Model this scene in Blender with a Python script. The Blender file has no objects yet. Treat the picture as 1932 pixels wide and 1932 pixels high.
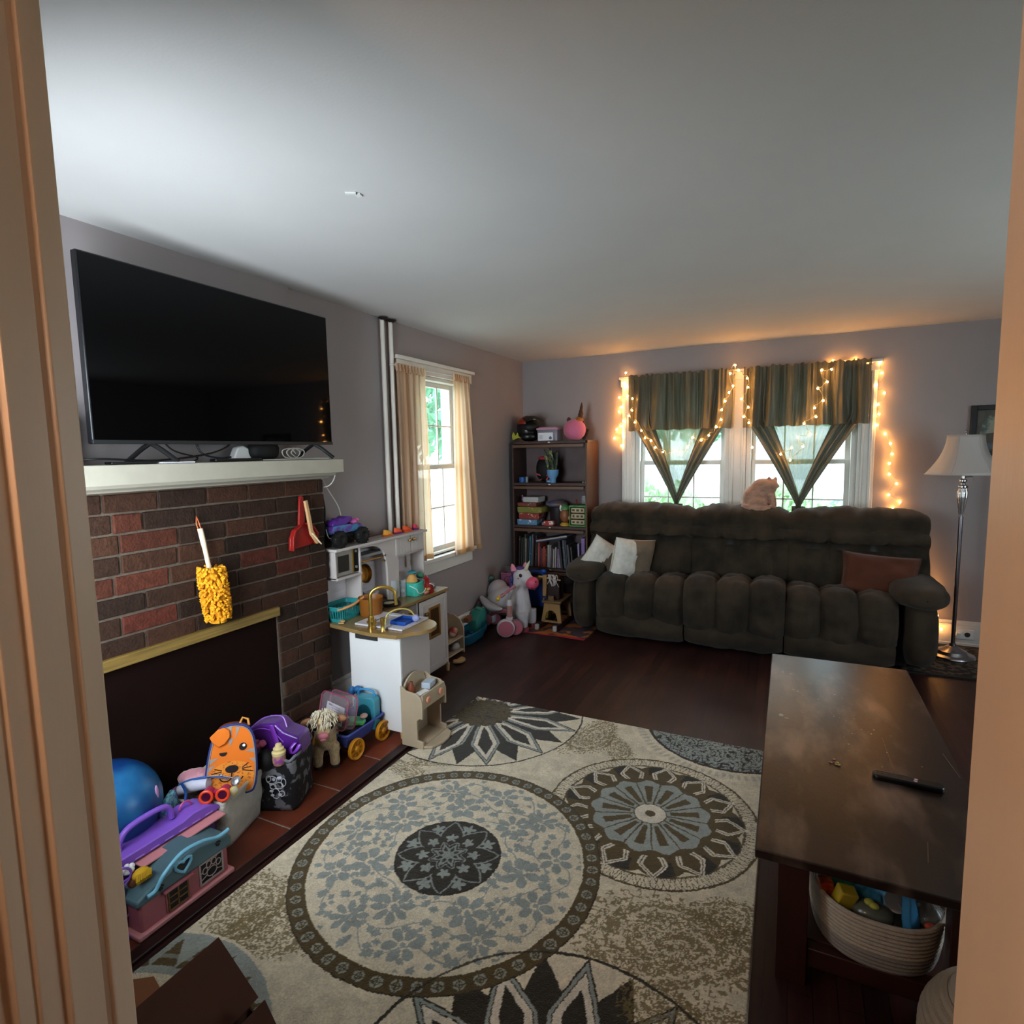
import bpy, math, random
from mathutils import Vector, Matrix, Euler, noise as mnoise
import numpy as np
rnd = random.Random(7)
PI = math.pi
S = bpy.context.scene
COL = S.collection
R_ = math.radians

# ------------------------------------------------------------------ colours and materials
def lin(c):
    if isinstance(c, str):
        c = c.lstrip('#'); c = [int(c[i:i+2], 16)/255 for i in (0, 2, 4)]
    return tuple((x/12.92 if x <= .04045 else ((x+.055)/1.055)**2.4) for x in c)
MATS = {}
def mat(name, c='#808080', rough=.6, metal=0., var=0., vs=30., bump=0., bs=80., coat=0., sheen=0., alpha=1., emit=None, es=0.,
        attr=False, spec=.5, trans=0., c2=None, mixs=8., mixlo=.45, mixhi=.6, stretch=None):
    if name in MATS: return MATS[name]
    m = bpy.data.materials.new(name); m.use_nodes = True
    nt = m.node_tree; N = nt.nodes; L = nt.links
    b = N['Principled BSDF']; col = (*lin(c), 1)
    b.inputs['Base Color'].default_value = col
    b.inputs['Roughness'].default_value = rough
    b.inputs['Metallic'].default_value = metal
    b.inputs['Specular IOR Level'].default_value = spec
    b.inputs['Coat Weight'].default_value = coat
    b.inputs['Coat Roughness'].default_value = .15
    b.inputs['Sheen Weight'].default_value = sheen
    b.inputs['Transmission Weight'].default_value = trans
    if emit: b.inputs['Emission Color'].default_value = (*lin(emit), 1); b.inputs['Emission Strength'].default_value = es
    tc = N.new('ShaderNodeTexCoord'); vec = tc.outputs['Object']
    if stretch:
        mp = N.new('ShaderNodeMapping'); mp.inputs['Scale'].default_value = stretch; L.new(vec, mp.inputs['Vector']); vec = mp.outputs['Vector']
    src = None
    if attr:
        a = N.new('ShaderNodeAttribute'); a.attribute_name = 'Col'; src = a.outputs['Color']
    if c2:
        n = N.new('ShaderNodeTexNoise'); n.inputs['Scale'].default_value = mixs; n.inputs['Detail'].default_value = 6; L.new(vec, n.inputs['Vector'])
        r = N.new('ShaderNodeMapRange'); r.inputs['From Min'].default_value = mixlo; r.inputs['From Max'].default_value = mixhi
        L.new(n.outputs['Fac'], r.inputs['Value'])
        mx = N.new('ShaderNodeMix'); mx.data_type = 'RGBA'; mx.inputs['A'].default_value = col; mx.inputs['B'].default_value = (*lin(c2), 1)
        if src: L.new(src, mx.inputs['A'])
        L.new(r.outputs['Result'], mx.inputs['Factor']); src = mx.outputs['Result']
    if var:
        n = N.new('ShaderNodeTexNoise'); n.inputs['Scale'].default_value = vs; n.inputs['Detail'].default_value = 5; L.new(vec, n.inputs['Vector'])
        r = N.new('ShaderNodeMapRange'); r.inputs['From Min'].default_value = .25; r.inputs['From Max'].default_value = .75
        r.inputs['To Min'].default_value = 1-var; r.inputs['To Max'].default_value = 1+var
        L.new(n.outputs['Fac'], r.inputs['Value'])
        mx = N.new('ShaderNodeVectorMath'); mx.operation = 'SCALE'
        if src: L.new(src, mx.inputs[0])
        else: mx.inputs[0].default_value = col[:3]
        L.new(r.outputs['Result'], mx.inputs['Scale']); src = mx.outputs['Vector']
    if src: L.new(src, b.inputs['Base Color'])
    if bump:
        n = N.new('ShaderNodeTexNoise'); n.inputs['Scale'].default_value = bs; n.inputs['Detail'].default_value = 4; L.new(vec, n.inputs['Vector'])
        bp = N.new('ShaderNodeBump'); bp.inputs['Strength'].default_value = bump; bp.inputs['Distance'].default_value = .004
        L.new(n.outputs['Fac'], bp.inputs['Height']); L.new(bp.outputs['Normal'], b.inputs['Normal'])
    if alpha < 1: b.inputs['Alpha'].default_value = alpha
    MATS[name] = m
    return m
def sheer(name, c, tr=.4, opaq=.6, stripes=None):
    """thin cloth: diffuse + translucent, partly see-through"""
    m = bpy.data.materials.new(name); m.use_nodes = True; nt = m.node_tree; N = nt.nodes; L = nt.links
    N.remove(N['Principled BSDF']); out = N['Material Output']
    d = N.new('ShaderNodeBsdfPrincipled'); d.inputs['Roughness'].default_value = .42
    d.inputs['Sheen Weight'].default_value = .35
    t = N.new('ShaderNodeBsdfTranslucent'); tp = N.new('ShaderNodeBsdfTransparent')
    d.inputs['Base Color'].default_value = (*lin(c), 1); t.inputs['Color'].default_value = (*lin(c), 1)
    if stripes:
        tc = N.new('ShaderNodeTexCoord'); mp = N.new('ShaderNodeMapping'); mp.inputs['Scale'].default_value = stripes[2]
        n = N.new('ShaderNodeTexNoise'); n.inputs['Scale'].default_value = 1; n.inputs['Detail'].default_value = 3
        mx = N.new('ShaderNodeMix'); mx.data_type = 'RGBA'; mx.inputs['A'].default_value = (*lin(c), 1); mx.inputs['B'].default_value = (*lin(stripes[0]), 1)
        r = N.new('ShaderNodeMapRange'); r.inputs['From Min'].default_value = stripes[1]; r.inputs['From Max'].default_value = stripes[1]+.1
        L.new(tc.outputs['Object'], mp.inputs['Vector']); L.new(mp.outputs['Vector'], n.inputs['Vector']); L.new(n.outputs['Fac'], r.inputs['Value'])
        L.new(r.outputs['Result'], mx.inputs['Factor']); L.new(mx.outputs['Result'], d.inputs['Base Color']); L.new(mx.outputs['Result'], t.inputs['Color'])
    a = N.new('ShaderNodeMixShader'); a.inputs[0].default_value = tr; L.new(d.outputs[0], a.inputs[1]); L.new(t.outputs[0], a.inputs[2])
    b = N.new('ShaderNodeMixShader'); b.inputs[0].default_value = opaq; L.new(tp.outputs[0], b.inputs[1]); L.new(a.outputs[0], b.inputs[2])
    L.new(b.outputs[0], out.inputs[0]); MATS[name] = m
    return m
def thinglass(name, tint=(1, 1, 1), gloss=.08, rough=.02):
    m = bpy.data.materials.new(name); m.use_nodes = True; nt = m.node_tree; N = nt.nodes; L = nt.links
    N.remove(N['Principled BSDF']); out = N['Material Output']
    tp = N.new('ShaderNodeBsdfTransparent'); tp.inputs['Color'].default_value = (*tint, 1)
    g = N.new('ShaderNodeBsdfGlossy'); g.inputs['Roughness'].default_value = rough
    a = N.new('ShaderNodeMixShader'); a.inputs[0].default_value = gloss
    L.new(tp.outputs[0], a.inputs[1]); L.new(g.outputs[0], a.inputs[2]); L.new(a.outputs[0], out.inputs[0]); MATS[name] = m
    return m

# ------------------------------------------------------------------ mesh builder
def M4(loc=(0, 0, 0), rot=(0, 0, 0), sc=(1, 1, 1)):
    return Matrix.Translation(Vector(loc)) @ Euler([R_(a) for a in rot]).to_matrix().to_4x4() @ Matrix.Diagonal((*sc, 1))
def aim(d):
    return Vector(d).normalized().to_track_quat('Z', 'Y').to_matrix().to_4x4()
class MB:
    def __init__(s): s.v = []; s.f = []; s.m = []; s.c = []; s.mi = 0; s.col = (1, 1, 1); s.X = Matrix.Identity(4)
    def add(s, vs, fs):
        o = len(s.v); s.v += [tuple(s.X @ Vector(p)) for p in vs]
        for f in fs: s.f.append([i+o for i in f]); s.m.append(s.mi); s.c.append(s.col)
        return s
    def box(s, x0, x1, y0, y1, z0, z1):
        if x0 > x1: x0, x1 = x1, x0
        if y0 > y1: y0, y1 = y1, y0
        if z0 > z1: z0, z1 = z1, z0
        return s.add([(x0, y0, z0), (x1, y0, z0), (x1, y1, z0), (x0, y1, z0), (x0, y0, z1), (x1, y0, z1), (x1, y1, z1), (x0, y1, z1)],
              [(0, 3, 2, 1), (4, 5, 6, 7), (0, 1, 5, 4), (1, 2, 6, 5), (2, 3, 7, 6), (3, 0, 4, 7)])
    def bx(s, c, sz, rot=(0, 0, 0)):
        X = s.X; s.X = X @ M4(c, rot); s.box(-sz[0]/2, sz[0]/2, -sz[1]/2, sz[1]/2, -sz[2]/2, sz[2]/2); s.X = X; return s
    def grid(s, fn, nu, nv, cu=False, cv=False, flip=False):
        vs = [fn(i/(nu if cu else nu-1), j/(nv if cv else nv-1)) for j in range(nv) for i in range(nu)]
        fs = []
        for j in range(nv if cv else nv-1):
            for i in range(nu if cu else nu-1):
                a = j*nu+i; b = j*nu+(i+1) % nu; c = ((j+1) % nv)*nu+(i+1) % nu; d = ((j+1) % nv)*nu+i
                fs.append((a, d, c, b) if flip else (a, b, c, d))
        return s.add(vs, fs)
    def tube(s, pts, r, n=8, closed=False):
        pts = [Vector(p) for p in pts]; k = len(pts); rs = r if isinstance(r, (list, tuple)) else [r]*k
        up = None; rings = []
        for i, p in enumerate(pts):
            a = pts[(i-1) % k] if (i or closed) else p; b = pts[(i+1) % k] if (i < k-1 or closed) else p
            t = (b-a)
            t = t.normalized() if t.length > 1e-9 else Vector((0, 0, 1))
            if up is None: up = t.orthogonal().normalized()
            up = (up - t*up.dot(t))
            up = up.normalized() if up.length > 1e-6 else t.orthogonal().normalized()
            w = t.cross(up)
            rings.append([p+(up*math.cos(2*PI*q/n)+w*math.sin(2*PI*q/n))*rs[i] for q in range(n)])
        vs = [q for g in rings for q in g]; fs = []
        for i in range(k if closed else k-1):
            for q in range(n):
                a = i*n+q; b = i*n+(q+1) % n; c = ((i+1) % k)*n+(q+1) % n; d = ((i+1) % k)*n+q
                fs.append((a, b, c, d))
        if not closed: fs.append(tuple(range(n))[::-1]); fs.append(tuple((k-1)*n+q for q in range(n)))
        return s.add(vs, fs)
    def lathe(s, prof, c=(0, 0, 0), n=24, rot=(0, 0, 0), X=None, sy=1., cap=True):
        X0 = s.X; s.X = X0 @ (X if X is not None else M4(c, rot)); k = len(prof)
        vs = [(r*math.cos(2*PI*q/n), r*sy*math.sin(2*PI*q/n), z) for r, z in prof for q in range(n)]; fs = []
        for i in range(k-1):
            for q in range(n): fs.append((i*n+q, i*n+(q+1) % n, (i+1)*n+(q+1) % n, (i+1)*n+q))
        if cap:
            if prof[0][0] > 1e-5: fs.append(tuple(range(n))[::-1])
            if prof[-1][0] > 1e-5: fs.append(tuple((k-1)*n+q for q in range(n)))
        s.add(vs, fs); s.X = X0; return s
    def cyl(s, a, b, r, n=16, r2=None):
        a = Vector(a); b = Vector(b); h = (b-a).length
        return s.lathe([(r, 0), (r if r2 is None else r2, h)], X=Matrix.Translation(a) @ aim(b-a), n=n)
    def ell(s, c, r, rot=(0, 0, 0), nu=20, nv=12, e=1., e2=1.):
        X0 = s.X; s.X = X0 @ M4(c, rot)
        if not isinstance(r, (tuple, list)): r = (r, r, r)
        sg = lambda x, p: math.copysign(abs(x)**p, x)
        def fn(u, v):
            a = u*2*PI; b = (v-.5)*PI*.9999
            return (r[0]*sg(math.cos(b), e)*sg(math.cos(a), e2), r[1]*sg(math.cos(b), e)*sg(math.sin(a), e2), r[2]*sg(math.sin(b), e))
        s.grid(fn, nu, nv, cu=True); s.X = X0; return s
    def prism(s, poly, h0, h1, X=None, c=(0, 0, 0), rot=(0, 0, 0)):
        X0 = s.X; s.X = X0 @ (X if X is not None else M4(c, rot)); n = len(poly)
        a = sum(poly[i][0]*poly[(i+1) % n][1]-poly[(i+1) % n][0]*poly[i][1] for i in range(n))
        if a < 0: poly = poly[::-1]
        s.add([(x, y, h0) for x, y in poly]+[(x, y, h1) for x, y in poly],
              [tuple(range(n))[::-1], tuple(range(n, 2*n))]+[(i, (i+1) % n, n+(i+1) % n, n+i) for i in range(n)])
        s.X = X0; return s
    def build(s, name, material, parent=None, smooth=35, bevel=0., seg=2, sub=0, solid=0., remesh=0., disp=None, world=True, kind=None, origin=None, lap=0):
        me = bpy.data.meshes.new(name)
        root = parent
        while root is not None and root.parent is not None: root = root.parent
        V = s.v
        if parent is not None and world: off = Vector(root.location)
        elif parent is None:
            xs, ys, zs = zip(*V); off = Vector(origin) if origin else Vector(((min(xs)+max(xs))/2, (min(ys)+max(ys))/2, min(zs)))
        else: off = Vector((0, 0, 0))
        me.from_pydata([(x-off.x, y-off.y, z-off.z) for x, y, z in V], [], s.f)
        ms = material if isinstance(material, (list, tuple)) else [material]
        for m in ms: me.materials.append(m)
        if len(ms) > 1: me.polygons.foreach_set('material_index', s.m)
        if any(c != (1, 1, 1) for c in s.c):
            at = me.color_attributes.new('Col', 'FLOAT_COLOR', 'CORNER'); buf = []
            for f, c in zip(s.f, s.c): buf += [c[0], c[1], c[2], 1.]*len(f)
            at.data.foreach_set('color', buf)
        me.update()
        if smooth:
            me.polygons.foreach_set('use_smooth', [True]*len(me.polygons))
            if not (sub or remesh): me.set_sharp_from_angle(angle=R_(smooth))
        o = bpy.data.objects.new(name, me); COL.objects.link(o)
        if parent is not None: o.parent = parent
        else: o.location = off
        if remesh:
            md = o.modifiers.new('r', 'REMESH'); md.mode = 'VOXEL'; md.voxel_size = remesh; md.use_smooth_shade = True
            md = o.modifiers.new('s', 'SMOOTH'); md.factor = .6; md.iterations = lap or 8
        if solid: md = o.modifiers.new('t', 'SOLIDIFY'); md.thickness = solid; md.offset = 0
        if bevel: md = o.modifiers.new('b', 'BEVEL'); md.width = bevel; md.segments = seg; md.limit_method = 'ANGLE'; md.angle_limit = R_(40)
        if sub: md = o.modifiers.new('u', 'SUBSURF'); md.levels = sub; md.render_levels = sub
        if disp:
            tx = bpy.data.textures.new(name, 'CLOUDS'); tx.noise_scale = disp[0]; tx.noise_depth = 2
            md = o.modifiers.new('d', 'DISPLACE'); md.texture = tx; md.strength = disp[1]; md.mid_level = .5; md.texture_coords = 'LOCAL'
        if kind: o['kind'] = kind
        return o
def thing(name, label, cat, loc=(0, 0, 0), rot=(0, 0, 0), group=None):
    o = bpy.data.objects.new(name, None); COL.objects.link(o); o.empty_display_size = .05
    o.location = loc; o.rotation_euler = [R_(a) for a in rot]
    return tag(o, label, cat, group)
def tag(o, label, cat, group=None):
    o['label'] = label; o['category'] = cat
    if group: o['group'] = group
    return o
def copy_tree(o, parent=None):
    c = o.copy(); COL.objects.link(c); c.parent = parent
    for ch in o.children: copy_tree(ch, c)
    return c
def arc(c, r, a0, a1, n=8, ry=None):
    return [(c[0]+r*math.cos(R_(a0+(a1-a0)*i/n)), c[1]+(ry or r)*math.sin(R_(a0+(a1-a0)*i/n))) for i in range(n+1)]
def rrect(w, h, r, n=5, cx=0, cy=0):
    p = []
    for sx, sy, a in ((1, 1, 0), (-1, 1, 90), (-1, -1, 180), (1, -1, 270)):
        p += arc((cx+sx*(w/2-r), cy+sy*(h/2-r)), r, a, a+90, n)
    return p
def spline(pts, n=6):
    P = [Vector(p) for p in pts]; out = []
    for i in range(len(P)-1):
        a = P[max(i-1, 0)]; b = P[i]; c = P[i+1]; d = P[min(i+2, len(P)-1)]
        for k in range(n):
            t = k/n
            out.append(.5*((2*b)+(c-a)*t+(2*a-5*b+4*c-d)*t*t+(3*b-a-3*c+d)*t**3))
    out.append(P[-1]); return out
# plane facings: map 2D (u,v) prism with height h onto world planes
XP = Matrix(((0, 0, 1, 0), (1, 0, 0, 0), (0, 1, 0, 0), (0, 0, 0, 1)))   # (u,v,h)->(x=h,y=u,z=v)
YP = Matrix(((1, 0, 0, 0), (0, 0, 1, 0), (0, 1, 0, 0), (0, 0, 0, 1)))   # (u,v,h)->(x=u,y=h,z=v)
# ------------------------------------------------------------------ camera
cam = bpy.data.cameras.new('camera'); co = bpy.data.objects.new('camera', cam); COL.objects.link(co); S.camera = co
cam.sensor_width = 36; cam.lens = 36*1084/1932; cam.clip_start = .02; cam.clip_end = 200
M = Matrix([[0.901247, -0.029123, 0.432327], [0.432924, 0.102448, -0.89559], [-0.018208, 0.994312, 0.104939]]).to_4x4()
co.matrix_world = Matrix.Translation((0, 0, 1.5)) @ M

# ------------------------------------------------------------------ shared materials
wallp = mat('wall_paint', '#978f90', .75, bump=.05, bs=250, var=.03, vs=3)
ceilp = mat('ceiling_paint', '#c9c7c6', .8, bump=.08, bs=120, var=.03, vs=2)
trimw = mat('trim_white', '#d9d6d0', .35, var=.03, vs=10)
hallw = mat('jamb_paint', '#d4bda4', .4, bump=.12, bs=60, var=.04, vs=12, stretch=(1, 1, .2))
blackp = mat('black_plastic', '#101012', .35)
blackm = mat('black_matte', '#0c0c0d', .7)
whitep = mat('white_plastic', '#e4e4e2', .35)
goldm = mat('gold_metal', '#c9a75a', .3, .9)
chrome = mat('brushed_chrome', '#b4b2b4', .25, 1.)
woodl = mat('light_wood', '#c0a075', .5, var=.12, vs=6, stretch=(1, 8, 8))
glass = thinglass('window_glass', (.98, 1, .99), .06)

# ------------------------------------------------------------------ floor: dark red-brown boards
def floor_mat():
    m = bpy.data.materials.new('floor_boards'); m.use_nodes = True; nt = m.node_tree; N = nt.nodes; L = nt.links; b = N['Principled BSDF']
    tc = N.new('ShaderNodeTexCoord'); mp = N.new('ShaderNodeMapping'); mp.inputs['Rotation'].default_value = (0, 0, PI/2)
    br = N.new('ShaderNodeTexBrick'); br.inputs['Scale'].default_value = 1; br.inputs['Brick Width'].default_value = 1.1; br.inputs['Row Height'].default_value = .062
    br.inputs['Mortar Size'].default_value = .0012; br.inputs['Color1'].default_value = (*lin('#3a1d19'), 1); br.inputs['Color2'].default_value = (*lin('#2a1412'), 1)
    br.inputs['Mortar'].default_value = (*lin('#0c0606'), 1); br.offset = .37
    L.new(tc.outputs['Object'], mp.inputs[0]); L.new(mp.outputs[0], br.inputs['Vector'])
    n = N.new('ShaderNodeTexNoise'); n.inputs['Scale'].default_value = 3; n.inputs['Detail'].default_value = 8
    m2 = N.new('ShaderNodeMapping'); m2.inputs['Scale'].default_value = (14, 1.2, 1); L.new(tc.outputs['Object'], m2.inputs[0]); L.new(m2.outputs[0], n.inputs['Vector'])
    r = N.new('ShaderNodeMapRange'); r.inputs['From Min'].default_value = .3; r.inputs['From Max'].default_value = .7; r.inputs['To Min'].default_value = .6; r.inputs['To Max'].default_value = 1.35
    L.new(n.outputs['Fac'], r.inputs['Value']); v = N.new('ShaderNodeVectorMath'); v.operation = 'SCALE'
    L.new(br.outputs['Color'], v.inputs[0]); L.new(r.outputs[0], v.inputs['Scale']); L.new(v.outputs[0], b.inputs['Base Color'])
    n2 = N.new('ShaderNodeTexNoise'); n2.inputs['Scale'].default_value = 2.5; n2.inputs['Detail'].default_value = 6; L.new(tc.outputs['Object'], n2.inputs['Vector'])
    r2 = N.new('ShaderNodeMapRange'); r2.inputs['To Min'].default_value = .22; r2.inputs['To Max'].default_value = .6; L.new(n2.outputs['Fac'], r2.inputs['Value']); L.new(r2.outputs[0], b.inputs['Roughness'])
    bp = N.new('ShaderNodeBump'); bp.inputs['Strength'].default_value = .25; bp.inputs['Distance'].default_value = .003; L.new(br.outputs['Fac'], bp.inputs['Height']); bp.invert = True; L.new(bp.outputs[0], b.inputs['Normal'])
    return m
MB().box(-2.6, 2.8, -2.2, 5.45, -.12, 0).build('floor', floor_mat(), kind='structure')
MB().box(-2.6, 2.8, -2.2, 5.45, 2.36, 2.5).build('ceiling', ceilp, kind='structure')
# left wall with window opening (y 3.35..4.02, z .74..2.06)
XL = -2.37
w = MB()
w.box(-2.55, XL, .3, 3.36, 0, 2.36); w.box(-2.55, XL, 4.02, 5.4, 0, 2.36); w.box(-2.55, XL, 3.36, 4.02, 0, .74); w.box(-2.55, XL, 3.36, 4.02, 2.05, 2.36)
w.build('wall_left', wallp, kind='structure')
w = MB(); w.box(-2.372, -2.345, .5, 2.26, 1.46, 2.36); w.build('wall_chimney', wallp, kind='structure')
# back wall: two openings
YB = 5.2
w = MB()
for a, b in ((-2.55, -1.26), (-.46, -.33), (.47, 2.75)): w.box(a, b, YB, 5.36, 0, 2.36)
for a, b in ((-1.26, -.46), (-.33, .47)): w.box(a, b, YB, 5.36, 0, .72); w.box(a, b, YB, 5.36, 2.06, 2.36)
w.build('wall_back', wallp, kind='structure')
w = MB()
w.box(2.6, 2.75, -2.2, 1.9, 0, 2.36); w.box(2.6, 2.75, 3.3, 5.4, 0, 2.36); w.box(2.6, 2.75, 1.9, 3.3, 0, .7); w.box(2.6, 2.75, 1.9, 3.3, 2.0, 2.36)
w.build('wall_right', wallp, kind='structure')
w = MB()
for a, b, c, d in ((1.9, 1.95, .7, 2.0), (3.25, 3.3, .7, 2.0), (1.95, 3.25, .7, .75), (1.95, 3.25, 1.95, 2.0), (2.575, 2.625, .75, 1.95)): w.box(2.62, 2.68, a, b, c, d)
o = w.build('window_5', trimw, kind='structure', bevel=.004)  # unseen window, added so the fill light has an opening here
# wall with the doorway we look through; it has a window of its own beyond the door casing
w = MB()
w.box(-2.55, -2.15, .38, .48, 0, 2.36); w.box(-2.15, -1.15, .38, .48, 0, .75); w.box(-2.15, -1.15, .38, .48, 1.95, 2.36)
w.box(-1.15, -.96, .38, .48, 0, 2.36); w.box(.15, 2.7, .38, .48, 0, 2.36); w.box(-.96, .15, .38, .48, 2.2, 2.36)
w.build('wall_front', wallp, kind='structure')
w = MB(); w.box(-1.25, -1.15, -2.2, .38, 0, 2.36); w.build('wall_hall_side', hallw, kind='structure')
w = MB(); w.box(1.0, 1.1, -2.2, .38, 0, 2.36); w.build('wall_hall_far', hallw, kind='structure')
w = MB(); w.box(-1.25, 1.1, -2.3, -2.2, 0, 2.36); w.build('wall_hall_back', hallw, kind='structure')
# window of the front wall (outside the picture, it lights the toys and the ceiling)
w = MB()
for a, b, c, d in ((-2.15, -2.1, .75, 1.95), (-1.2, -1.15, .75, 1.95), (-2.1, -1.2, .75, .8), (-2.1, -1.2, 1.9, 1.95), (-2.1, -1.2, 1.33, 1.37)): w.box(a, b, .4, .45, c, d)
o = w.build('window_4', trimw, kind='structure', bevel=.004)
MB().box(-2.1, -1.2, .42, .425, .8, 1.9).build('pane', glass, o)

# door casings
w = MB()
prof = [(-.92, .484), (-.92, .455), (-.926, .452), (-.93, .447), (-.932, .405), (-.945, .402), (-.948, .375), (-.956, .372), (-.957, .352), (-.975, .35), (-.98, .30), (-1.05, .30), (-1.06, .378), (-.96, .378), (-.96, .484)]
w.prism(prof, 0, 2.25); w.build('door_1', hallw, smooth=0, kind='structure', bevel=.002)
w = MB()
prof = [(.121, .484), (.121, .37), (.123, .30), (.135, .295), (.21, .295), (.21, .378), (.15, .378), (.15, .484)]
w.prism(prof, 0, 2.25); w.build('door_2', hallw, smooth=0, kind='structure', bevel=.002)

# ------------------------------------------------------------------ trims
def baseboard(name, pts):
    w = MB()
    for (x0, x1, y0, y1, nx, ny) in pts:
        w.box(x0, x1, y0, y1, 0, .15); w.box(x0-nx*0, x1, y0, y1, .15, .16)
        if nx: w.box(x0, x0+(x1-x0)*.55, y0, y1, .16, .185); w.box(x0, x1+.008, y0, y1, 0, .02)
        if ny: w.box(x0, x1, y1-(y1-y0)*.55, y1, .16, .185); w.box(x0, x1, y0-.008, y1, 0, .02)
    return w.build(name, trimw, kind='structure', bevel=.003)
baseboard('baseboard_left', [(XL, XL+.018, 2.4, 5.18, 1, 0)])
baseboard('baseboard_back', [(XL+.02, 2.6, YB-.018, YB, 0, 1)])

# left window
w = MB()
w.box(XL, XL+.022, 3.17, 3.36, .72, 2.06); w.box(XL, XL+.022, 4.02, 4.12, .72, 2.06)      # side casings
w.box(XL, XL+.03, 3.15, 4.14, 2.05, 2.12); w.box(XL, XL+.05, 3.13, 4.16, 2.12, 2.145)      # head and cap
w.box(XL, XL+.05, 3.15, 4.14, .70, .73); w.box(XL, XL+.02, 3.19, 4.10, .61, .70)           # stool and apron
for a, b in ((3.36, 3.385), (3.995, 4.02)): w.box(-2.55, XL, a, b, .73, 2.05)
w.box(-2.55, XL, 3.36, 4.02, 2.025, 2.05); w.box(-2.55, XL, 3.36, 4.02, .73, .755)
o = w.build('window_1', trimw, kind='structure', bevel=.003)
def sash(parent, plane, a0, a1, z0, z1, d, nv=3, nh=2, t=.035):
    """plane 'x' -> sash in plane x=d spanning y a0..a1"""
    w = MB(); th = .028
    def bar(p, q, r, s, e=th):
        if plane == 'x': w.box(d-e, d, p, q, r, s)
        else: w.box(p, q, d, d+e, r, s)
    bar(a0, a0+t, z0, z1); bar(a1-t, a1, z0, z1); bar(a0+t, a1-t, z0, z0+t); bar(a0+t, a1-t, z1-t, z1)
    for i in range(1, nv): p = a0+t+(a1-a0-2*t)*i/nv; bar(p-.006, p+.006, z0+t, z1-t, .012)
    for i in range(1, nh): q = z0+t+(z1-z0-2*t)*i/nh; bar(a0+t, a1-t, q-.006, q+.006, .012)
    s_ = w.build('sash', trimw, parent, bevel=.002)
    g = MB()
    if plane == 'x': g.box(d-.017, d-.014, a0+t, a1-t, z0+t, z1-t)
    else: g.box(a0+t, a1-t, d+.014, d+.017, z0+t, z1-t)
    g.build('pane', glass, s_)
sash(o, 'x', 3.385, 3.995, .755, 1.41, -2.41); sash(o, 'x', 3.385, 3.995, 1.38, 2.025, -2.445)
# back windows share one casing
w = MB()
w.box(-1.375, -1.26, YB-.022, YB, .72, 2.06); w.box(.47, .585, YB-.022, YB, .72, 2.06); w.box(-.46, -.33, YB-.022, YB, .72, 2.06)
w.box(-1.385, .595, YB-.03, YB, 2.055, 2.12); w.box(-1.40, .61, YB-.045, YB, 2.12, 2.14); w.box(-1.40, .61, YB-.05, YB, .69, .72)
for a, b in ((-1.355, -1.335), (-1.30, -1.285), (.495, .51), (.545, .565), (-.44, -.425), (-.365, -.35)): w.box(a, b, YB-.032, YB, .72, 2.06)
o = w.build('trim_1', trimw, kind='structure', bevel=.003)
for k, (a, b) in enumerate(((-1.26, -.46), (-.33, .47))):
    w = MB()
    w.box(a, a+.04, YB, 5.33, .72, 2.055); w.box(b-.04, b, YB, 5.33, .72, 2.055); w.box(a, b, YB, 5.33, 2.03, 2.055); w.box(a, b, YB, 5.33, .72, .745)
    o = w.build('window_%d' % (k+2), trimw, kind='structure', bevel=.003)
    sash(o, 'y', a+.04, b-.04, .745, 1.39, 5.245); sash(o, 'y', a+.04, b-.04, 1.36, 2.03, 5.28)

# heating pipes
pipe = mat('pipe_paint', '#e0dad2', .4, bump=.1, bs=40)
iron = mat('dark_iron', '#3a3330', .5, .6)
for k, (yy, lab) in enumerate(((3.015, 'slim white painted heating pipe on the television side of the pair'), (3.10, 'slim white painted heating pipe beside the cream curtain'))):
    t = thing('heating_pipe', lab, 'pipe', (-2.343, yy, 0), group='heating pipes up the wall')
    MB().cyl((-2.343, yy, 0), (-2.343, yy, 2.352), .014).build('pipe_run', pipe, t)
    w = MB(); w.lathe([(.016, 2.338), (.018, 2.342), (.030, 2.349), (.030, 2.354), (.017, 2.357)], (-2.333, yy, 0), 20); w.build('ceiling_collar', iron, t)
t = MB(); t.bx((-1.33, 1.575, 2.356), (.035, .012, .006), (0, 0, 30)); t.bx((-1.318, 1.60, 2.357), (.02, .02, .004), (0, 0, 10))
tag(t.build('paint_chip', mat('chip', '#d8d8d6', .6)), 'tiny white paint chip peeling from the flat ceiling', 'paint chip')

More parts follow.
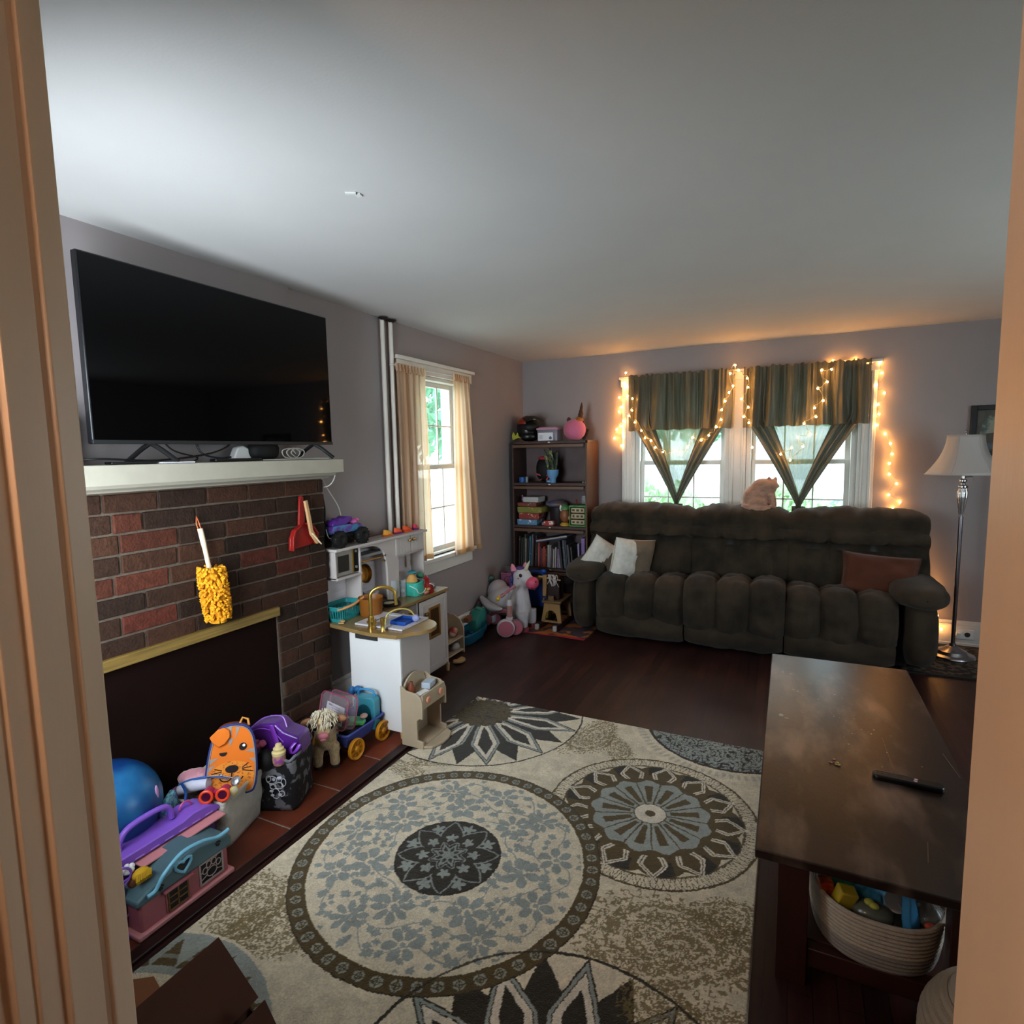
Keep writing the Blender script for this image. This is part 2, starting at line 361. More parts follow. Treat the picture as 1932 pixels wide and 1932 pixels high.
# ------------------------------------------------------------------ fireplace
bricks = mat('brick_clay', '#ffffff', .85, attr=True, bump=.9, bs=90, var=.3, vs=45, spec=.25)
mortar = mat('mortar', '#62564b', .95, bump=.6, bs=150, var=.25, vs=40)
fp = thing('fireplace', 'dark red brick fireplace with white mantel and boarded opening', 'fireplace', (-2.3, 1.4, 0))
XF = -2.225
w = MB(); w.box(XL+.002, XF-.006, .5, 1.06-.3, 0, 1.378); w.box(XL+.002, XF-.006, 1.96, 2.305, 0, .765); w.box(XL+.002, XF-.006, .5, 2.305, .765, 1.378)
w.mi = 0; w.build('mortar_bed', mortar, fp)
w = MB(); r2 = random.Random(3)
pitch = .0766
def brick(y0, y1, z0, z1):
    t = r2.random(); hue = r2.random()
    base = Vector(lin('#38261d')).lerp(Vector(lin('#4b3124')), hue) if t > .3 else Vector(lin('#2b1f19')).lerp(Vector(lin('#3d2a20')), hue)
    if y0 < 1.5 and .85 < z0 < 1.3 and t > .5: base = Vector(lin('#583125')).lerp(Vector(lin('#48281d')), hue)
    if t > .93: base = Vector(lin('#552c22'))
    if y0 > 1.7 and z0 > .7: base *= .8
    # the upper far bricks are darker
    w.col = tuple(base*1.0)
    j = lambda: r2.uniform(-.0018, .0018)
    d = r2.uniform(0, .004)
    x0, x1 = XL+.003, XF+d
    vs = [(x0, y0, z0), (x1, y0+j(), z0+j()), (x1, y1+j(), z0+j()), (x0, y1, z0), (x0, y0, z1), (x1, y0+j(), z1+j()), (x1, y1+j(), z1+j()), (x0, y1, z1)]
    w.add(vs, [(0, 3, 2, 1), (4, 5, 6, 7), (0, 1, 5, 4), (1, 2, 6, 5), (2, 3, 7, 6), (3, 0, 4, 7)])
row = 0; z = 0.0
while z < 1.37:
    z1 = min(z+pitch-.009, 1.376)
    y = .5 - (row % 2)*.105 - r2.uniform(0, .03)
    while y < 2.3:
        ln = .205+r2.uniform(-.012, .012) if r2.random() > .12 else .1
        a, b = max(y, .5), min(y+ln, 2.308)
        if z < .76:
            if a < 1.97 and b > .78:
                if b > 1.975 and a < 1.97 and a > .9: a = 1.968
                elif a < .76: b = min(b, .76)
                else: a = b
        if b-a > .02: brick(a, b, z, z1)
        y += ln+.0095
    z += pitch; row += 1
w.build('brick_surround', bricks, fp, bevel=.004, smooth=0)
w = MB(); w.box(-2.36, -2.236, .76, 1.966, .012, .73); w.build('fireboard', mat('fireboard', '#1c0f0c', .9, spec=.08, bump=.15, bs=200, var=.15, vs=5), fp)
w = MB(); w.box(-2.3, -2.205, .74, 1.962, .728, .772); w.build('lintel', mat('lintel_wood', '#7a6434', .5, var=.45, vs=14, stretch=(1, .25, 6), bump=.3, bs=60), fp, bevel=.003)
w = MB(); w.box(XL+.002, -2.09, .49, 2.325, 1.407, 1.478); w.build('mantel_shelf', mat('mantel_paint', '#a09b8e', .5, var=.05, vs=15), fp, bevel=.003)
w = MB(); w.prism([(-2.36, 1.378), (-2.185, 1.378), (-2.175, 1.385), (-2.135, 1.395), (-2.125, 1.408), (-2.36, 1.408)], .5, 2.31, X=Matrix(((1, 0, 0, 0), (0, 0, 1, 0), (0, 1, 0, 0), (0, 0, 0, 1))))
w.build('mantel_moulding', MATS['mantel_paint'], fp, smooth=0)
tiles = mat('hearth_tile', '#ffffff', .38, attr=True, var=.15, vs=12, bump=.15, bs=30)
w = MB(); r2 = random.Random(5)
for i in range(2):
    for j in range(7):
        y0 = .42+j*.283; x1 = -1.762-i*.285; x0 = max(x1-.278, -2.222)
        c = Vector(lin('#7c3d28')).lerp(Vector(lin('#63301f')), r2.random()); w.col = tuple(c)
        w.box(x0, x1, y0, y0+.276, .0, .012)
w.build('hearth', tiles, fp, bevel=.002)
w = MB(); w.box(-2.222, -1.758, .42, 2.40, .0, .009); w.build('grout', mat('grout', '#8c8378', .9, var=.2, vs=40), fp)
w = MB(); w.box(-1.757, -1.712, .42, 2.43, 0, .014); w.build('hearth_border', mat('border_wood', '#2b1411', .35, var=.3, vs=20), fp, bevel=.003)

# ------------------------------------------------------------------ television and clutter on the mantel
t = thing('television', 'large black flat screen television standing on the white mantel', 'television', (-2.18, 1.75, 1.478))
XT = -2.165
w = MB(); w.box(XT-.03, XT, 1.172, 2.33, 1.552, 2.2); w.box(XT-.06, XT-.03, 1.35, 2.15, 1.6, 1.95); w.build('cabinet', mat('tv_shell', '#17171a', .4), t, bevel=.004)
w = MB(); w.box(XT, XT+.0015, 1.178, 2.324, 1.566, 2.194); w.build('screen', mat('tv_screen', '#040405', .035, spec=.3), t)
w = MB(); w.box(XT-.002, XT+.004, 1.172, 2.33, 1.552, 1.566); w.build('bottom_bezel', mat('tv_bezel', '#1c1c1e', .45), t, bevel=.001)
for yy in (1.38, 2.215):
    w = MB(); w.tube(spline([(XT+.06, yy+.055, 1.484), (XT+.02, yy+.02, 1.53), (XT-.015, yy, 1.556)], 5), .009, 8)
    w.tube(spline([(XT-.08, yy-.055, 1.484), (XT-.045, yy-.02, 1.53), (XT-.015, yy, 1.556)], 5), .009, 8); w.build('leg', blackp, t)
w = MB(); w.box(-2.30, -2.19, 1.065, 1.125, 1.478, 1.67)
sp = tag(w.build('game_console', blackp, bevel=.008), 'upright black box standing on the mantel beside the television', 'console')
w = MB(); w.box(-2.15, -2.11, 1.60, 1.83, 1.479, 1.492); tag(w.build('streaming_box', blackp, bevel=.004), 'flat black media box lying under the television', 'media box')
w = MB(); w.box(-2.16, -2.115, 1.20, 1.36, 1.479, 1.489); tag(w.build('disc_player', blackp, bevel=.003), 'slim black box on the mantel by the television foot', 'media box')
w = MB(); w.box(-2.135, -2.1, 1.37, 1.50, 1.479, 1.484); tag(w.build('paper_envelope', mat('paper', '#c9cbd2', .8)), 'flat pale envelope on the mantel edge', 'envelope')
w = MB(); w.ell((-2.26, 1.97, 1.525), (.05, .085, .045), e=.7); tag(w.build('power_pouch', blackm, disp=(.03, .01)), 'black pouch lying behind the television on the mantel', 'pouch')
w = MB(); w.prism([(1.80, 1.479), (1.92, 1.479), (1.90, 1.53), (1.86, 1.55), (1.83, 1.54)], -2.3, -2.26, X=XP); tag(w.build('wifi_router', whitep, bevel=.006), 'white curved router behind the television', 'router')
cabk = mat('cable_black', '#0e0e0f', .5); cabw = mat('cable_white', '#b5b2ac', .5)
def wire(name, pts, r, m, lab, cat='cable', group=None):
    w = MB(); w.tube(spline(pts, 6), r, 6); return tag(w.build(name, m), lab, cat, group)
wire('power_cable', [(-2.27, 1.13, 1.49), (-2.2, 1.2, 1.5), (-2.18, 1.4, 1.49), (-2.2, 1.62, 1.51), (-2.24, 1.75, 1.54), (-2.26, 1.8, 1.57)], .004, cabk, 'thick black cable looping along the mantel toward the router')
wire('signal_cable', [(-2.24, 1.62, 1.6), (-2.235, 1.61, 1.55), (-2.22, 1.63, 1.51), (-2.19, 1.68, 1.494), (-2.17, 1.72, 1.498)], .004, cabk, 'black cable dropping from the middle of the television')
wire('speaker_cable', [(-2.25, 1.45, 1.60), (-2.23, 1.5, 1.53), (-2.2, 1.58, 1.50), (-2.16, 1.54, 1.485)], .003, cabk, 'thin black cable arching behind the first television leg')
wire('coiled_cable', [(-2.2+.0*k, 2.06+.05*math.cos(k*1.3)+.006*k, 1.51+.025*math.sin(k*1.3)) for k in range(14)], .0028, cabw, 'coiled white cable beside the black pouch on the mantel')
wire('charger_cable', [(-2.12, 1.84, 1.482), (-2.13, 2.0, 1.482), (-2.14, 2.15, 1.483), (-2.12, 2.25, 1.482)], .003, cabw, 'white cable lying straight along the mantel')
wire('antenna_cable', [(-2.29, 2.2, 1.49), (-2.27, 2.29, 1.485), (-2.2, 2.335, 1.47), (-2.17, 2.345, 1.40), (-2.2, 2.335, 1.34), (-2.26, 2.32, 1.33), (-2.3, 2.32, 1.36)], .003, cabw, 'pale cable curling off the end of the mantel')
wire('hanging_cable', [(-2.24, 2.32, 1.375), (-2.25, 2.38, 1.30), (-2.26, 2.46, 1.2), (-2.26, 2.47, 1.11), (-2.25, 2.42, 1.045), (-2.24, 2.35, 1.05), (-2.235, 2.325, 1.10)], .003, cabw, 'long white cable hanging in a loop beside the bricks')
wire('lamp_flex', [(-2.25, 2.33, 1.27), (-2.26, 2.35, 1.2), (-2.28, 2.36, 1.1), (-2.3, 2.37, 1.03)], .004, cabk, 'black flex dropping beside the brick corner')

# duster
t = thing('duster', 'fluffy yellow duster hanging by its pale handle on the bricks', 'duster', (-2.19, 1.585, .8))
w = MB(); w.tube(spline([(-2.195, 1.567, 1.205), (-2.185, 1.575, 1.12), (-2.18, 1.585, 1.03)], 4), [.011]*4+[.0095]*5, 10); w.build('handle', mat('pale_plastic', '#c9b8a0', .4), t)
w = MB(); w.tube([(-2.195, 1.56, 1.20), (-2.2, 1.556, 1.225), (-2.205, 1.562, 1.255), (-2.2, 1.568, 1.23), (-2.195, 1.572, 1.20)], .0022, 6); w.build('hanging_loop', mat('orange_cord', '#c4602a', .6), t)
w = MB(); r2 = random.Random(2)
w.tube([(-2.185, 1.59, 1.03), (-2.18, 1.61, .93), (-2.18, 1.61, .82)], [.03, .042, .03], 12)
for i in range(520):
    h = r2.uniform(0, 1); a = r2.uniform(0, 2*PI); rr = .042*(1-abs(h-.45)**3*1.3); cy = 1.592+.018*h
    p = Vector((-2.178+rr*math.cos(a), cy+rr*math.sin(a), 1.04-.225*h)); d = Vector((math.cos(a), math.sin(a), r2.uniform(-.9, .3)))*.017
    w.tube([p, p+d], [.0042, .0052], 5)
for i in range(30):
    a = r2.uniform(0, 2*PI); p = Vector((-2.178+.02*math.cos(a), 1.61+.02*math.sin(a), .815)); w.tube([p, p+Vector((math.cos(a)*.008, math.sin(a)*.008, -.018))], [.005, .005], 5)
w.build('chenille_head', mat('yellow_chenille', '#d99a1c', .9, var=.2, vs=80), t)
# dustpan and brush
t = thing('dustpan', 'red plastic dustpan hanging on the far end of the bricks', 'dustpan', (-2.2, 2.13, 1.03))
redp = mat('red_plastic', '#8c1d17', .4)
w = MB(); w.prism([(2.045, 1.03), (2.20, 1.045), (2.215, 1.10), (2.18, 1.145), (2.15, 1.155), (2.155, 1.20), (2.15, 1.29), (2.135, 1.30), (2.125, 1.29), (2.115, 1.2), (2.11, 1.15), (2.07, 1.13), (2.05, 1.09)], -2.218, -2.205, X=XP); w.build('pan', redp, t, bevel=.003)
w = MB(); w.prism([(2.045, 1.03), (2.055, 1.03), (2.06, 1.09), (2.075, 1.125), (2.11, 1.145), (2.11, 1.155), (2.07, 1.135), (2.05, 1.095)], -2.205, -2.185, X=XP)
w.prism([(2.20, 1.045), (2.21, 1.045), (2.223, 1.10), (2.185, 1.15), (2.15, 1.16), (2.15, 1.15), (2.178, 1.14), (2.208, 1.10)], -2.205, -2.185, X=XP); w.build('rim', redp, t, bevel=.002)
t = thing('hand_brush', 'pale wooden hand brush clipped in front of the red dustpan', 'brush', (-2.18, 2.16, 1.05))
w = MB(); w.prism([(2.126, 1.272), (2.145, 1.276), (2.165, 1.17), (2.172, 1.12), (2.215, 1.052), (2.196, 1.045), (2.155, 1.10), (2.143, 1.17)], -2.186, -2.172, X=XP); w.build('handle', mat('brush_wood', '#b8946c', .5), t, bevel=.003)
w = MB()
for i in range(26):
    k = i/25; w.cyl((-2.172, 2.16+.05*k, 1.105-.055*k), (-2.158, 2.157+.05*k, 1.100-.055*k), .003, 6)
w.build('bristles', mat('bristles', '#d8c7a6', .9), t)
# ------------------------------------------------------------------ toy kitchen (L-shaped, against the left wall)
kw = mat('kitchen_white_shaded', '#bab2ae', .45, var=.02, vs=6); kw2 = mat('kitchen_white_lit', '#e2e0df', .45, var=.02, vs=6)  # light and shade put into one paint: darker copy, lighter for the lit end_panel
kg = mat('kitchen_grey', '#6f6d6c', .5)
kt = thing('toy_kitchen', 'white wooden toy kitchen with L-shaped wood-look counter and gold tap', 'toy kitchen', (-2.1, 2.8, 0))
A = -2.318
XYs = lambda poly, z0, z1, w: w.prism(poly, z0, z1)
w = MB()
cpoly = [(A, 2.335), (A, 3.275), (-2.07, 3.275), (-2.07, 2.62), (-2.06, 2.6), (-1.78, 2.6)] + arc((-1.79, 2.46), .13, 85, -60, 8) + [(-1.76, 2.275), (-1.93, 2.262), (-2.20, 2.3)]
w.prism(cpoly, .566, .586); w.build('counter', mat('counter_wood', '#94794f', .25, var=.15, vs=5, stretch=(3, 1, 3)), kt, bevel=.002)
# wing body
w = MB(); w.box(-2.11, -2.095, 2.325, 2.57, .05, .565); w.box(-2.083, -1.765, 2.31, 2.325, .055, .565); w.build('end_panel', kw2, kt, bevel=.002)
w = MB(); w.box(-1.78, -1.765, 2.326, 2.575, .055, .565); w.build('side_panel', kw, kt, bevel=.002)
w = MB(); w.box(-2.05, -1.905, 2.304, 2.3095, .53, .556); w.build('handle_slot', mat('slot_dark', '#3c3a3a', .5), kt)
for x, y in ((-1.785, 2.335), (-2.10, 2.345), (-1.785, 2.55), (-2.09, 3.26), (-2.29, 3.26)): w = MB(); w.cyl((x, y, 0), (x, y, .055), .012, 10, r2=.016); w.build('foot', woodl, kt)
# main carcass
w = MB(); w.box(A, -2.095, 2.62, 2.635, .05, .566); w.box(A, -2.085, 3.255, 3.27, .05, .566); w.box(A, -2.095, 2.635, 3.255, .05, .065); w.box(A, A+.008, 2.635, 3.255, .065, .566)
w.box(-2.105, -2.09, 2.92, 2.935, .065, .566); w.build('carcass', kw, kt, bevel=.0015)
# oven front (grey, left) and tall door with gold window (right)
w = MB(); w.box(-2.10, -2.088, 2.64, 2.918, .075, .555); ov = w.build('oven_front', mat('oven_grey', '#8b8281', .5), kt, bevel=.002)
for y in (2.70, 2.775, 2.85): w = MB(); w.lathe([(.016, 0), (.016, .004), (.011, .006), (.010, .016), (0, .017)], (-2.088, y, .52), 14, rot=(0, 90, 0)); w.build('oven_knob', goldm, ov)
dr = MB(); dr.box(-2.088, -2.076, 2.94, 3.252, .07, .556)
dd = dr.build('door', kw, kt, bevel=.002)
w = MB(); zz = ((2.96, 2.972, .10, .53), (3.222, 3.234, .10, .53), (2.972, 3.222, .10, .112), (2.972, 3.222, .518, .53))
for a, b, c, d in zz: w.box(-2.076, -2.073, a, b, c, d)
w.build('door_moulding', kw, dd, bevel=.001)
w = MB()
for a, b, c, d in ((3.03, 3.045, .29, .50), (3.145, 3.16, .29, .50), (3.045, 3.145, .29, .305), (3.045, 3.145, .485, .50)): w.box(-2.077, -2.069, a, b, c, d)
w.build('window_frame', mat('gold_frame', '#96703a', .45, .4), dd, bevel=.001)
w = MB(); w.box(-2.0755, -2.0745, 3.045, 3.145, .305, .485); w.build('door_window', mat('amber_panel', '#4a321c', .3), dd)
w = MB(); w.ell((-2.064, 2.99, .47), (.012, .013, .013)); w.ell((-2.064, 3.008, .471), (.010, .008, .012)); w.build('door_knob', mat('bronze', '#7d5c3c', .35, .7), dd)
# upper part
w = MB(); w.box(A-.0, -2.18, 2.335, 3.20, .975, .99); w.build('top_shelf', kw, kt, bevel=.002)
w = MB(); w.box(A, A+.01, 2.345, 3.19, .586, .975)
for k in range(9): w.box(A+.01, A+.012, 2.36, 2.80, .60+k*.042, .639+k*.042); w.box(A+.01, A+.012, 2.90, 3.17, .60+k*.042, .639+k*.042)
w.build('backsplash', mat('splash', '#cfc6c9', .5, var=.05, vs=10), kt, bevel=.001)
w = MB(); w.box(A+.01, -2.20, 2.345, 2.355, .82, .975); w.box(A+.01, -2.195, 2.535, 2.548, .586+.0, .975); w.box(A+.01, -2.19, 2.345, 2.548, .815, .828); w.build('microwave_shelf', kw, kt, bevel=.0015)
w = MB(); w.box(A+.02, -2.205, 2.358, 2.532, .832, .97); mw = w.build('microwave', mat('mw_grey', '#9a958e', .45, .3), kt, bevel=.003)
w = MB(); w.box(-2.2045, -2.203, 2.37, 2.455, .855, .945); w.build('microwave_window', mat('mw_dark', '#35322e', .3), mw)
w = MB(); w.box(-2.204, -2.198, 2.482, 2.49, .838, .966); w.build('microwave_handle', goldm, mw)
w = MB(); w.box(-2.2045, -2.202, 2.493, 2.53, .838, .966); w.build('control_panel', blackp, mw)
for z, r in ((.955, .007), (.865, .008)): w = MB(); w.cyl((-2.202, 2.51, z), (-2.196, 2.51, z), r); w.build('dial', mat('dial_grey', '#b9b9b4', .3, .6), mw)
# arched hood panel between the microwave and the little cupboard
hp = [(2.79, .587), (2.79, .80), (2.785, .84), (2.765, .9), (2.74, .93), (2.70, .95), (2.65, .96), (2.549, .962), (2.549, .975), (2.90, .975), (2.90, .60), (2.862, .587)]
w = MB(); w.prism(hp, -2.215, -2.2, X=XP); w.build('arch_panel', kw, kt, bevel=.001)
w = MB(); w.box(A+.012, -2.215, 2.55, 2.79, .90, .915); w.build('glass_hood', mat('hood_grey', '#858583', .4), kt)
w = MB(); w.cyl((-2.225, 2.55, .875), (-2.225, 2.775, .875), .005); w.build('rail', goldm, kt)
w = MB(); w.cyl((-2.22, 2.775, .885), (-2.2, 2.775, .885), .006); w.cyl((-2.215, 2.76, .855), (-2.2, 2.76, .855), .006)
w.build('hook', goldm, kt)
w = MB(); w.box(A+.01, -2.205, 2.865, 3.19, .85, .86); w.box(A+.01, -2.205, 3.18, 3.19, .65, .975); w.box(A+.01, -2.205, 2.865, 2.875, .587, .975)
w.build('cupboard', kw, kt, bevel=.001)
for k, (a, b, yk) in enumerate(((2.875, 3.03, 3.01), (3.034, 3.178, 3.055))):
    d = MB(); d.box(-2.208, -2.196, a, b, .862, .972); d = d.build('cupboard_door', kw, kt, bevel=.0015)
    n = MB()
    for q in range(5): n.box(-2.196, -2.1945, a+.008+q*(b-a-.01)/5, a+.008+(q+.85)*(b-a-.01)/5, .87, .965)
    n.build('beading', kw, d)
    n = MB(); n.ell((-2.185, yk, .945), (.010, .0125, .010)); n.build('cupboard_knob', goldm, d)
# sink set into the wing
w = MB(); XS = (-2.085, -1.775, 2.345, 2.585)
w.box(XS[0], XS[1], XS[2], 2.40, .587, .596); w.box(XS[0], XS[1], 2.555, XS[3], .587, .596); w.box(XS[0], -2.02, 2.40, 2.555, .587, .596); w.box(-1.80, XS[1], 2.40, 2.555, .587, .596)
w.box(-2.02, -1.80, 2.40, 2.555, .5865, .589)
w.box(-2.025, -2.02, 2.4, 2.555, .587, .593); w.build('sink', mat('sink_white', '#c9c6cc', .35), kt, bevel=.001)
w = MB(); w.box(-1.97, -1.83, 2.42, 2.54, .589, .5915); w.build('sink_basin', mat('basin_shadow', '#b3b0b8', .4), kt)
w = MB()
w.lathe([(.022, .587), (.022, .592), (.017, .594), (.016, .65), (.012, .655), (0, .656)], (-1.955, 2.325, 0), 18)
w.tube([(-1.955, 2.325, .65), (-1.955, 2.325, .76)]+[(-1.955+.05*(1-math.cos(R_(a))), 2.325+.05*(1-math.cos(R_(a)))*.8, .76+.045*math.sin(R_(a))) for a in range(15, 181, 15)]+[(-1.853, 2.405, .72), (-1.851, 2.407, .705)], .0095, 12)
w.cyl((-1.955, 2.325, .62), (-1.925, 2.318, .62), .013); w.cyl((-1.955, 2.325, .62), (-1.985, 2.335, .615), .009); w.cyl((-1.925, 2.318, .62), (-1.918, 2.316, .645), .004, 8); w.build('tap', goldm, kt)
w = MB(); w.lathe([(.016, .587), (.011, .594), (.010, .635), (.012, .64), (.011, .66), (0, .662)], (-1.865, 2.305, 0), 16); w.cyl((-1.865, 2.305, .655), (-1.84, 2.325, .658), .0035, 8); w.build('soap_pump', goldm, kt)
# things in and on the sink
bluep = mat('blue_plastic', '#1f4f9e', .4)
w = MB(); w.box(-1.90, -1.80, 2.41, 2.52, .592, .597); 
for a, b, c, d in ((-1.90, -1.896, 2.41, 2.52), (-1.804, -1.80, 2.41, 2.52), (-1.896, -1.804, 2.41, 2.414), (-1.896, -1.804, 2.516, 2.52)): w.box(a, b, c, d, .597, .612)
tag(w.build('play_tray', bluep, bevel=.002), 'small blue plastic tray lying in the toy sink', 'tray')
w = MB(); w.tube(spline([(-1.90, 2.37, .60), (-1.895, 2.38, .65), (-1.86, 2.42, .675), (-1.815, 2.46, .668), (-1.79, 2.48, .635)], 6), .004, 8); tag(w.build('hose', mat('hose_gold', '#b8a75f', .4)), 'thin yellowish hose arching over the toy sink', 'hose')
w = MB(); w.ell((-1.785, 2.485, .618), (.022, .016, .02)); tag(w.build('sponge_ball', mat('lilac', '#8f93b8', .8)), 'small lilac ball at the far rim of the toy sink', 'ball')
# teal laundry basket on the counter
teal = mat('teal_plastic', '#2f8e90', .45)
def slat_basket(name, lab, c, sx, sy, h, material, rotz=0, handle=None):
    t = thing(name, lab, 'basket', c, (0, 0, rotz))
    w = MB(); w.prism(rrect(sx*.86, sy*.86, .02), 0, .004)
    def wall(z0, z1, f0, f1, n=0):
        a = rrect(sx*f0, sy*f0, .025, 6); b = rrect(sx*f1, sy*f1, .025, 6); k = len(a)
        vs = [(x, y, z0) for x, y in a]+[(x, y, z1) for x, y in b]+[(x*.96, y*.96, z0) for x, y in a]+[(x*.96, y*.96, z1) for x, y in b]
        fs = []
        for i in range(k):
            j = (i+1) % k; fs += [(i, j, k+j, k+i), (2*k+j, 2*k+i, 3*k+i, 3*k+j), (k+i, k+j, 3*k+j, 3*k+i), (j, i, 2*k+i, 2*k+j)]
        w.add(vs, fs)
    wall(0, h*.25, .86, .9); wall(h*.75, h, .97, 1.)
    per = rrect(sx*.93, sy*.93, .025, 3)
    P = [];  # slats
    for i in range(len(per)):
        a = Vector(per[i]); b = Vector(per[(i+1) % len(per)]); n = max(1, int((b-a).length/.016))
        for q in range(n): P.append(a.lerp(b, q/n))
    for p in P: w.tube([(p.x*.96, p.y*.96, h*.2), (p.x*1.03, p.y*1.03, h*.8)], .0035, 4)
    w.build('tub', material, t, world=False)
    rim = MB(); rim.tube([(x, y, h) for x, y in rrect(sx*1.02, sy*1.02, .03, 6)], .004, 6, closed=True); rim.build('rim', material, t, world=False)
    if handle:
        hd = MB(); hd.tube(spline([(-sx*.45, -sy*.52, h), (-sx*.2, -sy*.66, h+.012), (sx*.25, -sy*.62, h+.012), (sx*.5, -sy*.5, h+.004)], 5), .006, 8); hd.build('handle', handle, t, world=False)
    return t
slat_basket('toy_basket', 'teal slatted play basket with orange handle on the toy counter', (-2.235, 2.42, .587), .13, .20, .085, teal, 0, None)
w = MB(); w.tube(spline([(-2.185, 2.325, .66), (-2.165, 2.36, .665), (-2.155, 2.42, .672), (-2.16, 2.51, .69)], 5), .007, 8)
bk = [o for o in COL.objects if o.name == 'toy_basket'][0]
w.build('handle', mat('peach_plastic', '#d99b62', .5), bk)
# ochre pot, pan, bowl, burner, cups
w = MB(); w.lathe([(.0, .588), (.055, .588), (.062, .60), (.068, .68), (.072, .69), (.070, .692), (.064, .68), (.058, .605), (0, .602)], (-2.125, 2.53, 0), 28, cap=False); w.build; tag(w.build('play_pot', mat('ochre', '#8f5a22', .45)), 'ochre brown toy bucket behind the gold tap', 'toy pot')
w = MB(); w.lathe([(0, 0), (.042, 0), (.052, .012), (.055, .03), (.058, .032), (.054, .034), (.048, .012), (.04, .006), (0, .005)], n=28, cap=False, X=Matrix.Translation((-2.295, 2.66, .785)) @ Euler((0, R_(80), 0)).to_matrix().to_4x4())
tag(w.build('toy_pan', mat('gold_pan', '#a97d35', .3, .8)), 'gold toy pan hanging on the white splashback', 'toy pan')
w = MB(); w.lathe([(0, .745), (.03, .745), (.045, .775), (.047, .785), (.044, .785), (.03, .75), (0, .75)], (-2.26, 2.70, -.115), 24, cap=False); tag(w.build('toy_bowl', mat('clear_white', '#b9b8bf', .3)), 'pale toy bowl behind the ochre bucket', 'toy bowl')
t = thing('toy_burner', 'black round toy hob plate with a pale egg shape', 'toy hob', (-2.15, 2.74, .587))
w = MB(); w.lathe([(0, .587), (.062, .587), (.066, .592), (.066, .603), (.060, .605), (.057, .598), (0, .598)], (-2.16, 2.745, 0), 28, cap=False); w.cyl((-2.15, 2.665, .597), (-2.115, 2.62, .60), .006); w.build('plate', blackp, t)
w = MB(); w.ell((-2.16, 2.74, .602), (.03, .034, .004)); w.build('egg_white', mat('cream', '#cfc3a0', .5), t)
clearg = mat('clear_plastic', '#c6ccd0', .1, alpha=.35)
for k, (y, x, h, r, lb) in enumerate(((2.845, -2.21, .13, .03, 'clear plastic toy cup with a white ball inside, beside the hob'), (2.90, -2.235, .15, .028, 'tall clear toy cup nearest the splashback'), (2.945, -2.21, .11, .026, 'squat clear toy cup beside the aqua bucket'))):
    t = thing('toy_cup', lb, 'toy cup', (x, y, .587), group='clear toy cups')
    w = MB(); w.lathe([(0, 0), (r*.8, 0), (r, h), (r*.94, h), (r*.76, .004), (0, .004)], n=20, cap=False); w.build('cup', clearg, t, world=False)
    w = MB(); w.ell((0, 0, h*.35), (r*.72, r*.72, r*.72) if k == 0 else (r*.6, r*.6, .012)); w.build('contents', whitep, t, world=False)
# aqua bucket with play food
t = thing('toy_bucket', 'small aqua play bucket filled with toy food', 'toy bucket', (-2.165, 3.01, .587))
aqua = mat('aqua_plastic', '#45b8a6', .4)
w = MB(); w.prism(rrect(.10, .10, .03), 0, .085); w.prism(rrect(.106, .106, .032), .078, .088); w.build('pail', aqua, t, world=False, bevel=.002)
w = MB(); w.tube([(-.0, -.052, .07)]+[(.052*math.sin(R_(a))*0+.056, -.05*math.cos(R_(a)), .05-.035*math.sin(R_(a))) for a in range(0, 181, 20)], .003, 6); w.build('handle', whitep, t, world=False)
w = MB(); w.lathe([(0, .09), (.036, .09), (.04, .095), (.035, .10), (.028, .12), (.016, .138), (0, .142)], (-2.165, 2.985, .587), 20); tag(w.build('toy_bun', mat('bun', '#c69a5a', .6)), 'tan toy bun resting on the aqua bucket', 'toy food')
w = MB(); w.lathe([(0, .088), (.04, .088), (.043, .094), (0, .097)], (-2.165, 3.0, .5875), 20); tag(w.build('toy_patty', mat('dark_patty', '#3a2a2a', .6)), 'dark flat disc under the tan toy bun', 'toy food')
w = MB(); w.ell((-2.20, 3.04, .725), (.03, .035, .014)); tag(w.build('toy_bowl', mat('teal_dull', '#3e7f86', .5)), 'upturned teal toy dish topping the aqua bucket', 'toy food')
w = MB(); w.ell((-2.17, 3.085, .70), (.025, .028, .02)); tag(w.build('toy_lettuce', mat('green_dull', '#3c7a5e', .5)), 'round green toy vegetable by the aqua bucket', 'toy food')
X0 = Matrix.Translation((-2.105, 3.10, .588)) @ Euler((R_(22), 0, 0)).to_matrix().to_4x4()
t = thing('toy_bottle', 'red toy sauce bottle leaning by the aqua bucket', 'toy bottle', (-2.105, 3.10, .587), (22, 0, 0))
w = MB(); w.lathe([(0, 0), (.024, 0), (.027, .01), (.027, .055), (.018, .075), (.014, .085), (.014, .1), (0, .1)], n=20); w.build('bottle', redp, t, world=False)
w = MB(); w.lathe([(.016, .1), (.016, .115), (.008, .12), (.004, .135), (0, .136)], n=14); w.build('cap', mat('maroon', '#8a1620', .4), t, world=False)
w = MB(); w.tube([(.026, -.01, .08), (.03, .01, .06), (.03, .02, .04)], .0035, 6); w.build('label_stripe', whitep, t, world=False)
w = MB(); w.ell((-2.13, 3.155, .613), (.028, .03, .026)); tag(w.build('toy_tomato', mat('grey_ball', '#77706c', .5)), 'grey toy ball behind the red bottle', 'toy food')
w = MB(); w.ell((-2.095, 3.045, .602), (.014, .025, .012)); w.ell((-2.09, 3.06, .62), (.013, .016, .01)); tag(w.build('toy_sweets', mat('yellowish', '#b89c4e', .5, c2='#b8657f', mixs=40)), 'yellow and pink toy sweets in front of the aqua bucket', 'toy food')
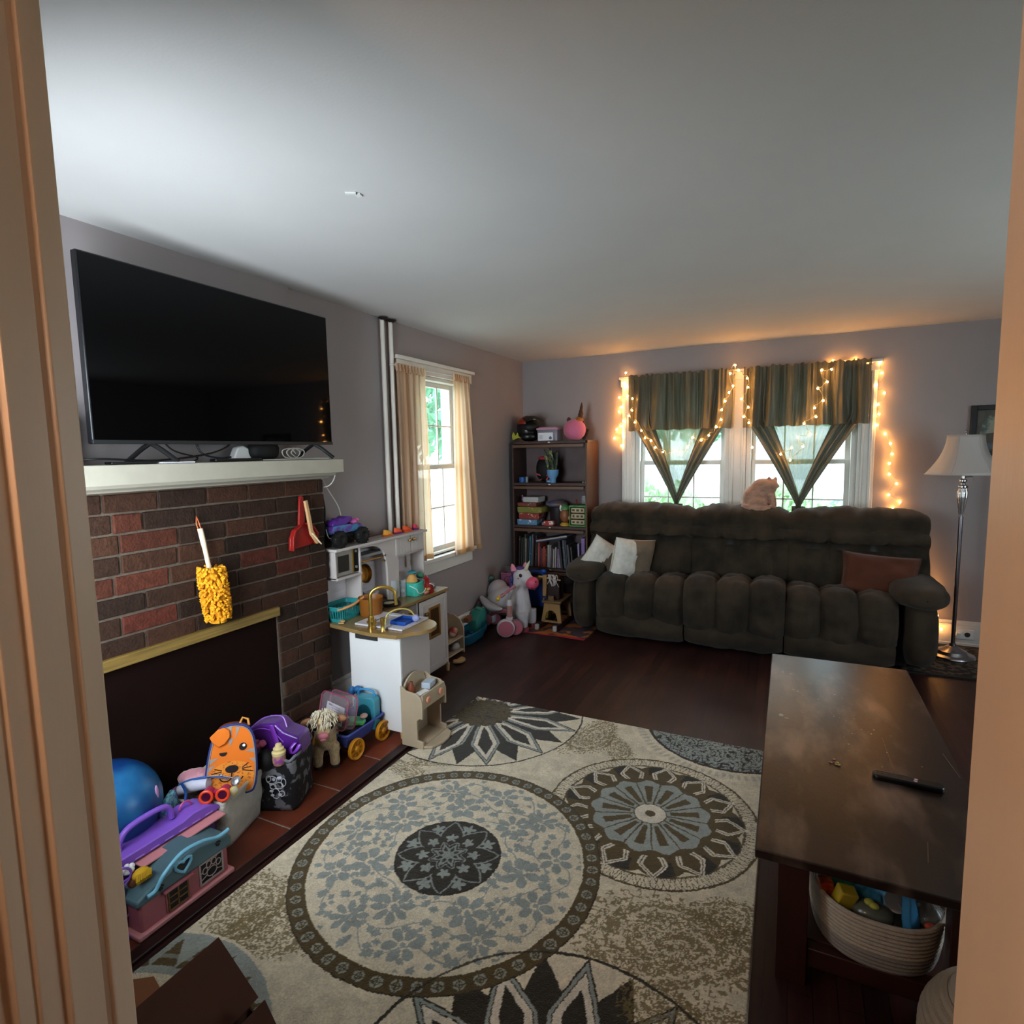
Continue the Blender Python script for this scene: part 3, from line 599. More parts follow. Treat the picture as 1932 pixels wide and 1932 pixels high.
w = MB(); w.bx((-2.17, 2.335, .592), (.03, .05, .006), (0, 0, 40)); w.bx((-2.18, 2.35, .60), (.02, .05, .006), (8, 0, 65)); tag(w.build('wood_stick', woodl, bevel=.002), 'small pale wooden sticks on the counter by the bricks', 'toy stick')
# monster truck
t = thing('toy_truck', 'purple and blue toy truck with big black wheels on the top shelf', 'toy truck', (-2.25, 2.48, .99))
w = MB(); tr = []
for x, y in ((-2.20, 2.385), (-2.20, 2.57), (-2.295, 2.385), (-2.295, 2.57)):
    w2 = MB(); w2.lathe([(0, -.02), (.025, -.02), (.043, -.017), (.047, -.008), (.047, .008), (.043, .017), (.025, .02), (.012, .012), (0, .014)], (x, y, 1.038), 22, rot=(0, 90, 0), cap=False)
    for q in range(16): w2.bx((x, y+.046*math.cos(q*PI/8), 1.038+.046*math.sin(q*PI/8)), (.036, .006, .006), (math.degrees(q*PI/8), 0, 0))
    w2.build('wheel', blackm, t)
w = MB(); w.cyl((-2.295, 2.385, 1.038), (-2.2, 2.385, 1.038), .008); w.cyl((-2.295, 2.57, 1.038), (-2.2, 2.57, 1.038), .008); w.bx((-2.248, 2.48, 1.05), (.05, .16, .02)); w.build('chassis', blackm, t, bevel=.002)
w = MB(); w.prism([(2.36, 1.065), (2.60, 1.065), (2.61, 1.085), (2.58, 1.105), (2.50, 1.11), (2.44, 1.115), (2.36, 1.11), (2.35, 1.085)], -2.285, -2.212, X=XP); w.build('lower_body', mat('truck_blue', '#3f86a8', .4, c2='#6a3b95', mixs=25), t, bevel=.006)
w = MB(); w.prism([(2.36, 1.11), (2.46, 1.112), (2.50, 1.125), (2.52, 1.15), (2.47, 1.158), (2.44, 1.145), (2.42, 1.152), (2.40, 1.135), (2.38, 1.145), (2.36, 1.125)], -2.28, -2.217, X=XP); w.build('cab', mat('truck_purple', '#5b2d8a', .4), t, bevel=.005)
w = MB(); w.ell((-2.25, 2.55, 1.118), (.028, .03, .018)); w.ell((-2.24, 2.575, 1.125), (.012, .018, .012)); w.build('hood', mat('truck_pink', '#c05fa0', .4), t)
# little play shoes in a row
for k, (y, c, c2, lb) in enumerate(((2.86, '#c8641f', '#e0a23c', 'orange toy shoe first in the row on the kitchen shelf'), (2.965, '#6a1f63', '#d4552a', 'purple toy shoe second in the row on the kitchen shelf'), (3.06, '#d0501f', '#e8902c', 'long orange toy shoe third in the row on the kitchen shelf'), (3.155, '#b5264a', '#5a2a7a', 'small red and purple toy shoe at the end of the shelf'))):
    t = thing('toy_shoe', lb, 'toy shoe', (-2.245, y, .99), group='toy shoes on the kitchen shelf')
    L_ = .045 if k < 2 else (.05 if k == 2 else .025)
    w = MB(); w.prism([(x*1., yy) for x, yy in rrect(.04, L_*2, .016)], 0, .010); w.build('sole', mat('shoe_a%d' % k, c if k < 3 else c2, .5), t, world=False, bevel=.002)
    w = MB()
    w.grid(lambda u, v: (.018*math.cos(2*PI*u)*(1-.25*v), (L_-.004)*math.sin(2*PI*u)*(1-.35*v)-.006*v, .010+.024*v*(1-.35*math.sin(2*PI*u))), 20, 5, cu=True)
    w.build('upper', mat('shoe_b%d' % k, c2 if k < 2 else c, .5), t, world=False, solid=.004)

# ------------------------------------------------------------------ bookcase in the corner
bcm = mat('bookcase_wood', '#46302a', .5, var=.25, vs=9, stretch=(1, 1, 6))
bcs = mat('bookcase_side', '#5a3a22', .5, var=.2, vs=7, stretch=(1, 1, .3))
X0_, X1_, Y0_, Y1_ = -2.335, -1.60, 4.85, 5.16
bc = thing('bookcase', 'dark wooden bookcase with tip-up fronts in the corner behind the sofa', 'bookcase', ((X0_+X1_)/2, 5.0, 0))
w = MB(); w.box(X1_-.018, X1_, Y0_, Y1_, 0, 1.585); w.build('side_panel', bcs, bc, bevel=.002)
w = MB(); w.box(X0_, X0_+.018, Y0_, Y1_, 0, 1.585); w.build('side_panel', bcm, bc, bevel=.002)
w = MB(); w.box(X0_+.018, X1_-.018, Y1_-.012, Y1_, 0.02, 1.58); w.build('back_panel', mat('bookcase_back', '#6e5c5c', .6, var=.15, vs=8), bc)
for z in (.02, .405, .80, 1.195, 1.575):
    w = MB(); w.box(X0_+.018 if z < 1.5 else X0_-.01, X1_-.018 if z < 1.5 else X1_+.005, Y0_+(0 if z > 1.5 else .003), Y1_-.012, z-.012, z+.012); sh = w.build('shelf', bcm, bc, bevel=.002)
    if z > .1:
        w = MB(); w.box(X0_+.02, X1_-.03, Y0_-.012, Y0_+.006, z-.045, z-.018); w.build('front_rail', mat('rail_wood', '#6a5040', .35), sh, bevel=.003)
        w = MB(); w.ell(((X0_+X1_)/2+.01, Y0_-.004, z+.0), (.012, .006, .007)); w.build('shelf_knob', mat('pearl', '#c8beb0', .3), sh)
for z in (1.21, 1.225):
    pass
w = MB(); w.ell((-1.645, Y0_+.02, 1.215), .006); w.ell((-1.625, Y0_+.02, 1.215), .006); w.build('shelf_peg', mat('pearl2', '#d8d0c4', .3), bc)
# books: bottom shelf visible (z .417)
cols = ['#2a2628', '#38322e', '#3d3a33', '#59564a', '#8a8a80', '#3a2c30', '#3a6f86', '#6f7480', '#44302c', '#4a3434', '#352c2c', '#b35a52', '#5a3a4a', '#8a4a55', '#b8532a', '#7a2f35', '#a0a09a', '#8f8f92', '#6a4a5a', '#b3b3ae', '#a4a49c', '#8a6f92', '#9fa0a5', '#3f3a40', '#5a6070', '#4b4b4e', '#55555a', '#4d4d50']
names = ['black', 'dark brown', 'dark olive', 'grey green', 'pale grey', 'dark plum', 'teal blue', 'slate grey', 'chocolate', 'maroon brown', 'charcoal', 'salmon red', 'dark violet', 'dusty rose', 'orange', 'wine red', 'light grey', 'cool grey', 'mauve', 'off-white', 'bone white', 'lavender grey', 'silver', 'near-black', 'steel blue', 'graphite', 'ash grey', 'iron grey']
x = X0_+.035; r3 = random.Random(11)
for k, c in enumerate(cols):
    th = r3.uniform(.011, .021); hgt = r3.uniform(.26, .30) if k < 12 else r3.uniform(.17, .22)
    if k > 22: hgt = r3.uniform(.2, .29)
    if x+th > X1_-.09: break
    dep = r3.uniform(.17, .2); y0 = Y0_+.03+r3.uniform(0, .02)
    t = thing('book', '%s spined book, number %d along the row after the %s one on the book shelf' % (names[k], k+1, names[k-1] if k else 'dark side, first') if k else 'black spined book first along the book shelf, against the dark side', 'book', (x+th/2, y0+dep/2, .4185), (0, r3.uniform(1.2, 3) if k < 22 else r3.uniform(-6, -3), 0), group='upright books on the lowest visible shelf')
    t['label'] = '%s spined upright book just past the %s one on the book shelf' % (names[k], names[k-1] if k else 'bookcase side')
    w = MB(); w.box(-th/2, th/2, -dep/2, -dep/2+.003, 0, hgt); w.box(-th/2, -th/2+.002, -dep/2, dep/2, 0, hgt); w.box(th/2-.002, th/2, -dep/2, dep/2, 0, hgt)
    w.build('cover', mat('book_%d' % k, c, .55, c2='#d0c8b8' if k % 3 == 0 else None, mixlo=.62, mixhi=.66, mixs=45), t, world=False, bevel=.001)
    w = MB(); w.box(-th/2+.002, th/2-.002, -dep/2+.003, dep/2-.004, .004, hgt-.004); w.build('pages', mat('pages', '#b8b0a0', .9), t, world=False)
    x += th+(.004 if k < 22 else .008)
t = thing('book', 'wide lavender book upright at the end of the book shelf', 'book', (-1.655, 4.99, .4185), group='upright books on the lowest visible shelf')
w = MB(); w.box(-.018, .016, -.1, .1, 0, .29); w.build('cover', mat('lavender', '#8a72a8', .5), t, world=False, bevel=.002)
t = thing('book', 'slim pale violet book beside the wide lavender book', 'book', (-1.69, 4.98, .4185), (0, -2, 0), group='upright books on the lowest visible shelf')
w = MB(); w.box(-.008, .008, -.1, .1, 0, .24); w.build('cover', mat('violet_pale', '#a595b8', .5), t, world=False, bevel=.002)
t = thing('book', 'large blue book lying slanted on top of the row of books', 'book', (-1.96, 4.98, .685), (0, -11, 0))
w = MB(); w.box(-.16, .16, -.1, .1, -.012, .0); w.box(-.16, -.156, -.1, .1, 0, .014); w.box(-.16, .16, -.1, .1, .014, .017); w.build('cover', mat('book_blue', '#20335c', .45), t, world=False, bevel=.001)
w = MB(); w.box(-.155, .155, -.095, .095, 0, .014); w.build('pages', MATS['pages'], t, world=False)
# games shelf (z .812)
def gbox(lab, c, sz, colr, rz=0, nm='game_box', c2=None, cat='game box', grp='boxed games stacked on the middle shelf'):
    t = thing(nm, lab, cat, c, (0, 0, rz), group=grp)
    w = MB(); w.bx((0, 0, sz[2]*.35), (sz[0]*.98, sz[1]*.98, sz[2]*.7)); w.build('base', mat('gb_'+colr, colr, .5), t, world=False, bevel=.0015)
    w = MB(); w.bx((0, 0, sz[2]*.62), (sz[0], sz[1], sz[2]*.76)); w.build('lid', mat('gl_'+colr, colr, .45, c2=c2, mixs=22, mixlo=.55, mixhi=.6), t, world=False, bevel=.0015)
    return t
gbox('pale blue game box at the bottom of its stack', (-2.20, 4.97, .812), (.20, .19, .05), '#5d87a6', 0, c2='#cfd8de')
gbox('red game box lying above the pale blue box', (-2.185, 4.975, .865), (.20, .2, .058), '#8c2f22', 3, c2='#c9a08a')
gbox('olive green game box above the red box', (-2.17, 4.975, .926), (.25, .2, .055), '#7c7d3c', -2, c2='#b08a4e')
gbox('rusty red game box on top of the green box', (-2.205, 4.98, .984), (.19, .19, .035), '#7c3a2c', 2, c2='#9a9a92')
gbox('white box tipped on top of the stacked games', (-2.17, 4.98, 1.022), (.16, .15, .05), '#b9b7b4', -3)
gbox('small red box with pale dots beside the game stack', (-1.985, 4.92, .812), (.09, .09, .045), '#9c3a30', 0, 'small_box', c2='#e0dcd4', cat='box', grp='loose small boxes')
w = MB(); w.ell((-2.045, 4.9, .825), (.014, .014, .016)); tag(w.build('toy_dice', mat('pinkish', '#b8868c', .5)), 'tiny pink toy at the foot of the game stack', 'toy')
w = MB(); w.ell((-2.26, 4.93, 1.045), (.014, .02, .026)); w.ell((-2.262, 4.92, 1.075), (.008, .01, .016)); tag(w.build('toy_figure', mat('mauve_fig', '#8c6a86', .6)), 'small mauve figure on the stacked games', 'toy')
w = MB(); w.lathe([(0, .98), (.09, .985), (.105, 1.0), (.1, 1.012), (.06, 1.035), (0, 1.045)], (-1.945, 5.0, 0), 28, sy=.85); tag(w.build('lidded_dish', mat('dish_violet', '#6c6a8c', .35, c2='#7a6a5c', mixs=12)), 'shallow violet dome lying across the toy shelf', 'dish')
w = MB(); w.lathe([(0, .812), (.07, .812), (.08, .83), (.085, .975), (0, .98)], (-1.945, 5.04, 0), 24); tag(w.build('storage_tin', mat('tin_dark', '#2c2428', .5)), 'dark round tin below the violet dome', 'tin')
t = thing('cookie_jar', 'brown rounded toy jar with green lid and yellow base', 'jar', (-1.84, 4.93, .812))  # plain jar standing in for a potato-shaped toy
w = MB(); w.ell((0, 0, .095), (.05, .045, .07)); w.build('body', mat('jar_brown', '#8a5a38', .45), t, world=False)
w = MB(); w.lathe([(0, 0), (.045, 0), (.048, .012), (.03, .03), (0, .03)], n=22, sy=.9); w.build('base', mat('jar_yellow', '#c9a24a', .5), t, world=False)
w = MB(); w.lathe([(.035, .145), (.048, .15), (.045, .17), (.03, .19), (0, .2)], n=22); w.build('lid', mat('jar_green', '#5f8a5c', .4), t, world=False)
w = MB(); w.ell((-.03, -.03, .165), (.012, .008, .03)); w.build('spoon', whitep, t, world=False)
w = MB(); w.ell((.052, -.02, .075), (.02, .008, .018)); w.build('ear_handle', mat('pink_pl', '#cf8a90', .4), t, world=False)
t = thing('drawer_box', 'small green framed rack with three cream drawers', 'drawer box', (-1.70, 4.96, .812))
gp = mat('rack_green', '#4d8a48', .4)
w = MB()
for sx in (-.075, .07): w.tube([(sx, -.08, 0), (sx, -.08, .19)], .006, 8); w.tube([(sx, .08, 0), (sx, .08, .19)], .006, 8)
w.bx((-.003, 0, .008), (.15, .17, .012)); w.bx((-.003, 0, .188), (.15, .17, .012)); w.build('rack', gp, t, world=False)
for k in range(3):
    w = MB(); w.bx((0, -.005, .042+k*.054), (.125, .155, .044)); d = w.build('drawer', mat('cream_drawer', '#b8a888', .5), t, world=False, bevel=.003)
    w = MB(); r4 = random.Random(k)
    for q in range(3): w.bx((-.04+.04*q, -.084, .042+k*.054), (.016+.008*r4.random(), .002, .018)); 
    w.build('drawer_picture', mat('ink', '#4a423e', .6), d, world=False)
w = MB(); w.lathe([(0, 0), (.028, 0), (.03, .03), (.025, .07), (0, .075)], (-1.665, 4.97, 1.015), 18); tag(w.build('glass_jar', clearg), 'small clear jar on top of the drawer rack', 'jar')
w = MB(); w.cyl((-1.735, 4.95, 1.012), (-1.735, 4.95, 1.055), .005, r2=.009); tag(w.build('red_marker', redp), 'short red marker standing on the drawer rack', 'marker')
# helmet shelf (z 1.207)
t = thing('toy_helmet', 'black helmet-shaped bag with red trim on the upper shelf', 'helmet', (-2.03, 4.99, 1.207))
w = MB(); w.ell((-.0, 0, .12), (.11, .10, .12), e=.8); w.build('shell', blackm, t, world=False)
w = MB(); w.ell((0, -.05, .225), (.075, .04, .02)); w.build('red_brim', mat('coral', '#a83a44', .6), t, world=False)
w = MB(); w.bx((-.05, -.102, .075), (.045, .008, .012), (0, 20, 0)); w.bx((.05, -.10, .075), (.05, .008, .012), (0, -25, 0)); w.bx((.04, -.10, .045), (.012, .008, .05), (0, 35, 0)); w.bx((-.03, -.10, .03), (.03, .008, .008), (0, -20, 0)); w.build('red_stripe', MATS['coral'], t, world=False)
t = thing('potted_plant', 'striped snake plant in a pale blue boot-shaped pot', 'plant', (-1.945, 4.90, 1.207))
w = MB(); w.lathe([(0, 0), (.028, 0), (.032, .045), (.05, .07), (.055, .12), (.048, .12), (0, .11)], n=22); w.ell((-.03, -.02, .015), (.025, .03, .015)); w.build('pot', mat('pot_blue', '#6f9cc4', .45), t, world=False)
for k, (lx, ly, h, tilt) in enumerate(((-.02, -.01, .2, -16), (.0, 0, .21, -6), (.02, .01, .18, 8), (-.005, .02, .17, 2), (-.03, 0, .13, -25), (.03, 0, .12, 18))):
    w = MB(); X_ = M4((lx, ly, .11), (0, tilt, 30*k)); w.X = X_
    w.grid(lambda u, v: ((u-.5)*.045*math.sin(PI*min(.97, v*.9+.12))**.7, .01*math.cos((u-.5)*PI)*(1)+.0*v, v*h), 6, 10)
    w.build('leaf', mat('snake_leaf', '#23301c', .4, c2='#7c8440', mixs=28, mixlo=.52, mixhi=.58), t, world=False, solid=.003)
w = MB(); w.lathe([(0, 0), (.034, 0), (.036, .025), (.034, .05), (0, .052)], (-2.26, 4.93, 1.207), 20); tag(w.build('blue_pot', mat('tape_blue', '#2d5f9c', .5)), 'small round blue tub in the corner of the upper shelf', 'tub')
w = MB(); w.cyl((-2.205, 4.90, 1.208), (-2.205, 4.90, 1.262), .014); tag(w.build('pill_bottle', mat('grey_tube', '#7f7f86', .4)), 'grey tube standing beside the small blue tub', 'tube')
# on top (z 1.588)
t = thing('motocross_helmet', 'black, red and lime motocross helmet on top of the bookcase', 'helmet', (-2.215, 4.99, 1.588))
w = MB(); w.ell((0, 0, .118), (.112, .125, .116), nu=32, nv=20, e=.85); w.build('shell', mat('helmet_black', '#120f0d', .35, coat=.3), t, world=False, smooth=80)
w = MB(); w.grid(lambda u, v: (.118*math.cos(R_(150+130*u))*math.cos(R_(20+62*v)), .131*math.sin(R_(150+130*u))*math.cos(R_(20+62*v)), .12+.122*math.sin(R_(20+62*v))), 14, 8); w.build('red_crown', mat('helmet_red', '#8f3420', .4, c2='#a8862e', mixs=14, mixlo=.6, mixhi=.62), t, world=False, smooth=80, solid=.004)
w = MB(); w.ell((.045, -.075, .13), (.075, .05, .052), (0, 0, 25)); w.build('visor_opening', mat('visor_dark', '#030303', .6), t, world=False, smooth=80)
w = MB(); w.grid(lambda u, v: (.055+.16*(u-.5)-.0*v+.07*v, -.07-.075*v+.05*(u-.5), .215+.018*math.cos((u-.5)*PI)-.035*v), 10, 6); w.build('peak', mat('peak_paint', '#17110e', .4, c2='#a3a43a', mixs=12, mixlo=.6, mixhi=.62), t, world=False, solid=.006)
w = MB(); w.ell((.04, -.095, .045), (.075, .045, .032), (0, 0, 25), e=.7); w.build('chin_guard', blackp, t, world=False)
w = MB(); w.prism([(-.115, .015), (-.06, .035), (-.02, .028), (-.055, .05), (-.065, .085), (-.085, .055), (-.11, .095), (-.125, .05)], -.118, -.108, X=YP); w.build('lime_flash', mat('lime', '#a5a33a', .4), t, world=False)
t = thing('storage_box', 'clear plastic craft box with pink lid on top of the bookcase', 'storage box', (-1.99, 4.96, 1.588))
w = MB(); w.prism(rrect(.20, .16, .015), 0, .10); w.build('box', mat('clear_tub', '#9c98a8', .2, alpha=.6), t, world=False, bevel=.003)
w = MB(); w.prism(rrect(.215, .175, .018), .10, .118); w.prism(rrect(.18, .14, .015), .118, .126); w.build('lid', mat('lid_pink', '#b58a9a', .35), t, world=False, bevel=.003)
w = MB(); w.box(-.085, .06, -.083, -.081, .004, .075); lb = w.build('paper_label', mat('label_white', '#d8d8dc', .6), t, world=False)
w = MB()
for q in range(5): w.box(-.075, -.045+.01*(q % 2), -.0845, -.083, .02+q*.008, .022+q*.008)
w.prism([(.025, .015), (.045, .015), (.05, .03), (.035, .045), (.02, .03)], -.0845, -.083, X=YP); w.build('print', mat('print_ink', '#6a5a8a', .6), lb, world=False)
w = MB()
for q in range(12): w.ell((r3.uniform(-.08, .08), r3.uniform(-.06, .06), r3.uniform(.015, .085)), .016)
w.build('craft_pieces', mat('craft_mix', '#6a5a7a', .6, c2='#b59a9a', mixs=40), t, world=False)
t = thing('unicorn_plush', 'round pink unicorn plush with a twisted brown horn', 'plush toy', (-1.755, 4.97, 1.588))
pk = mat('plush_pink', '#c9718f', .95, sheen=.3, var=.06, vs=80)
w = MB(); w.ell((0, 0, .095), (.103, .09, .098), nu=32, nv=20); w.build('body', pk, t, world=False)
w = MB()
w.tube([(.045, 0, .18), (.055, 0, .21), (.06, 0, .24), (.062, 0, .27), (.066, 0, .30), (.068, 0, .335)], [.03, .022, .022, .014, .013, .003], 10)
for q in range(5): w.ell((.05+.004*q, 0, .205+.027*q), (.024-.004*q, .024-.004*q, .014))
w.build('horn', mat('horn_brown', '#4c2a18', .7), t, world=False)
w = MB(); w.lathe([(.034, 0), (.036, .015), (.022, .04), (0, .045)], (.045, 0, .17), 16); w.build('horn_base', mat('horn_gold', '#a8642c', .6), t, world=False)
w = MB(); w.ell((-.055, 0, .185), (.02, .012, .025)); w.ell((.08, .02, .15), (.012, .012, .02)); w.build('ear', mat('ear_brown', '#5c3a34', .9), t, world=False)
w = MB(); w.tube(spline([(.07, .03, .01), (.10, .03, .05), (.12, .02, .10)], 4), [.016]*4+[.014]*5, 8); w.build('tail', mat('tail_brown', '#3c2418', .9), t, world=False)
# ------------------------------------------------------------------ sofa
def nz(p, s=1., o=0): return mnoise.noise(Vector(p)*s+Vector((o, o*1.7, -o)))
fab = mat('sofa_velour', '#42372b', .9, sheen=.12, c2='#2b251e', mixs=5, mixlo=.4, mixhi=.65, bump=.5, bs=220, spec=.15)
sf = thing('sofa', 'long dark olive reclining sofa with three puffy seats under the curtained windows', 'sofa', (-.33, 4.75, 0))
def polyeval(P, v):
    d = [0]
    for i in range(len(P)-1): d.append(d[-1]+math.dist(P[i], P[i+1]))
    t = v*d[-1]
    for i in range(len(P)-1):
        if t <= d[i+1] or i == len(P)-2:
            k = (t-d[i])/max(1e-9, d[i+1]-d[i]); return tuple(P[i][j]*(1-k)+P[i+1][j]*k for j in (0, 1))
def upholster(x0, x1, prof, bulge, nu=22, nv=44, seams=(), tuft=None, seed=0, wr=.006, edge=6):
    """cushion strip: prof is a (y,z) path; edges sink in, seams = v positions that pinch"""
    P = [tuple(p) for p in [(q.x, q.y) for q in spline([(a, b, 0) for a, b in prof], 6)]]
    w = MB(); cy = sum(p[0] for p in P)/len(P); cz = sum(p[1] for p in P)/len(P)
    def fn(u, v):
        y, z = polyeval(P, v); a = polyeval(P, max(0, v-.02)); b = polyeval(P, min(1, v+.02))
        t = Vector((b[0]-a[0], b[1]-a[1])).normalized(); n = Vector((-t.y, t.x))
        if n.dot(Vector((y-5.0, z-.2))) < 0: n = -n
        e = abs(2*u-1)**edge; h = bulge*(1-e)
        for s, dep, wd in seams: h -= dep*math.exp(-((v-s)/wd)**2)
        if tuft: h += tuft(u, v)
        x = x0+(x1-x0)*u
        h += wr*nz((x*9, v*14, seed), 1.)+wr*.6*nz((x*26, v*9, seed), 1.)
        return (x, y+n.x*h, z+n.y*h)
    w.grid(fn, nu, nv); return w
# seats: three channels each
xs = [-1.36, -.68, .0, .665]
seatp = [(4.86, .42), (4.7, .455), (4.52, .475), (4.42, .475), (4.355, .44), (4.335, .36), (4.34, .27), (4.37, .185), (4.42, .165)]
for i in range(3):
    zoff = (.0, .03, .0)[i]
    w = MB()
    for k in range(3):
        a = xs[i]+(xs[i+1]-xs[i])*k/3; b = xs[i]+(xs[i+1]-xs[i])*(k+1)/3
        pr = [(y-(.02 if i == 1 else 0), z+zoff*(1 if z > .3 else 0)) for y, z in seatp]
        q = upholster(a-.004, b+.004, pr, .046, nu=22, nv=56, seams=((.40, .014, .03), (.66, .006, .03)), seed=i*3+k, wr=.014, edge=3); w.add(q.v, q.f)
    w.build('seat_cushion', fab, sf, smooth=80)
    w = upholster(xs[i]+.004, xs[i+1]-.004, [(4.5, .2), (4.38, .2), (4.335, .165), (4.33, .11), (4.37, .05), (4.45, .03)], .02, nu=24, nv=18, seed=20+i, wr=.01)
    w.build('footrest_roll', fab, sf, smooth=80)
# backs
bx_ = [-1.545, -.69, .01, .895]
for i in range(3):
    a, b = bx_[i], bx_[i+1]
    pr = [(4.80, .40), (4.73, .5), (4.735, .62), (4.80, .745), (4.76, .80), (4.755, .88), (4.80, .955), (4.88, .99), (4.98, .985), (5.05, .93), (5.075, .8), (5.075, .1)]
    def tf(u, v, i=i):
        h = 0.
        if .10 < v < .36:
            s = math.sin((v-.10)/.26*PI)
            for c in ((.33, .67) if i == 1 else (.30, .72)): h -= .03*s*math.exp(-((u-c)/.03)**2)
            h -= .035*math.exp(-((u-.5)/.05)**2-((v-.22)/.03)**2)
        if v > .36 and i != 2: h -= .012*math.exp(-((u-(.35 if i == 0 else .6))/.02)**2)*(v < .62)
        return h
    w = upholster(a, b, pr, .05, nu=60, nv=90, seams=((.315, .055, .018), (.55, .01, .02)), tuft=tf, seed=40+i, wr=.018, edge=5)
    w.build('backrest', fab, sf, smooth=80)
# arms: pad on top and stuffed side panel
for s, xa in ((-1, -1.485), (1, .795)):
    def armfn(u, v, s=s, xa=xa):
        a = 2*PI*u; b = (v-.5)*PI*.999; c = abs(math.cos(b))**.55
        x = xa+s*.0+.165*c*math.cos(a); z = .525+.088*c*math.copysign(abs(math.sin(a))**.8, math.sin(a)); y = 4.63+.36*math.copysign(abs(math.sin(b))**.8, math.sin(b))
        n = .012*nz((x*7, y*6, z*7), 1., s)
        return (x+n, y, z+n+.03*(y-4.63))
    w = MB(); w.grid(armfn, 36, 30, cu=True); w.build('arm_pad', fab, sf, smooth=80)
    def side(u, v, s=s, xa=xa):
        a = 2*PI*u; b = (v-.5)*PI*.999; c = abs(math.cos(b))**.35
        x = xa+s*.01+.105*c*math.copysign(abs(math.cos(a))**.7, math.cos(a)); y = 4.69+.36*c*math.copysign(abs(math.sin(a))**.45, math.sin(a)); z = .265+.235*math.copysign(abs(math.sin(b))**.85, math.sin(b))
        n = .008*nz((x*6, y*6, z*6), 1., 5+s); return (x+n, y+n, z)
    w = MB(); w.grid(side, 48, 30, cu=True); w.build('arm_side', fab, sf, smooth=80)
w = MB(); w.box(-1.40, .74, 4.45, 5.02, .03, .30); w.build('frame', blackm, sf)
# cushions
def cushion(name, lab, c, rot, w_, h_, t_, material, cat='cushion', bandc=None, seed=0):
    t = thing(name, lab, cat, c, rot, group=None)
    for sgn in (1,):
        m = MB()
        def face(s):
            def fn(u, v):
                a = 2*u-1; b = 2*v-1
                pin = 1-.07*(1-abs(a)**2)*abs(b)**3; pin2 = 1-.07*(1-abs(b)**2)*abs(a)**3
                th = t_/2*(max(0, (1-a**4)*(1-b**4)))**.45
                n = .022*nz((a*2.2, b*2.2, s), 1., seed)*(1-max(abs(a), abs(b))**4)
                return (a*w_/2*pin2, s*(th+n), b*h_/2*pin)
            return fn
        n = 26
        for s in (-1, 1):
            o0 = len(m.v); vs = [face(s)(i/(n-1), j/(n-1)) for j in range(n) for i in range(n)]
            fs = []; cs = []
            for j in range(n-1):
                for i in range(n-1):
                    a = j*n+i; f = (a, a+1, a+n+1, a+n); fs.append(f if s < 0 else f[::-1])
                    if bandc:
                        u = (i+.5)/(n-1); v_ = (j+.5)/(n-1)
                        cs.append(lin(bandc[1]) if (u+bandc[2]*(v_-.5)) > bandc[3] else lin(bandc[0]))
            m.col = (1, 1, 1); m.add(vs, fs)
            if cs: m.c[-len(cs):] = cs
        m.build('cover', material, t, world=False, smooth=80)
    m = MB(); loop = [(a*w_/2*(1-.07*(1-abs(b)**2)*abs(a)**3), 0, b*h_/2*(1-.07*(1-abs(a)**2)*abs(b)**3)) for a, b in [(-1+2*i/12, -1) for i in range(12)]+[(1, -1+2*i/12) for i in range(12)]+[(1-2*i/12, 1) for i in range(12)]+[(-1, 1-2*i/12) for i in range(12)]]
    m.tube(loop, .0035, 6, closed=True); m.build('piping', material if not bandc else mat('pipe_lin', '#a8a198', .8), t, world=False)
    return t
twotone = mat('linen_twotone', '#ffffff', .85, attr=True, bump=.5, bs=300, var=.12, vs=30)
cushion('throw_pillow', 'cream and taupe throw pillow tilted onto the sofa arm', (-1.37, 4.55, .575), (16, 30, 38), .36, .36, .13, twotone, 'pillow', ('#c4beb4', '#6e5e50', -.3, .40), 1)
cushion('throw_pillow', 'cream and taupe throw pillow standing against the sofa back', (-1.13, 4.56, .60), (8, 8, 46), .37, .37, .15, twotone, 'pillow', ('#cac4ba', '#756555', .06, .47), 2)
cushion('throw_pillow', 'rust orange throw pillow slumped in the far sofa seat', (.585, 4.64, .575), (-20, 3, -5), .47, .34, .15, mat('rust_fabric', '#502409', .9, sheen=.3, bump=.5, bs=260, var=.1, vs=12), 'pillow', None, 3)

# ------------------------------------------------------------------ cat sitting on the sofa back, looking out
t = thing('cat', 'pale ginger cat sitting on the sofa back, looking out of the window', 'cat', (-.2, 4.93, 1.02))
w = MB()
w.ell((-.235, 4.93, 1.10), (.095, .09, .105), (0, 18, 0)); w.ell((-.19, 4.94, 1.165), (.085, .075, .09), (0, 35, 0)); w.ell((-.145, 4.95, 1.17), (.06, .06, .075), (0, 40, 0))
w.ell((-.118, 4.965, 1.205), (.043, .046, .042)); w.ell((-.088, 4.985, 1.19), (.024, .024, .02))
w.ell((-.155, 4.93, 1.10), (.045, .05, .09)); w.tube([(-.125, 4.90, 1.13), (-.112, 4.89, 1.07), (-.105, 4.88, 1.03)], [.03, .021, .02]); w.tube([(-.12, 4.97, 1.13), (-.10, 4.97, 1.07), (-.095, 4.965, 1.03)], [.03, .02, .02])
w.ell((-.215, 4.865, 1.065), (.07, .05, .055)); w.ell((-.15, 4.855, 1.035), (.045, .022, .016)); w.ell((-.10, 4.87, 1.028), (.025, .018, .014))
w.tube(spline([(-.31, 4.92, 1.04), (-.315, 4.87, 1.035), (-.28, 4.83, 1.03), (-.22, 4.815, 1.022), (-.155, 4.825, 1.02), (-.12, 4.835, 1.022)], 5), [.021]*20+[.02, .019, .018, .016, .013, .009], 10)
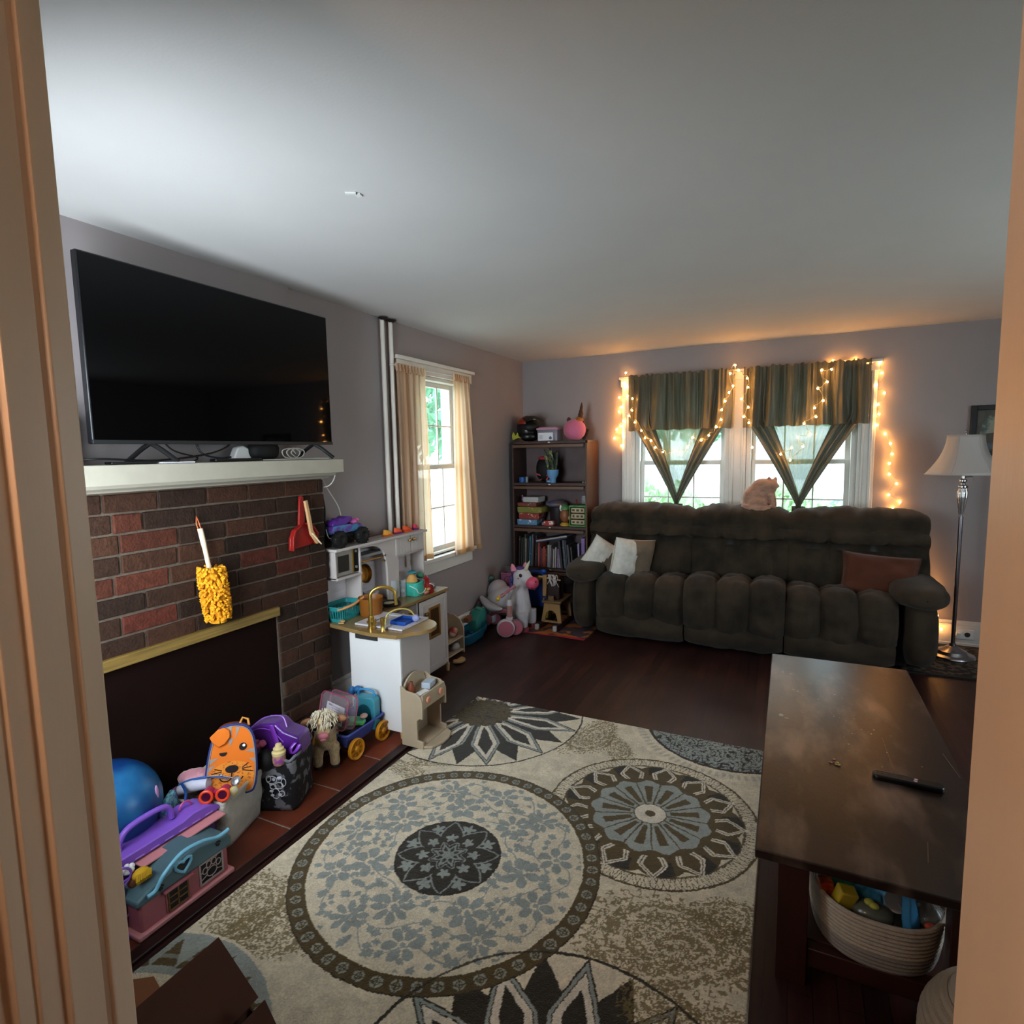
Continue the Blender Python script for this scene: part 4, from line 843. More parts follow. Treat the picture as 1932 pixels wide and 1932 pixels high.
w.lathe([(.021, 0), (.014, .02), (.002, .038)], (-.135, 4.945, 1.235), 10, rot=(0, -10, 0)); w.lathe([(.021, 0), (.014, .02), (.002, .038)], (-.098, 4.985, 1.232), 10, rot=(0, 14, 0))
w.build('body', mat('cat_fur', '#ab8874', .9, sheen=.3, c2='#987564', mixs=14, mixlo=.45, mixhi=.6, stretch=(1, 1, 2.5), bump=.8, bs=160), t, remesh=.006, lap=10)
w = MB(); w.ell((-.066, 5.003, 1.188), (.004, .004, .003)); w.build('nose', mat('nose_pink', '#b3706a', .6), t)

# ------------------------------------------------------------------ floor lamp
t = thing('floor_lamp', 'brushed metal floor lamp with a pale bell shade beside the sofa', 'floor lamp', (1.075, 4.87, 0))
cx, cy = 1.075, 4.87
w = MB(); w.lathe([(0, .008), (.125, .008), (.135, .014), (.13, .022), (.10, .03), (.09, .042), (.085, .05), (.06, .06), (.04, .075), (.022, .085), (.02, .1), (0, .1)], (cx, cy, 0), 36); w.build('base', chrome, t)
w = MB(); w.cyl((cx, cy, .09), (cx, cy, 1.02), .0125, 16); w.build('pole', mat('pole_metal', '#8f8a90', .3, 1.), t)
w = MB()
def flute(u, v):
    z = 1.0+.20*v; r = [.013, .016, .020, .024, .028, .0285, .022][min(6, int(v*6.99))]; r *= 1+.08*math.cos(u*2*PI*10); return (cx+r*math.cos(2*PI*u), cy+r*math.sin(2*PI*u), z)
w.grid(flute, 80, 14, cu=True); w.lathe([(.02, 1.19), (.03, 1.20), (.03, 1.21), (.015, 1.215), (.012, 1.23), (.022, 1.24), (.022, 1.25), (.01, 1.26), (.009, 1.33), (0, 1.33)], (cx, cy, 0), 24); w.build('fluted_neck', chrome, t)
w = MB(); w.cyl((cx+.01, cy, 1.27), (cx+.05, cy, 1.275), .004, 8); w.tube([(cx+.05, cy, 1.28), (cx+.052, cy, 1.245)], .003, 6); w.build('switch', chrome, t)
w = MB(); sp_ = []
def shade(u, v):
    k = v; r = .105+.115*(1-k)**1.9*1.0
    a = 2*PI*u; f = 1-.05*abs(math.sin(a*3))**2
    return (cx+r*f*math.cos(a), cy+r*f*math.sin(a), 1.29+.262*k)
w.grid(shade, 72, 16, cu=True)
sh = w.build('lamp_shade', sheer('shade_cloth', '#c9c4c2', .35, .995), t, solid=.002)
w = MB(); w.tube([shade(i/72, 0) for i in range(72)], .0035, 6, closed=True); w.tube([shade(i/72, 1) for i in range(72)], .003, 6, closed=True)
for k in range(6): w.tube([tuple(Vector(shade(k/6, q/8))) for q in range(9)], .0018, 5)
w.build('shade_trim', mat('shade_trim', '#b0aaa8', .7), sh)
w = MB(); w.lathe([(.004, 1.32), (.02, 1.34), (.03, 1.38), (.024, 1.42), (0, 1.43)], (cx, cy, 0), 16); w.build('light_bulb', whitep, t)
w = MB(); w.tube([(cx, cy, 1.43), (cx, cy, 1.57)], .003, 6); w.ell((cx, cy, 1.575), .008); 
for k in range(3): w.tube([(cx, cy, 1.548), (cx+.1*math.cos(k*2.09), cy+.1*math.sin(k*2.09), 1.548)], .002, 5)
w.build('harp', chrome, t)
# small rug beneath the lamp
w = MB(); w.box(.72, 1.75, 4.44, 5.12, .0, .008)
sr = thing('small_rug', 'small dark patterned rug beneath the floor lamp', 'rug', (1.2, 4.78, 0))
w.build('pile', mat('small_rug_pile', '#5c5144', .95, c2='#241f1c', mixs=26, mixlo=.45, mixhi=.5, bump=.4, bs=200), sr)
w = MB(); w.box(.72, 1.75, 4.42, 4.452, .0, .010); w.build('border', blackm, sr)
w = MB(); w.lathe([(0, .009), (.035, .009), (.04, .02), (.02, .03), (0, .032)], (1.25, 4.74, 0), 16, sy=.6); tag(w.build('toy_shell', mat('pale_pink', '#c9a0a6', .5)), 'small pale pink toy lying on the rug by the lamp base', 'toy')
# wall outlet on the baseboard with plug
t = thing('wall_outlet', 'white double outlet set in the baseboard behind the lamp', 'outlet', (1.19, 5.18, .09))
w = MB(); w.box(1.13, 1.265, 5.172, 5.1815, .052, .125); w.build('cover_plate', whitep, t, bevel=.002)
w = MB(); w.cyl((1.225, 5.1715, .088), (1.225, 5.173, .088), .018, 18); w.build('socket', mat('socket_dark', '#3a3432', .5), t)
w = MB(); w.bx((1.165, 5.155, .09), (.035, .035, .03)); tag(w.build('white_plug', whitep, bevel=.006), 'white plug pushed into the outlet behind the lamp', 'plug')
wire('cord', [(1.15, 5.13, .09), (1.13, 5.08, .02), (1.10, 5.0, .014), (1.14, 4.92, .014), (1.085, 4.90, .03)], .003, cabw, 'white lamp cord running from the outlet to the lamp base', 'cord')
# picture on the wall
t = thing('wall_picture', 'black framed landscape picture hanging behind the lamp', 'picture', (1.38, 5.19, 1.41))
w = MB(); fx0, fx1, fz0, fz1 = 1.165, 1.62, 1.41, 1.765
for a, b, c, d in ((fx0, fx0+.035, fz0, fz1), (fx1-.035, fx1, fz0, fz1), (fx0+.035, fx1-.035, fz0, fz0+.035), (fx0+.035, fx1-.035, fz1-.035, fz1)): w.box(a, b, 5.172, 5.198, c, d)
w.build('frame', blackp, t, bevel=.003)
pm = mat('painting', '#4a5a58', .6, c2='#8f8f80', mixs=9, mixlo=.45, mixhi=.55)
w = MB(); w.box(fx0+.035, fx1-.035, 5.186, 5.19, fz0+.035, fz1-.035); w.build('canvas', mat('paint_ground', '#54504a', .6, var=.3, vs=20), t)
w = MB(); w.prism([(1.22, 1.56), (1.235, 1.64), (1.27, 1.69), (1.33, 1.71), (1.42, 1.70), (1.5, 1.72), (1.58, 1.69), (1.58, 1.6), (1.45, 1.58), (1.36, 1.56), (1.3, 1.57)], -5.1855, -5.1845, X=Matrix(((1, 0, 0, 0), (0, 0, -1, 0), (0, 1, 0, 0), (0, 0, 0, 1)))); w.build('painted_clouds', pm, t)
w = MB(); w.prism([(1.21, 1.455), (1.58, 1.455), (1.58, 1.53), (1.45, 1.545), (1.3, 1.50), (1.21, 1.50)], -5.1855, -5.1845, X=Matrix(((1, 0, 0, 0), (0, 0, -1, 0), (0, 1, 0, 0), (0, 0, 0, 1)))); w.build('painted_field', mat('paint_field', '#5f6a78', .6, c2='#5f5a34', mixs=12), t)

# ------------------------------------------------------------------ coffee table (worn dark bench table)
tt = thing('coffee_table', 'worn dark brown wooden coffee table with scuffed top', 'coffee table', (.23, 2.33, 0))
topm = mat('table_top', '#24160f', .3, c2='#6e5a4e', mixs=3.6, mixlo=.5, mixhi=.74, var=.3, vs=9, stretch=(2.2, .8, 2), bump=.12, bs=60, spec=.6)
legm = mat('table_leg', '#36170f', .45, var=.25, vs=8, stretch=(2, 2, .4))
w = MB(); w.box(-.052, .525, 1.54, 3.13, .424, .45); w.build('tabletop', topm, tt, bevel=.004, seg=3)
for x, y in ((.005, 1.655), (.005, 2.96), (.40, 1.655), (.40, 2.96)):
    w = MB(); w.box(x, x+.078, y, y+.06, 0, .424); w.build('leg', legm, tt, bevel=.002)
w = MB(); w.box(.02, .035, 1.715, 2.96, .35, .424); w.box(.45, .465, 1.715, 2.96, .35, .424); w.box(.083, .40, 1.70, 1.712, .395, .424); w.build('apron', mat('apron_dark', '#24120d', .5), tt)
for y in (1.665, 2.965): w = MB(); w.box(.083, .40, y, y+.035, .055, .11); w.build('stretcher', legm, tt, bevel=.003)
w = MB(); w.box(.035, .45, 1.70, 2.96, .095, .112); w.build('lower_shelf', mat('shelf_brown', '#3c1c12', .5, var=.25, vs=9), tt, bevel=.002)
w = MB(); rs = random.Random(4)   # paint flecks, stickers residue and scratches worn into the top
for k in range(34):
    x = .02+abs(rs.gauss(.18, .12)); y = 2.45+rs.gauss(0, .14)+(x-.1)*-.5
    if not -.03 < x < .5: continue
    s = rs.uniform(.001, .0035); w.lathe([(s, .4501), (s*.7, .4507)], (x, y, 0), 7, sy=rs.uniform(.4, 1.2))
w.lathe([(.007, .4501), (.006, .4506)], (.0, 2.88, 0), 12, sy=1.6); w.lathe([(.009, .4501), (.008, .4506)], (.035, 2.87, 0), 12, sy=.5)
w.lathe([(.006, .4501), (.005, .4506)], (.045, 2.68, 0), 12); w.lathe([(.005, .4501), (.004, .4506)], (.062, 2.67, 0), 12)
w.lathe([(.009, .4501), (.008, .4506)], (.0, 2.40, 0), 12, sy=1.4); w.lathe([(.008, .4501), (.007, .4506)], (.02, 2.38, 0), 12, sy=.5)
w.build('paint_flecks', mat('fleck', '#a39f92', .6), tt)
w = MB()
for a, b in (((.33, 2.35), (.335, 2.12)), ((.36, 1.75), (.345, 1.66)), ((.5, 2.3), (.515, 2.15))):
    w.tube([(a[0], a[1], .4502), (b[0], b[1], .4502)], .0012, 4)
w.build('scratch', mat('scratch', '#7a5c44', .6), tt)
w = MB(); rs = random.Random(9)
for k in range(9): w.ell((.165+rs.uniform(-.016, .016), 2.095+rs.uniform(-.018, .018), .4525), (.004, .005, .0022), (0, 0, rs.uniform(0, 180)))
tag(w.build('cereal_crumbs', mat('crumbs', '#a8566a', .6, c2='#9a9a4a', mixs=120)), 'pinkish green crumbs scattered on the coffee table', 'crumbs')['kind'] = 'stuff'
# remote
t = thing('remote_control', 'black remote control lying on the coffee table', 'remote', (.36, 2.045, .4505), (0, 0, -2))
w = MB(); w.prism(rrect(.185, .042, .014, 5), 0, .017); w.build('case', mat('remote_black', '#0b0b0c', .3), t, world=False, bevel=.005, seg=3)
w = MB()
for i in range(9):
    for j in range(3):
        w.ell((-.078+i*.0115, -.012+j*.012, .0172), (.0035, .0028, .0012), nu=8, nv=5)
w.build('buttons', mat('remote_btn', '#3a3a3e', .4), t, world=False)
w = MB(); w.ell((.022, .004, .0175), (.0055, .0042, .0015), nu=10, nv=6); w.ell((.019, -.008, .0175), (.0055, .0042, .0015), nu=10, nv=6); w.build('pale_buttons', mat('btn_pink', '#c9a3aa', .4), t, world=False)
# rope basket under the table
rope = mat('rope_cream', '#b3a594', .9, bump=.6, bs=240, var=.1, vs=60)
def rope_basket(t, cx, cy, z0, rx, ry, h, n, flare=.12, rr=.0075, mg=None):
    rows = int(h/(rr*1.7)); w = MB(); wb = MB()
    for k in range(rows):
        f = 1-flare+flare*(k/(rows-1))**.7; z = z0+rr+k*rr*1.7
        (wb if mg and k < rows*.28 else w).tube([(cx+math.copysign(abs(math.cos(2*PI*i/n))**.82, math.cos(2*PI*i/n))*rx*f, cy+math.copysign(abs(math.sin(2*PI*i/n))**.82, math.sin(2*PI*i/n))*ry*f, z+.0) for i in range(n)], rr, 8, closed=True)
    w.build('coiled_wall', rope, t)
    if mg: wb.build('grey_band', mg, t)
    w = MB(); w.lathe([(0, 0), (rx*(1-flare), 0), (rx*(1-flare), .006), (0, .006)], (cx, cy, z0+.001), 32, sy=ry/rx); w.build('bottom', rope, t)
t = thing('rope_basket', 'oval cream rope basket filled with toys under the coffee table', 'basket', (.255, 1.86, .112))
rope_basket(t, .255, 1.845, .113, .165, .20, .15, 72, .1, .0072, mat('rope_grey', '#8f857c', .9, bump=.6, bs=240))
bc_ = (.255, 1.845)
def toy(name, lab, mb, m, **k): return tag(mb.build(name, m, **k), lab, 'toy', 'toys in the rope basket')
w = MB(); w.bx((.170, 1.708, .255), (.048, .036, .075), (14, 12, 20)); toy('yellow_block', 'yellow square toy block in the rope basket', w, mat('toy_yellow', '#b8a02c', .5), bevel=.005)
w = MB(); w.bx((.130, 1.735, .25), (.035, .03, .07), (10, -10, 15)); toy('red_carton', 'small red and orange carton beside the yellow block', w, mat('toy_redorange', '#a8321c', .5, c2='#c9782c', mixs=40), bevel=.002)
w = MB(); w.ell((.175, 1.765, .25), (.045, .035, .022), (10, 10, 0)); toy('green_cloth', 'green crumpled cloth at the back of the rope basket', w, mat('toy_green', '#1f7a5a', .7), disp=(.04, .02))
w = MB(); w.ell((.235, 1.765, .225), (.07, .05, .05), (0, 15, 30)); toy('blue_sponge', 'blue speckled soft bag in the rope basket', w, mat('toy_blue', '#1f6a88', .7, c2='#3a8aa8', mixs=60, bump=.5), disp=(.05, .025))
w = MB(); w.ell((.238, 1.705, .238), (.052, .036, .032), (0, 0, 0)); toy('clear_dish', 'smoky clear dome in front of the blue bag', w, mat('toy_smoke', '#6a6a5c', .2, alpha=.85))
w = MB(); w.ell((.23, 1.70, .272), (.013, .011, .008)); w.ell((.24, 1.692, .270), (.012, .01, .008)); toy('yellow_clip', 'lime yellow clip sitting on the smoky dome in the basket', w, mat('toy_lime', '#b3b04a', .5))
t = thing('toy_stethoscope', 'grey disc toy with a short stem in the rope basket', 'toy', (.29, 1.80, .29), group='toys in the rope basket')
w = MB(); w.lathe([(0, 0), (.026, 0), (.028, .004), (.028, .008), (.02, .010), (0, .008)], (.298, 1.74, .262), 24, rot=(35, -15, 0)); w.build('disc', mat('toy_silver', '#8f8a88', .3, .5), t)
w = MB(); w.cyl((.302, 1.735, .265), (.322, 1.70, .255), .005, 8); w.build('stem', MATS['toy_silver'], t)
w = MB(); w.prism([(-.02, -.05), (.02, -.05), (.022, 0), (.012, .04), (.012, .055), (-.012, .055), (-.012, .04), (-.022, 0)], -.012, .012, X=M4((.325, 1.712, .25), (75, 10, 50))); toy('toy_spray', 'blue toy spray bottle lying in the rope basket', w, mat('toy_blue2', '#2f7aa3', .5), bevel=.004)
w = MB(); w.ell((.372, 1.755, .245), (.036, .05, .035)); toy('plastic_bag', 'crumpled clear bag at the end of the rope basket', w, mat('toy_clearbag', '#6f6a62', .25, alpha=.7), disp=(.02, .02))
w = MB(); w.ell((.365, 1.70, .25), (.013, .010, .009)); toy('orange_piece', 'small orange piece at the near rim of the rope basket', w, mat('toy_orange', '#b0482a', .5))
# woven pouf cut by the door casing
t = thing('woven_pouf', 'round woven beige pouf on the floor in front of the coffee table', 'pouf', (.475, 1.47, 0))
w = MB()
pf = []
for k in range(9): pf.append((.158, .013+k*.018))
for k in range(11): a = R_(4+k*8.5); pf.append((.158*math.cos(a)**.75, .165+.125*math.sin(a)))
for k, (r, z) in enumerate(pf): w.tube([(.475+r*math.cos(2*PI*i/56), 1.47+r*math.sin(2*PI*i/56), max(z, .012)) for i in range(56)], .0125, 8, closed=True)
w.build('coiled_cover', mat('rope_beige', '#9c8c7a', .9, bump=.6, bs=220), t)
w = MB(); w.lathe([(0, .01), (.15, .01), (.152, .17), (.12, .24), (.07, .275), (0, .285)], (.475, 1.47, 0), 32); w.build('filling', mat('pouf_in', '#8c7c6a', .9), t)

# ------------------------------------------------------------------ large rug, pattern woven into the pile
def build_rug():
    x0, x1, y0, y1 = -1.682, -.055, .55, 2.948; st = .0031
    nx = int((x1-x0)/st); ny = int((y1-y0)/st)
    gx, gy = np.meshgrid(np.linspace(x0, x1, nx), np.linspace(y0, y1, ny))
    rg = np.random.default_rng(1)
    def vnoise(X, Y, s, seed):
        g = np.random.default_rng(seed).random((96, 96)); u = (X*s) % 95; v = (Y*s) % 95
        i = u.astype(int); j = v.astype(int); fu = u-i; fv = v-j; fu = fu*fu*(3-2*fu); fv = fv*fv*(3-2*fv)
        return (g[j, i]*(1-fu)+g[j, i+1]*fu)*(1-fv)+(g[j+1, i]*(1-fu)+g[j+1, i+1]*fu)*fv
    wob = .0035; X = gx+wob*(vnoise(gx, gy, 40, 2)-.5)+wob*(vnoise(gx, gy, 130, 3)-.5); Y = gy+wob*(vnoise(gx, gy, 40, 4)-.5)+wob*(vnoise(gx, gy, 130, 5)-.5)
    C = lambda h: np.array(lin(h))
    cream, oliv, dark, blue, pale, tan = C('#dccfb6'), C('#5c4a22'), C('#2f281b'), C('#9ea29b'), C('#ddd2c0'), C('#7f6c40')
    img = np.ones(gx.shape+(3,))*cream
    img *= (1+.16*(vnoise(X, Y, 18, 6)-.5)+.12*(vnoise(X, Y, 70, 7)-.5))[..., None]
    def put(mask, c, k=1.): img[mask] = img[mask]*(1-k)+c*k
    # paisley lace: swirling lines, thinning out at the rim of each teardrop
    def paisley(cx, cy, rx, ry, ang, seed, dens=.5):
        a = math.radians(ang); U = ((X-cx)*math.cos(a)+(Y-cy)*math.sin(a))/rx; V = (-(X-cx)*math.sin(a)+(Y-cy)*math.cos(a))/ry
        V = V+.25*U*U; r = np.hypot(U, V*(1+.35*np.clip(U, -1, 1))); th = np.arctan2(V, U)
        n = vnoise(X, Y, 75, seed); n2 = vnoise(X, Y, 150, seed+1)
        spir = np.sin(r*26+th*2+n*3.5)
        lace = (np.abs(n-.5) < .085) | (np.abs(n2-.5) < .10)
        rr_ = r+.10*(n-.5)+.05*th/PI
        rings = (np.abs((rr_*3.2) % 1-.5) < .045) | ((np.abs((rr_*3.2) % 1-.62) < .05) & (np.sin(th*38+r*20) > -.1))
        dots = (np.sin(th*22+r*9)*np.sin(r*34+th*5) > .55)
        lace = lace | (np.abs(vnoise(X, Y, 48, seed+2)-.5) < .05)
        m = (r < 1.0) & (rings | (lace & (spir > -.7)) | (dots & (n2 > .4)))
        edge = (r >= 1.) & (r < 1.18) & (np.abs(n-.5) < .12) & (np.sin(th*46) > -.2)
        put(m | edge, tan*.95, .85)
    paisley(-.27, 1.64, .27, .165, 20, 11); paisley(-.14, 1.80, .10, .08, 60, 21); paisley(-.35, 1.30, .22, .14, 30, 25); paisley(-.12, 1.35, .14, .16, 80, 27)
    paisley(-1.60, 1.22, .13, .17, 60, 31); paisley(-1.45, 1.16, .10, .13, 110, 33); paisley(-1.62, 2.10, .05, .2, 75, 35); paisley(-1.68, 1.75, .05, .16, 80, 37)
    paisley(-.87, 2.76, .10, .19, -12, 41); paisley(-.72, 2.68, .06, .12, 25, 43); paisley(-1.3, .8, .1, .12, 20, 45)
    paisley(-1.5, 2.22, .12, .05, 20, 47)
    def polar(cx, cy): dx = X-cx; dy = Y-cy; return np.hypot(dx, dy), np.arctan2(dy, dx)
    def ring(r, a, b, c, k=1.): put((r >= a) & (r < b), c, k)
    def petal(r, th, n, ph, r0, r1, wd):
        """half-width profile of n pointed petals between r0 and r1; returns signed 'inside' 0..1"""
        t = ((th+ph)/(2*PI)*n) % 1-.5; ang = t*2*PI/n; s = np.clip((r-r0)/(r1-r0), 0, 1); lat = np.abs(np.sin(ang))*r
        hw = wd*np.where(s < .55, .32+.68*(s/.55)**.8, np.clip((1-s)/.45, 0, 1)); inside = (r > r0) & (r < r1) & (np.cos(ang) > 0)
        return np.where(inside, hw-lat, -1)
    # M5: big star flower by the near edge
    def star(cx, cy, R, n, ph, core, s=1.):
        r, th = polar(cx, cy); D = r < R
        put(D, cream*1.03); 
        p2 = petal(r, th, n, ph+PI/n, core, R*.985, R*.15*s); put(p2 > 0, dark); 
        p = petal(r, th, n, ph, core*.8, R*.985, R*.142*s)
        put(p > -.004, dark); put(p > .002, blue*.95); put(p > .013, dark); put(p > .0165, pale); put(p > .038, dark*.95)
        pb = petal(r, th, n, ph, core*1.25, R*.74, R*.055*s)
        put(pb > 0, dark)
        ring(r, R-.005, R+.003, dark)
        put(r < core*(1+.05*np.sin(th*24)), oliv*.9); put((r < core) & (np.abs(vnoise(X, Y, 60, 51)-.5) < .08), dark)
    star(-.43, .965, .515, 12, .15, .13, 1.)
    paisley(-.27, 1.42, .10, .06, 10, 61)
    # M3 sunflower at the far corner
    star(-1.541, 2.765, .567, 12, .26, .165, .95)
    # M6 pale zigzag ring by the box
    r, th = polar(-1.5, .62); D = r < .46; put(D, cream); tri = (r > .33) & (r < .43); zz = (np.abs(((th/(2*PI)*26) % 1)-.5)*2) > (r-.33)/.10
    put(tri & zz, oliv); put(tri & ~zz, blue); ring(r, .43, .45, blue); ring(r, .31, .335, blue); ring(r, .36, .375, blue, .6)
    # M4 blue leafy disc at the far edge
    r, th = polar(-.25, 3.09); put(r < .50, cream*1.05); put((r < .47) & (r > .43) & (np.sin(th*90) > .2), blue, .5); put(r < .41, blue*1.05)
    n = vnoise(X, Y, 55, 71); n2 = vnoise(X, Y, 80, 72); put((r < .41) & ((np.abs(n-.5) < .07) | (np.abs(n2-.5) < .06)), dark); ring(r, .395, .41, dark)
    # M2 wheel flower
    cx, cy, R = -.472, 2.228, .422; r, th = polar(cx, cy); put(r < R, cream)
    ring(r, R-.008, R, oliv); ring(r, .355, .363, oliv, .9)
    zz = np.abs(r-(.36+.028*(1+np.sin(th*60+np.sin(th*7)))))<.004; put(zz & (r > .355) & (r < R), oliv); zz = np.abs(r-(.36+.028*(1+np.sin(th*60+2.6))))<.004; put(zz & (r > .355) & (r < R), oliv)
    lob = .335+.03*np.abs(np.sin(th*6.5+.2)); put(r < lob, oliv)
    darkb = (r < lob-.006) & (r > .285) & (np.abs(np.sin(th*6.5+.2)) > .62); put(darkb, dark)
    p = petal(r, th, 13, .12, .215, .372, .056); put(p > 0, pale); put((p > .008) & (p < .012), oliv); put(p > .020, oliv); ring(r, .0, .255, oliv)
    for kk in range(1):
        t = ((th+.12+PI/13)/(2*PI)*13) % 1-.5; ang = t*2*PI/13; lat = np.abs(np.sin(ang))*r
        outer = .232+.010*np.cos(t*2*PI)-.0; hw = np.tan(PI/13)*r-.004
        put((r > .062) & (r < outer) & (lat < hw), blue); put((r > .08) & (r < .196) & (lat < .008+.085*(r-.07)*1.0), oliv)
    ring(r, 0, .066, oliv); ring(r, 0, .062, pale); ring(r, 0, .021, oliv)
    # M1 the large floral medallion
    cx, cy, R = -1.10, 1.678, .562; r, th = polar(cx, cy); put(r < R, cream*1.02)
    q = r < .485
    def flower(fx, fy, fr, n, ph, c=blue):
        rr, tt = polar(fx, fy); pr = fr*(.50+.5*np.abs(np.cos(tt*n/2+ph)))**1.0; put((rr < pr) & (rr > fr*.26) & (np.abs(np.cos(tt*n/2+ph)) > .32) & q, c*.95); put((rr < fr*.12) & q, c)
    def leaf(fx, fy, L, ang, c=blue):
        a = math.radians(ang); U = ((X-fx)*math.cos(a)+(Y-fy)*math.sin(a))/L; V = (-(X-fx)*math.sin(a)+(Y-fy)*math.cos(a))/L
        put((np.abs(V) < .34*np.sin(np.clip(U, 0, 1)*PI)*(1+.25*np.sin(U*22))) & (U > 0) & (U < 1) & (r < .492), c*.97)
    rl = random.Random(8)
    for k, (rad, nf, fr, off) in enumerate(((.285, 7, .074, .1), (.40, 11, .066, .35))):
        for i in range(nf):
            a = off+2*PI*i/nf; fx, fy = cx+rad*math.cos(a), cy+rad*math.sin(a)
            flower(fx, fy, fr, 8 if i % 2 else 6, a)
            for j in range(6): b = a+rl.uniform(-.35, .35)+PI*2*j/6; d = fr*1.25; leaf(fx+d*math.cos(b), fy+d*math.sin(b), rl.uniform(.03, .048), math.degrees(b)+rl.uniform(-50, 50))
    for i in range(46):
        a = 2*PI*i/46; rad = rl.uniform(.44, .475); leaf(cx+rad*math.cos(a), cy+rad*math.sin(a), .035, rl.uniform(0, 360))
    for i in range(210):
        a = rl.uniform(0, 2*PI); rad = rl.uniform(.21, .44); leaf(cx+rad*math.cos(a), cy+rad*math.sin(a), rl.uniform(.022, .038), rl.uniform(0, 360))
    vine = (np.abs(r-(.345+.035*np.sin(th*7+1))) < .0028) | (np.abs(r-(.43+.03*np.sin(th*11))) < .0028) | (np.abs(r-(.24+.02*np.sin(th*7))) < .0028)
    put(vine & q, blue)
    ring(r, .500, R, oliv*.95); ring(r, R-.004, R, dark)
    t = (th/(2*PI)*56) % 1-.5; lat = t*2*PI/56*r; dd = np.hypot(lat, r-.531)
    put(dd < .0185, blue*.95); put((dd < .0185) & ((np.abs(lat) < .002) | (np.abs(r-.531) < .002) | (np.abs(dd-.010) < .0018)), oliv)
    put(r < .197, dark*1.05)
    t = ((th)/(2*PI)*8) % 1-.5; tt_ = t*2*PI/8
    m = np.abs(np.abs(tt_*r)-.045*np.sin(np.clip((r-.03)/.16, 0, 1)*PI)) < .004; put(m & (r < .19), blue*.8)
    t2 = ((th+PI/8)/(2*PI)*8) % 1-.5; m = np.hypot(t2*2*PI/8*r, r-.155) < .022*(1+.35*np.sin(5*np.arctan2(r-.155, t2*r))); put(m & (r < .19), blue*.92)
    m = np.hypot(tt_*r, r-.095) < .019*(1+.3*np.sin(5*np.arctan2(r-.095, t*r))); put(m, blue*.9); m = np.abs(r-(.06+.012*np.cos(th*8))) < .003; put(m, blue*.8); put((r < .03) & (np.sin(r*420) > .2), blue*.8)
    ring(r, .190, .197, dark*.8)
    # overlay traces: olive arcs from neighbouring medallions
    r5, t5 = polar(-.43, .965); put((np.abs(r5-.512) < .004), dark, .9); 
    r2_, _ = polar(-.472, 2.228); put((np.abs(r2_-.46) < .003) & (r < .5), oliv, .0)
    put((gx < x0+.006) | (gx > x1-.006) | (gy > y1-.006), pale*1.05)
    # wear and yarn mottling
    img *= (1+.34*(vnoise(X, Y, 300, 81)-.5)+.22*(vnoise(X, Y, 34, 82)-.5)+.16*(rg.random(gx.shape)-.5))[..., None]
    zz = .013+.0012*vnoise(gx, gy, 120, 91)
    edge = np.minimum(np.minimum(gx-x0, x1-gx), np.minimum(gy-y0, y1-gy)); zz = np.where(edge < .006, .013*np.sqrt(np.clip(edge/.006, 0, 1))+.001, zz)
    me = bpy.data.meshes.new('area_rug'); V = np.stack([gx, gy, zz], -1).reshape(-1, 3).astype(np.float32)
    me.vertices.add(len(V)); me.vertices.foreach_set('co', V.ravel())
    idx = np.arange(nx*ny).reshape(ny, nx); F = np.stack([idx[:-1, :-1], idx[:-1, 1:], idx[1:, 1:], idx[1:, :-1]], -1).reshape(-1, 4)
    me.loops.add(F.size); me.loops.foreach_set('vertex_index', F.ravel().astype(np.int32))
    me.polygons.add(len(F)); me.polygons.foreach_set('loop_start', np.arange(0, F.size, 4, dtype=np.int32)); me.polygons.foreach_set('use_smooth', np.ones(len(F), dtype=bool))
    me.update(calc_edges=True); me.validate()
    at = me.color_attributes.new('Col', 'FLOAT_COLOR', 'POINT'); rgba = np.concatenate([np.clip(img, 0, 1).reshape(-1, 3), np.ones((nx*ny, 1))], 1).astype(np.float32); at.data.foreach_set('color', rgba.ravel())
    me.materials.append(mat('rug_pile', '#ffffff', .97, attr=True, bump=1., bs=330, sheen=.25, spec=.1))
    o = bpy.data.objects.new('area_rug', me); COL.objects.link(o)
    return tag(o, 'large cream, olive and blue medallion rug on the dark floor', 'rug')
build_rug()

# ------------------------------------------------------------------ open cardboard box at the near edge
card = mat('cardboard', '#8a5a3a', .85, var=.08, vs=20); cardi = mat('cardboard_in', '#4a2819', .9, var=.1, vs=14)
t = thing('cardboard_box', 'open brown cardboard box standing at the near end of the rug', 'cardboard box', (-.96, .66, .015))
def flap(poly, m1, name='flap', th=.0045):
    P = [Vector(p) for p in poly]; n = (P[1]-P[0]).cross(P[2]-P[0]).normalized()*th; k = len(P)
    w = MB(); w.add([tuple(p) for p in P]+[tuple(p+n) for p in P], [tuple(range(k))[::-1], tuple(range(k, 2*k))]+[(i, (i+1) % k, k+(i+1) % k, k+i) for i in range(k)])
    w.build(name, m1, t, smooth=0)
w = MB(); w.box(-1.13, -.80, .50, .84, .015, .019); w.box(-1.13, -1.126, .50, .84, .015, .19); w.box(-.804, -.80, .50, .84, .015, .13); w.box(-1.13, -.80, .50, .504, .015, .13)
w.add([(-1.13, .84, .015), (-.80, .84, .015), (-.80, .84, .07), (-1.13, .84, .19), (-1.13, .836, .015), (-.80, .836, .015), (-.80, .836, .07), (-1.13, .836, .19)], [(0, 1, 2, 3), (7, 6, 5, 4), (3, 2, 6, 7)])
w.build('carton', cardi, t)
flap([(-1.126, .50, .19), (-1.126, .862, .19), (-1.257, .862, .30), (-1.257, .50, .30)], cardi)
flap([(-.98, .50, .10), (-.98, .835, .10), (-1.07, .835, .235), (-1.07, .50, .235)], cardi, 'inner_flap')
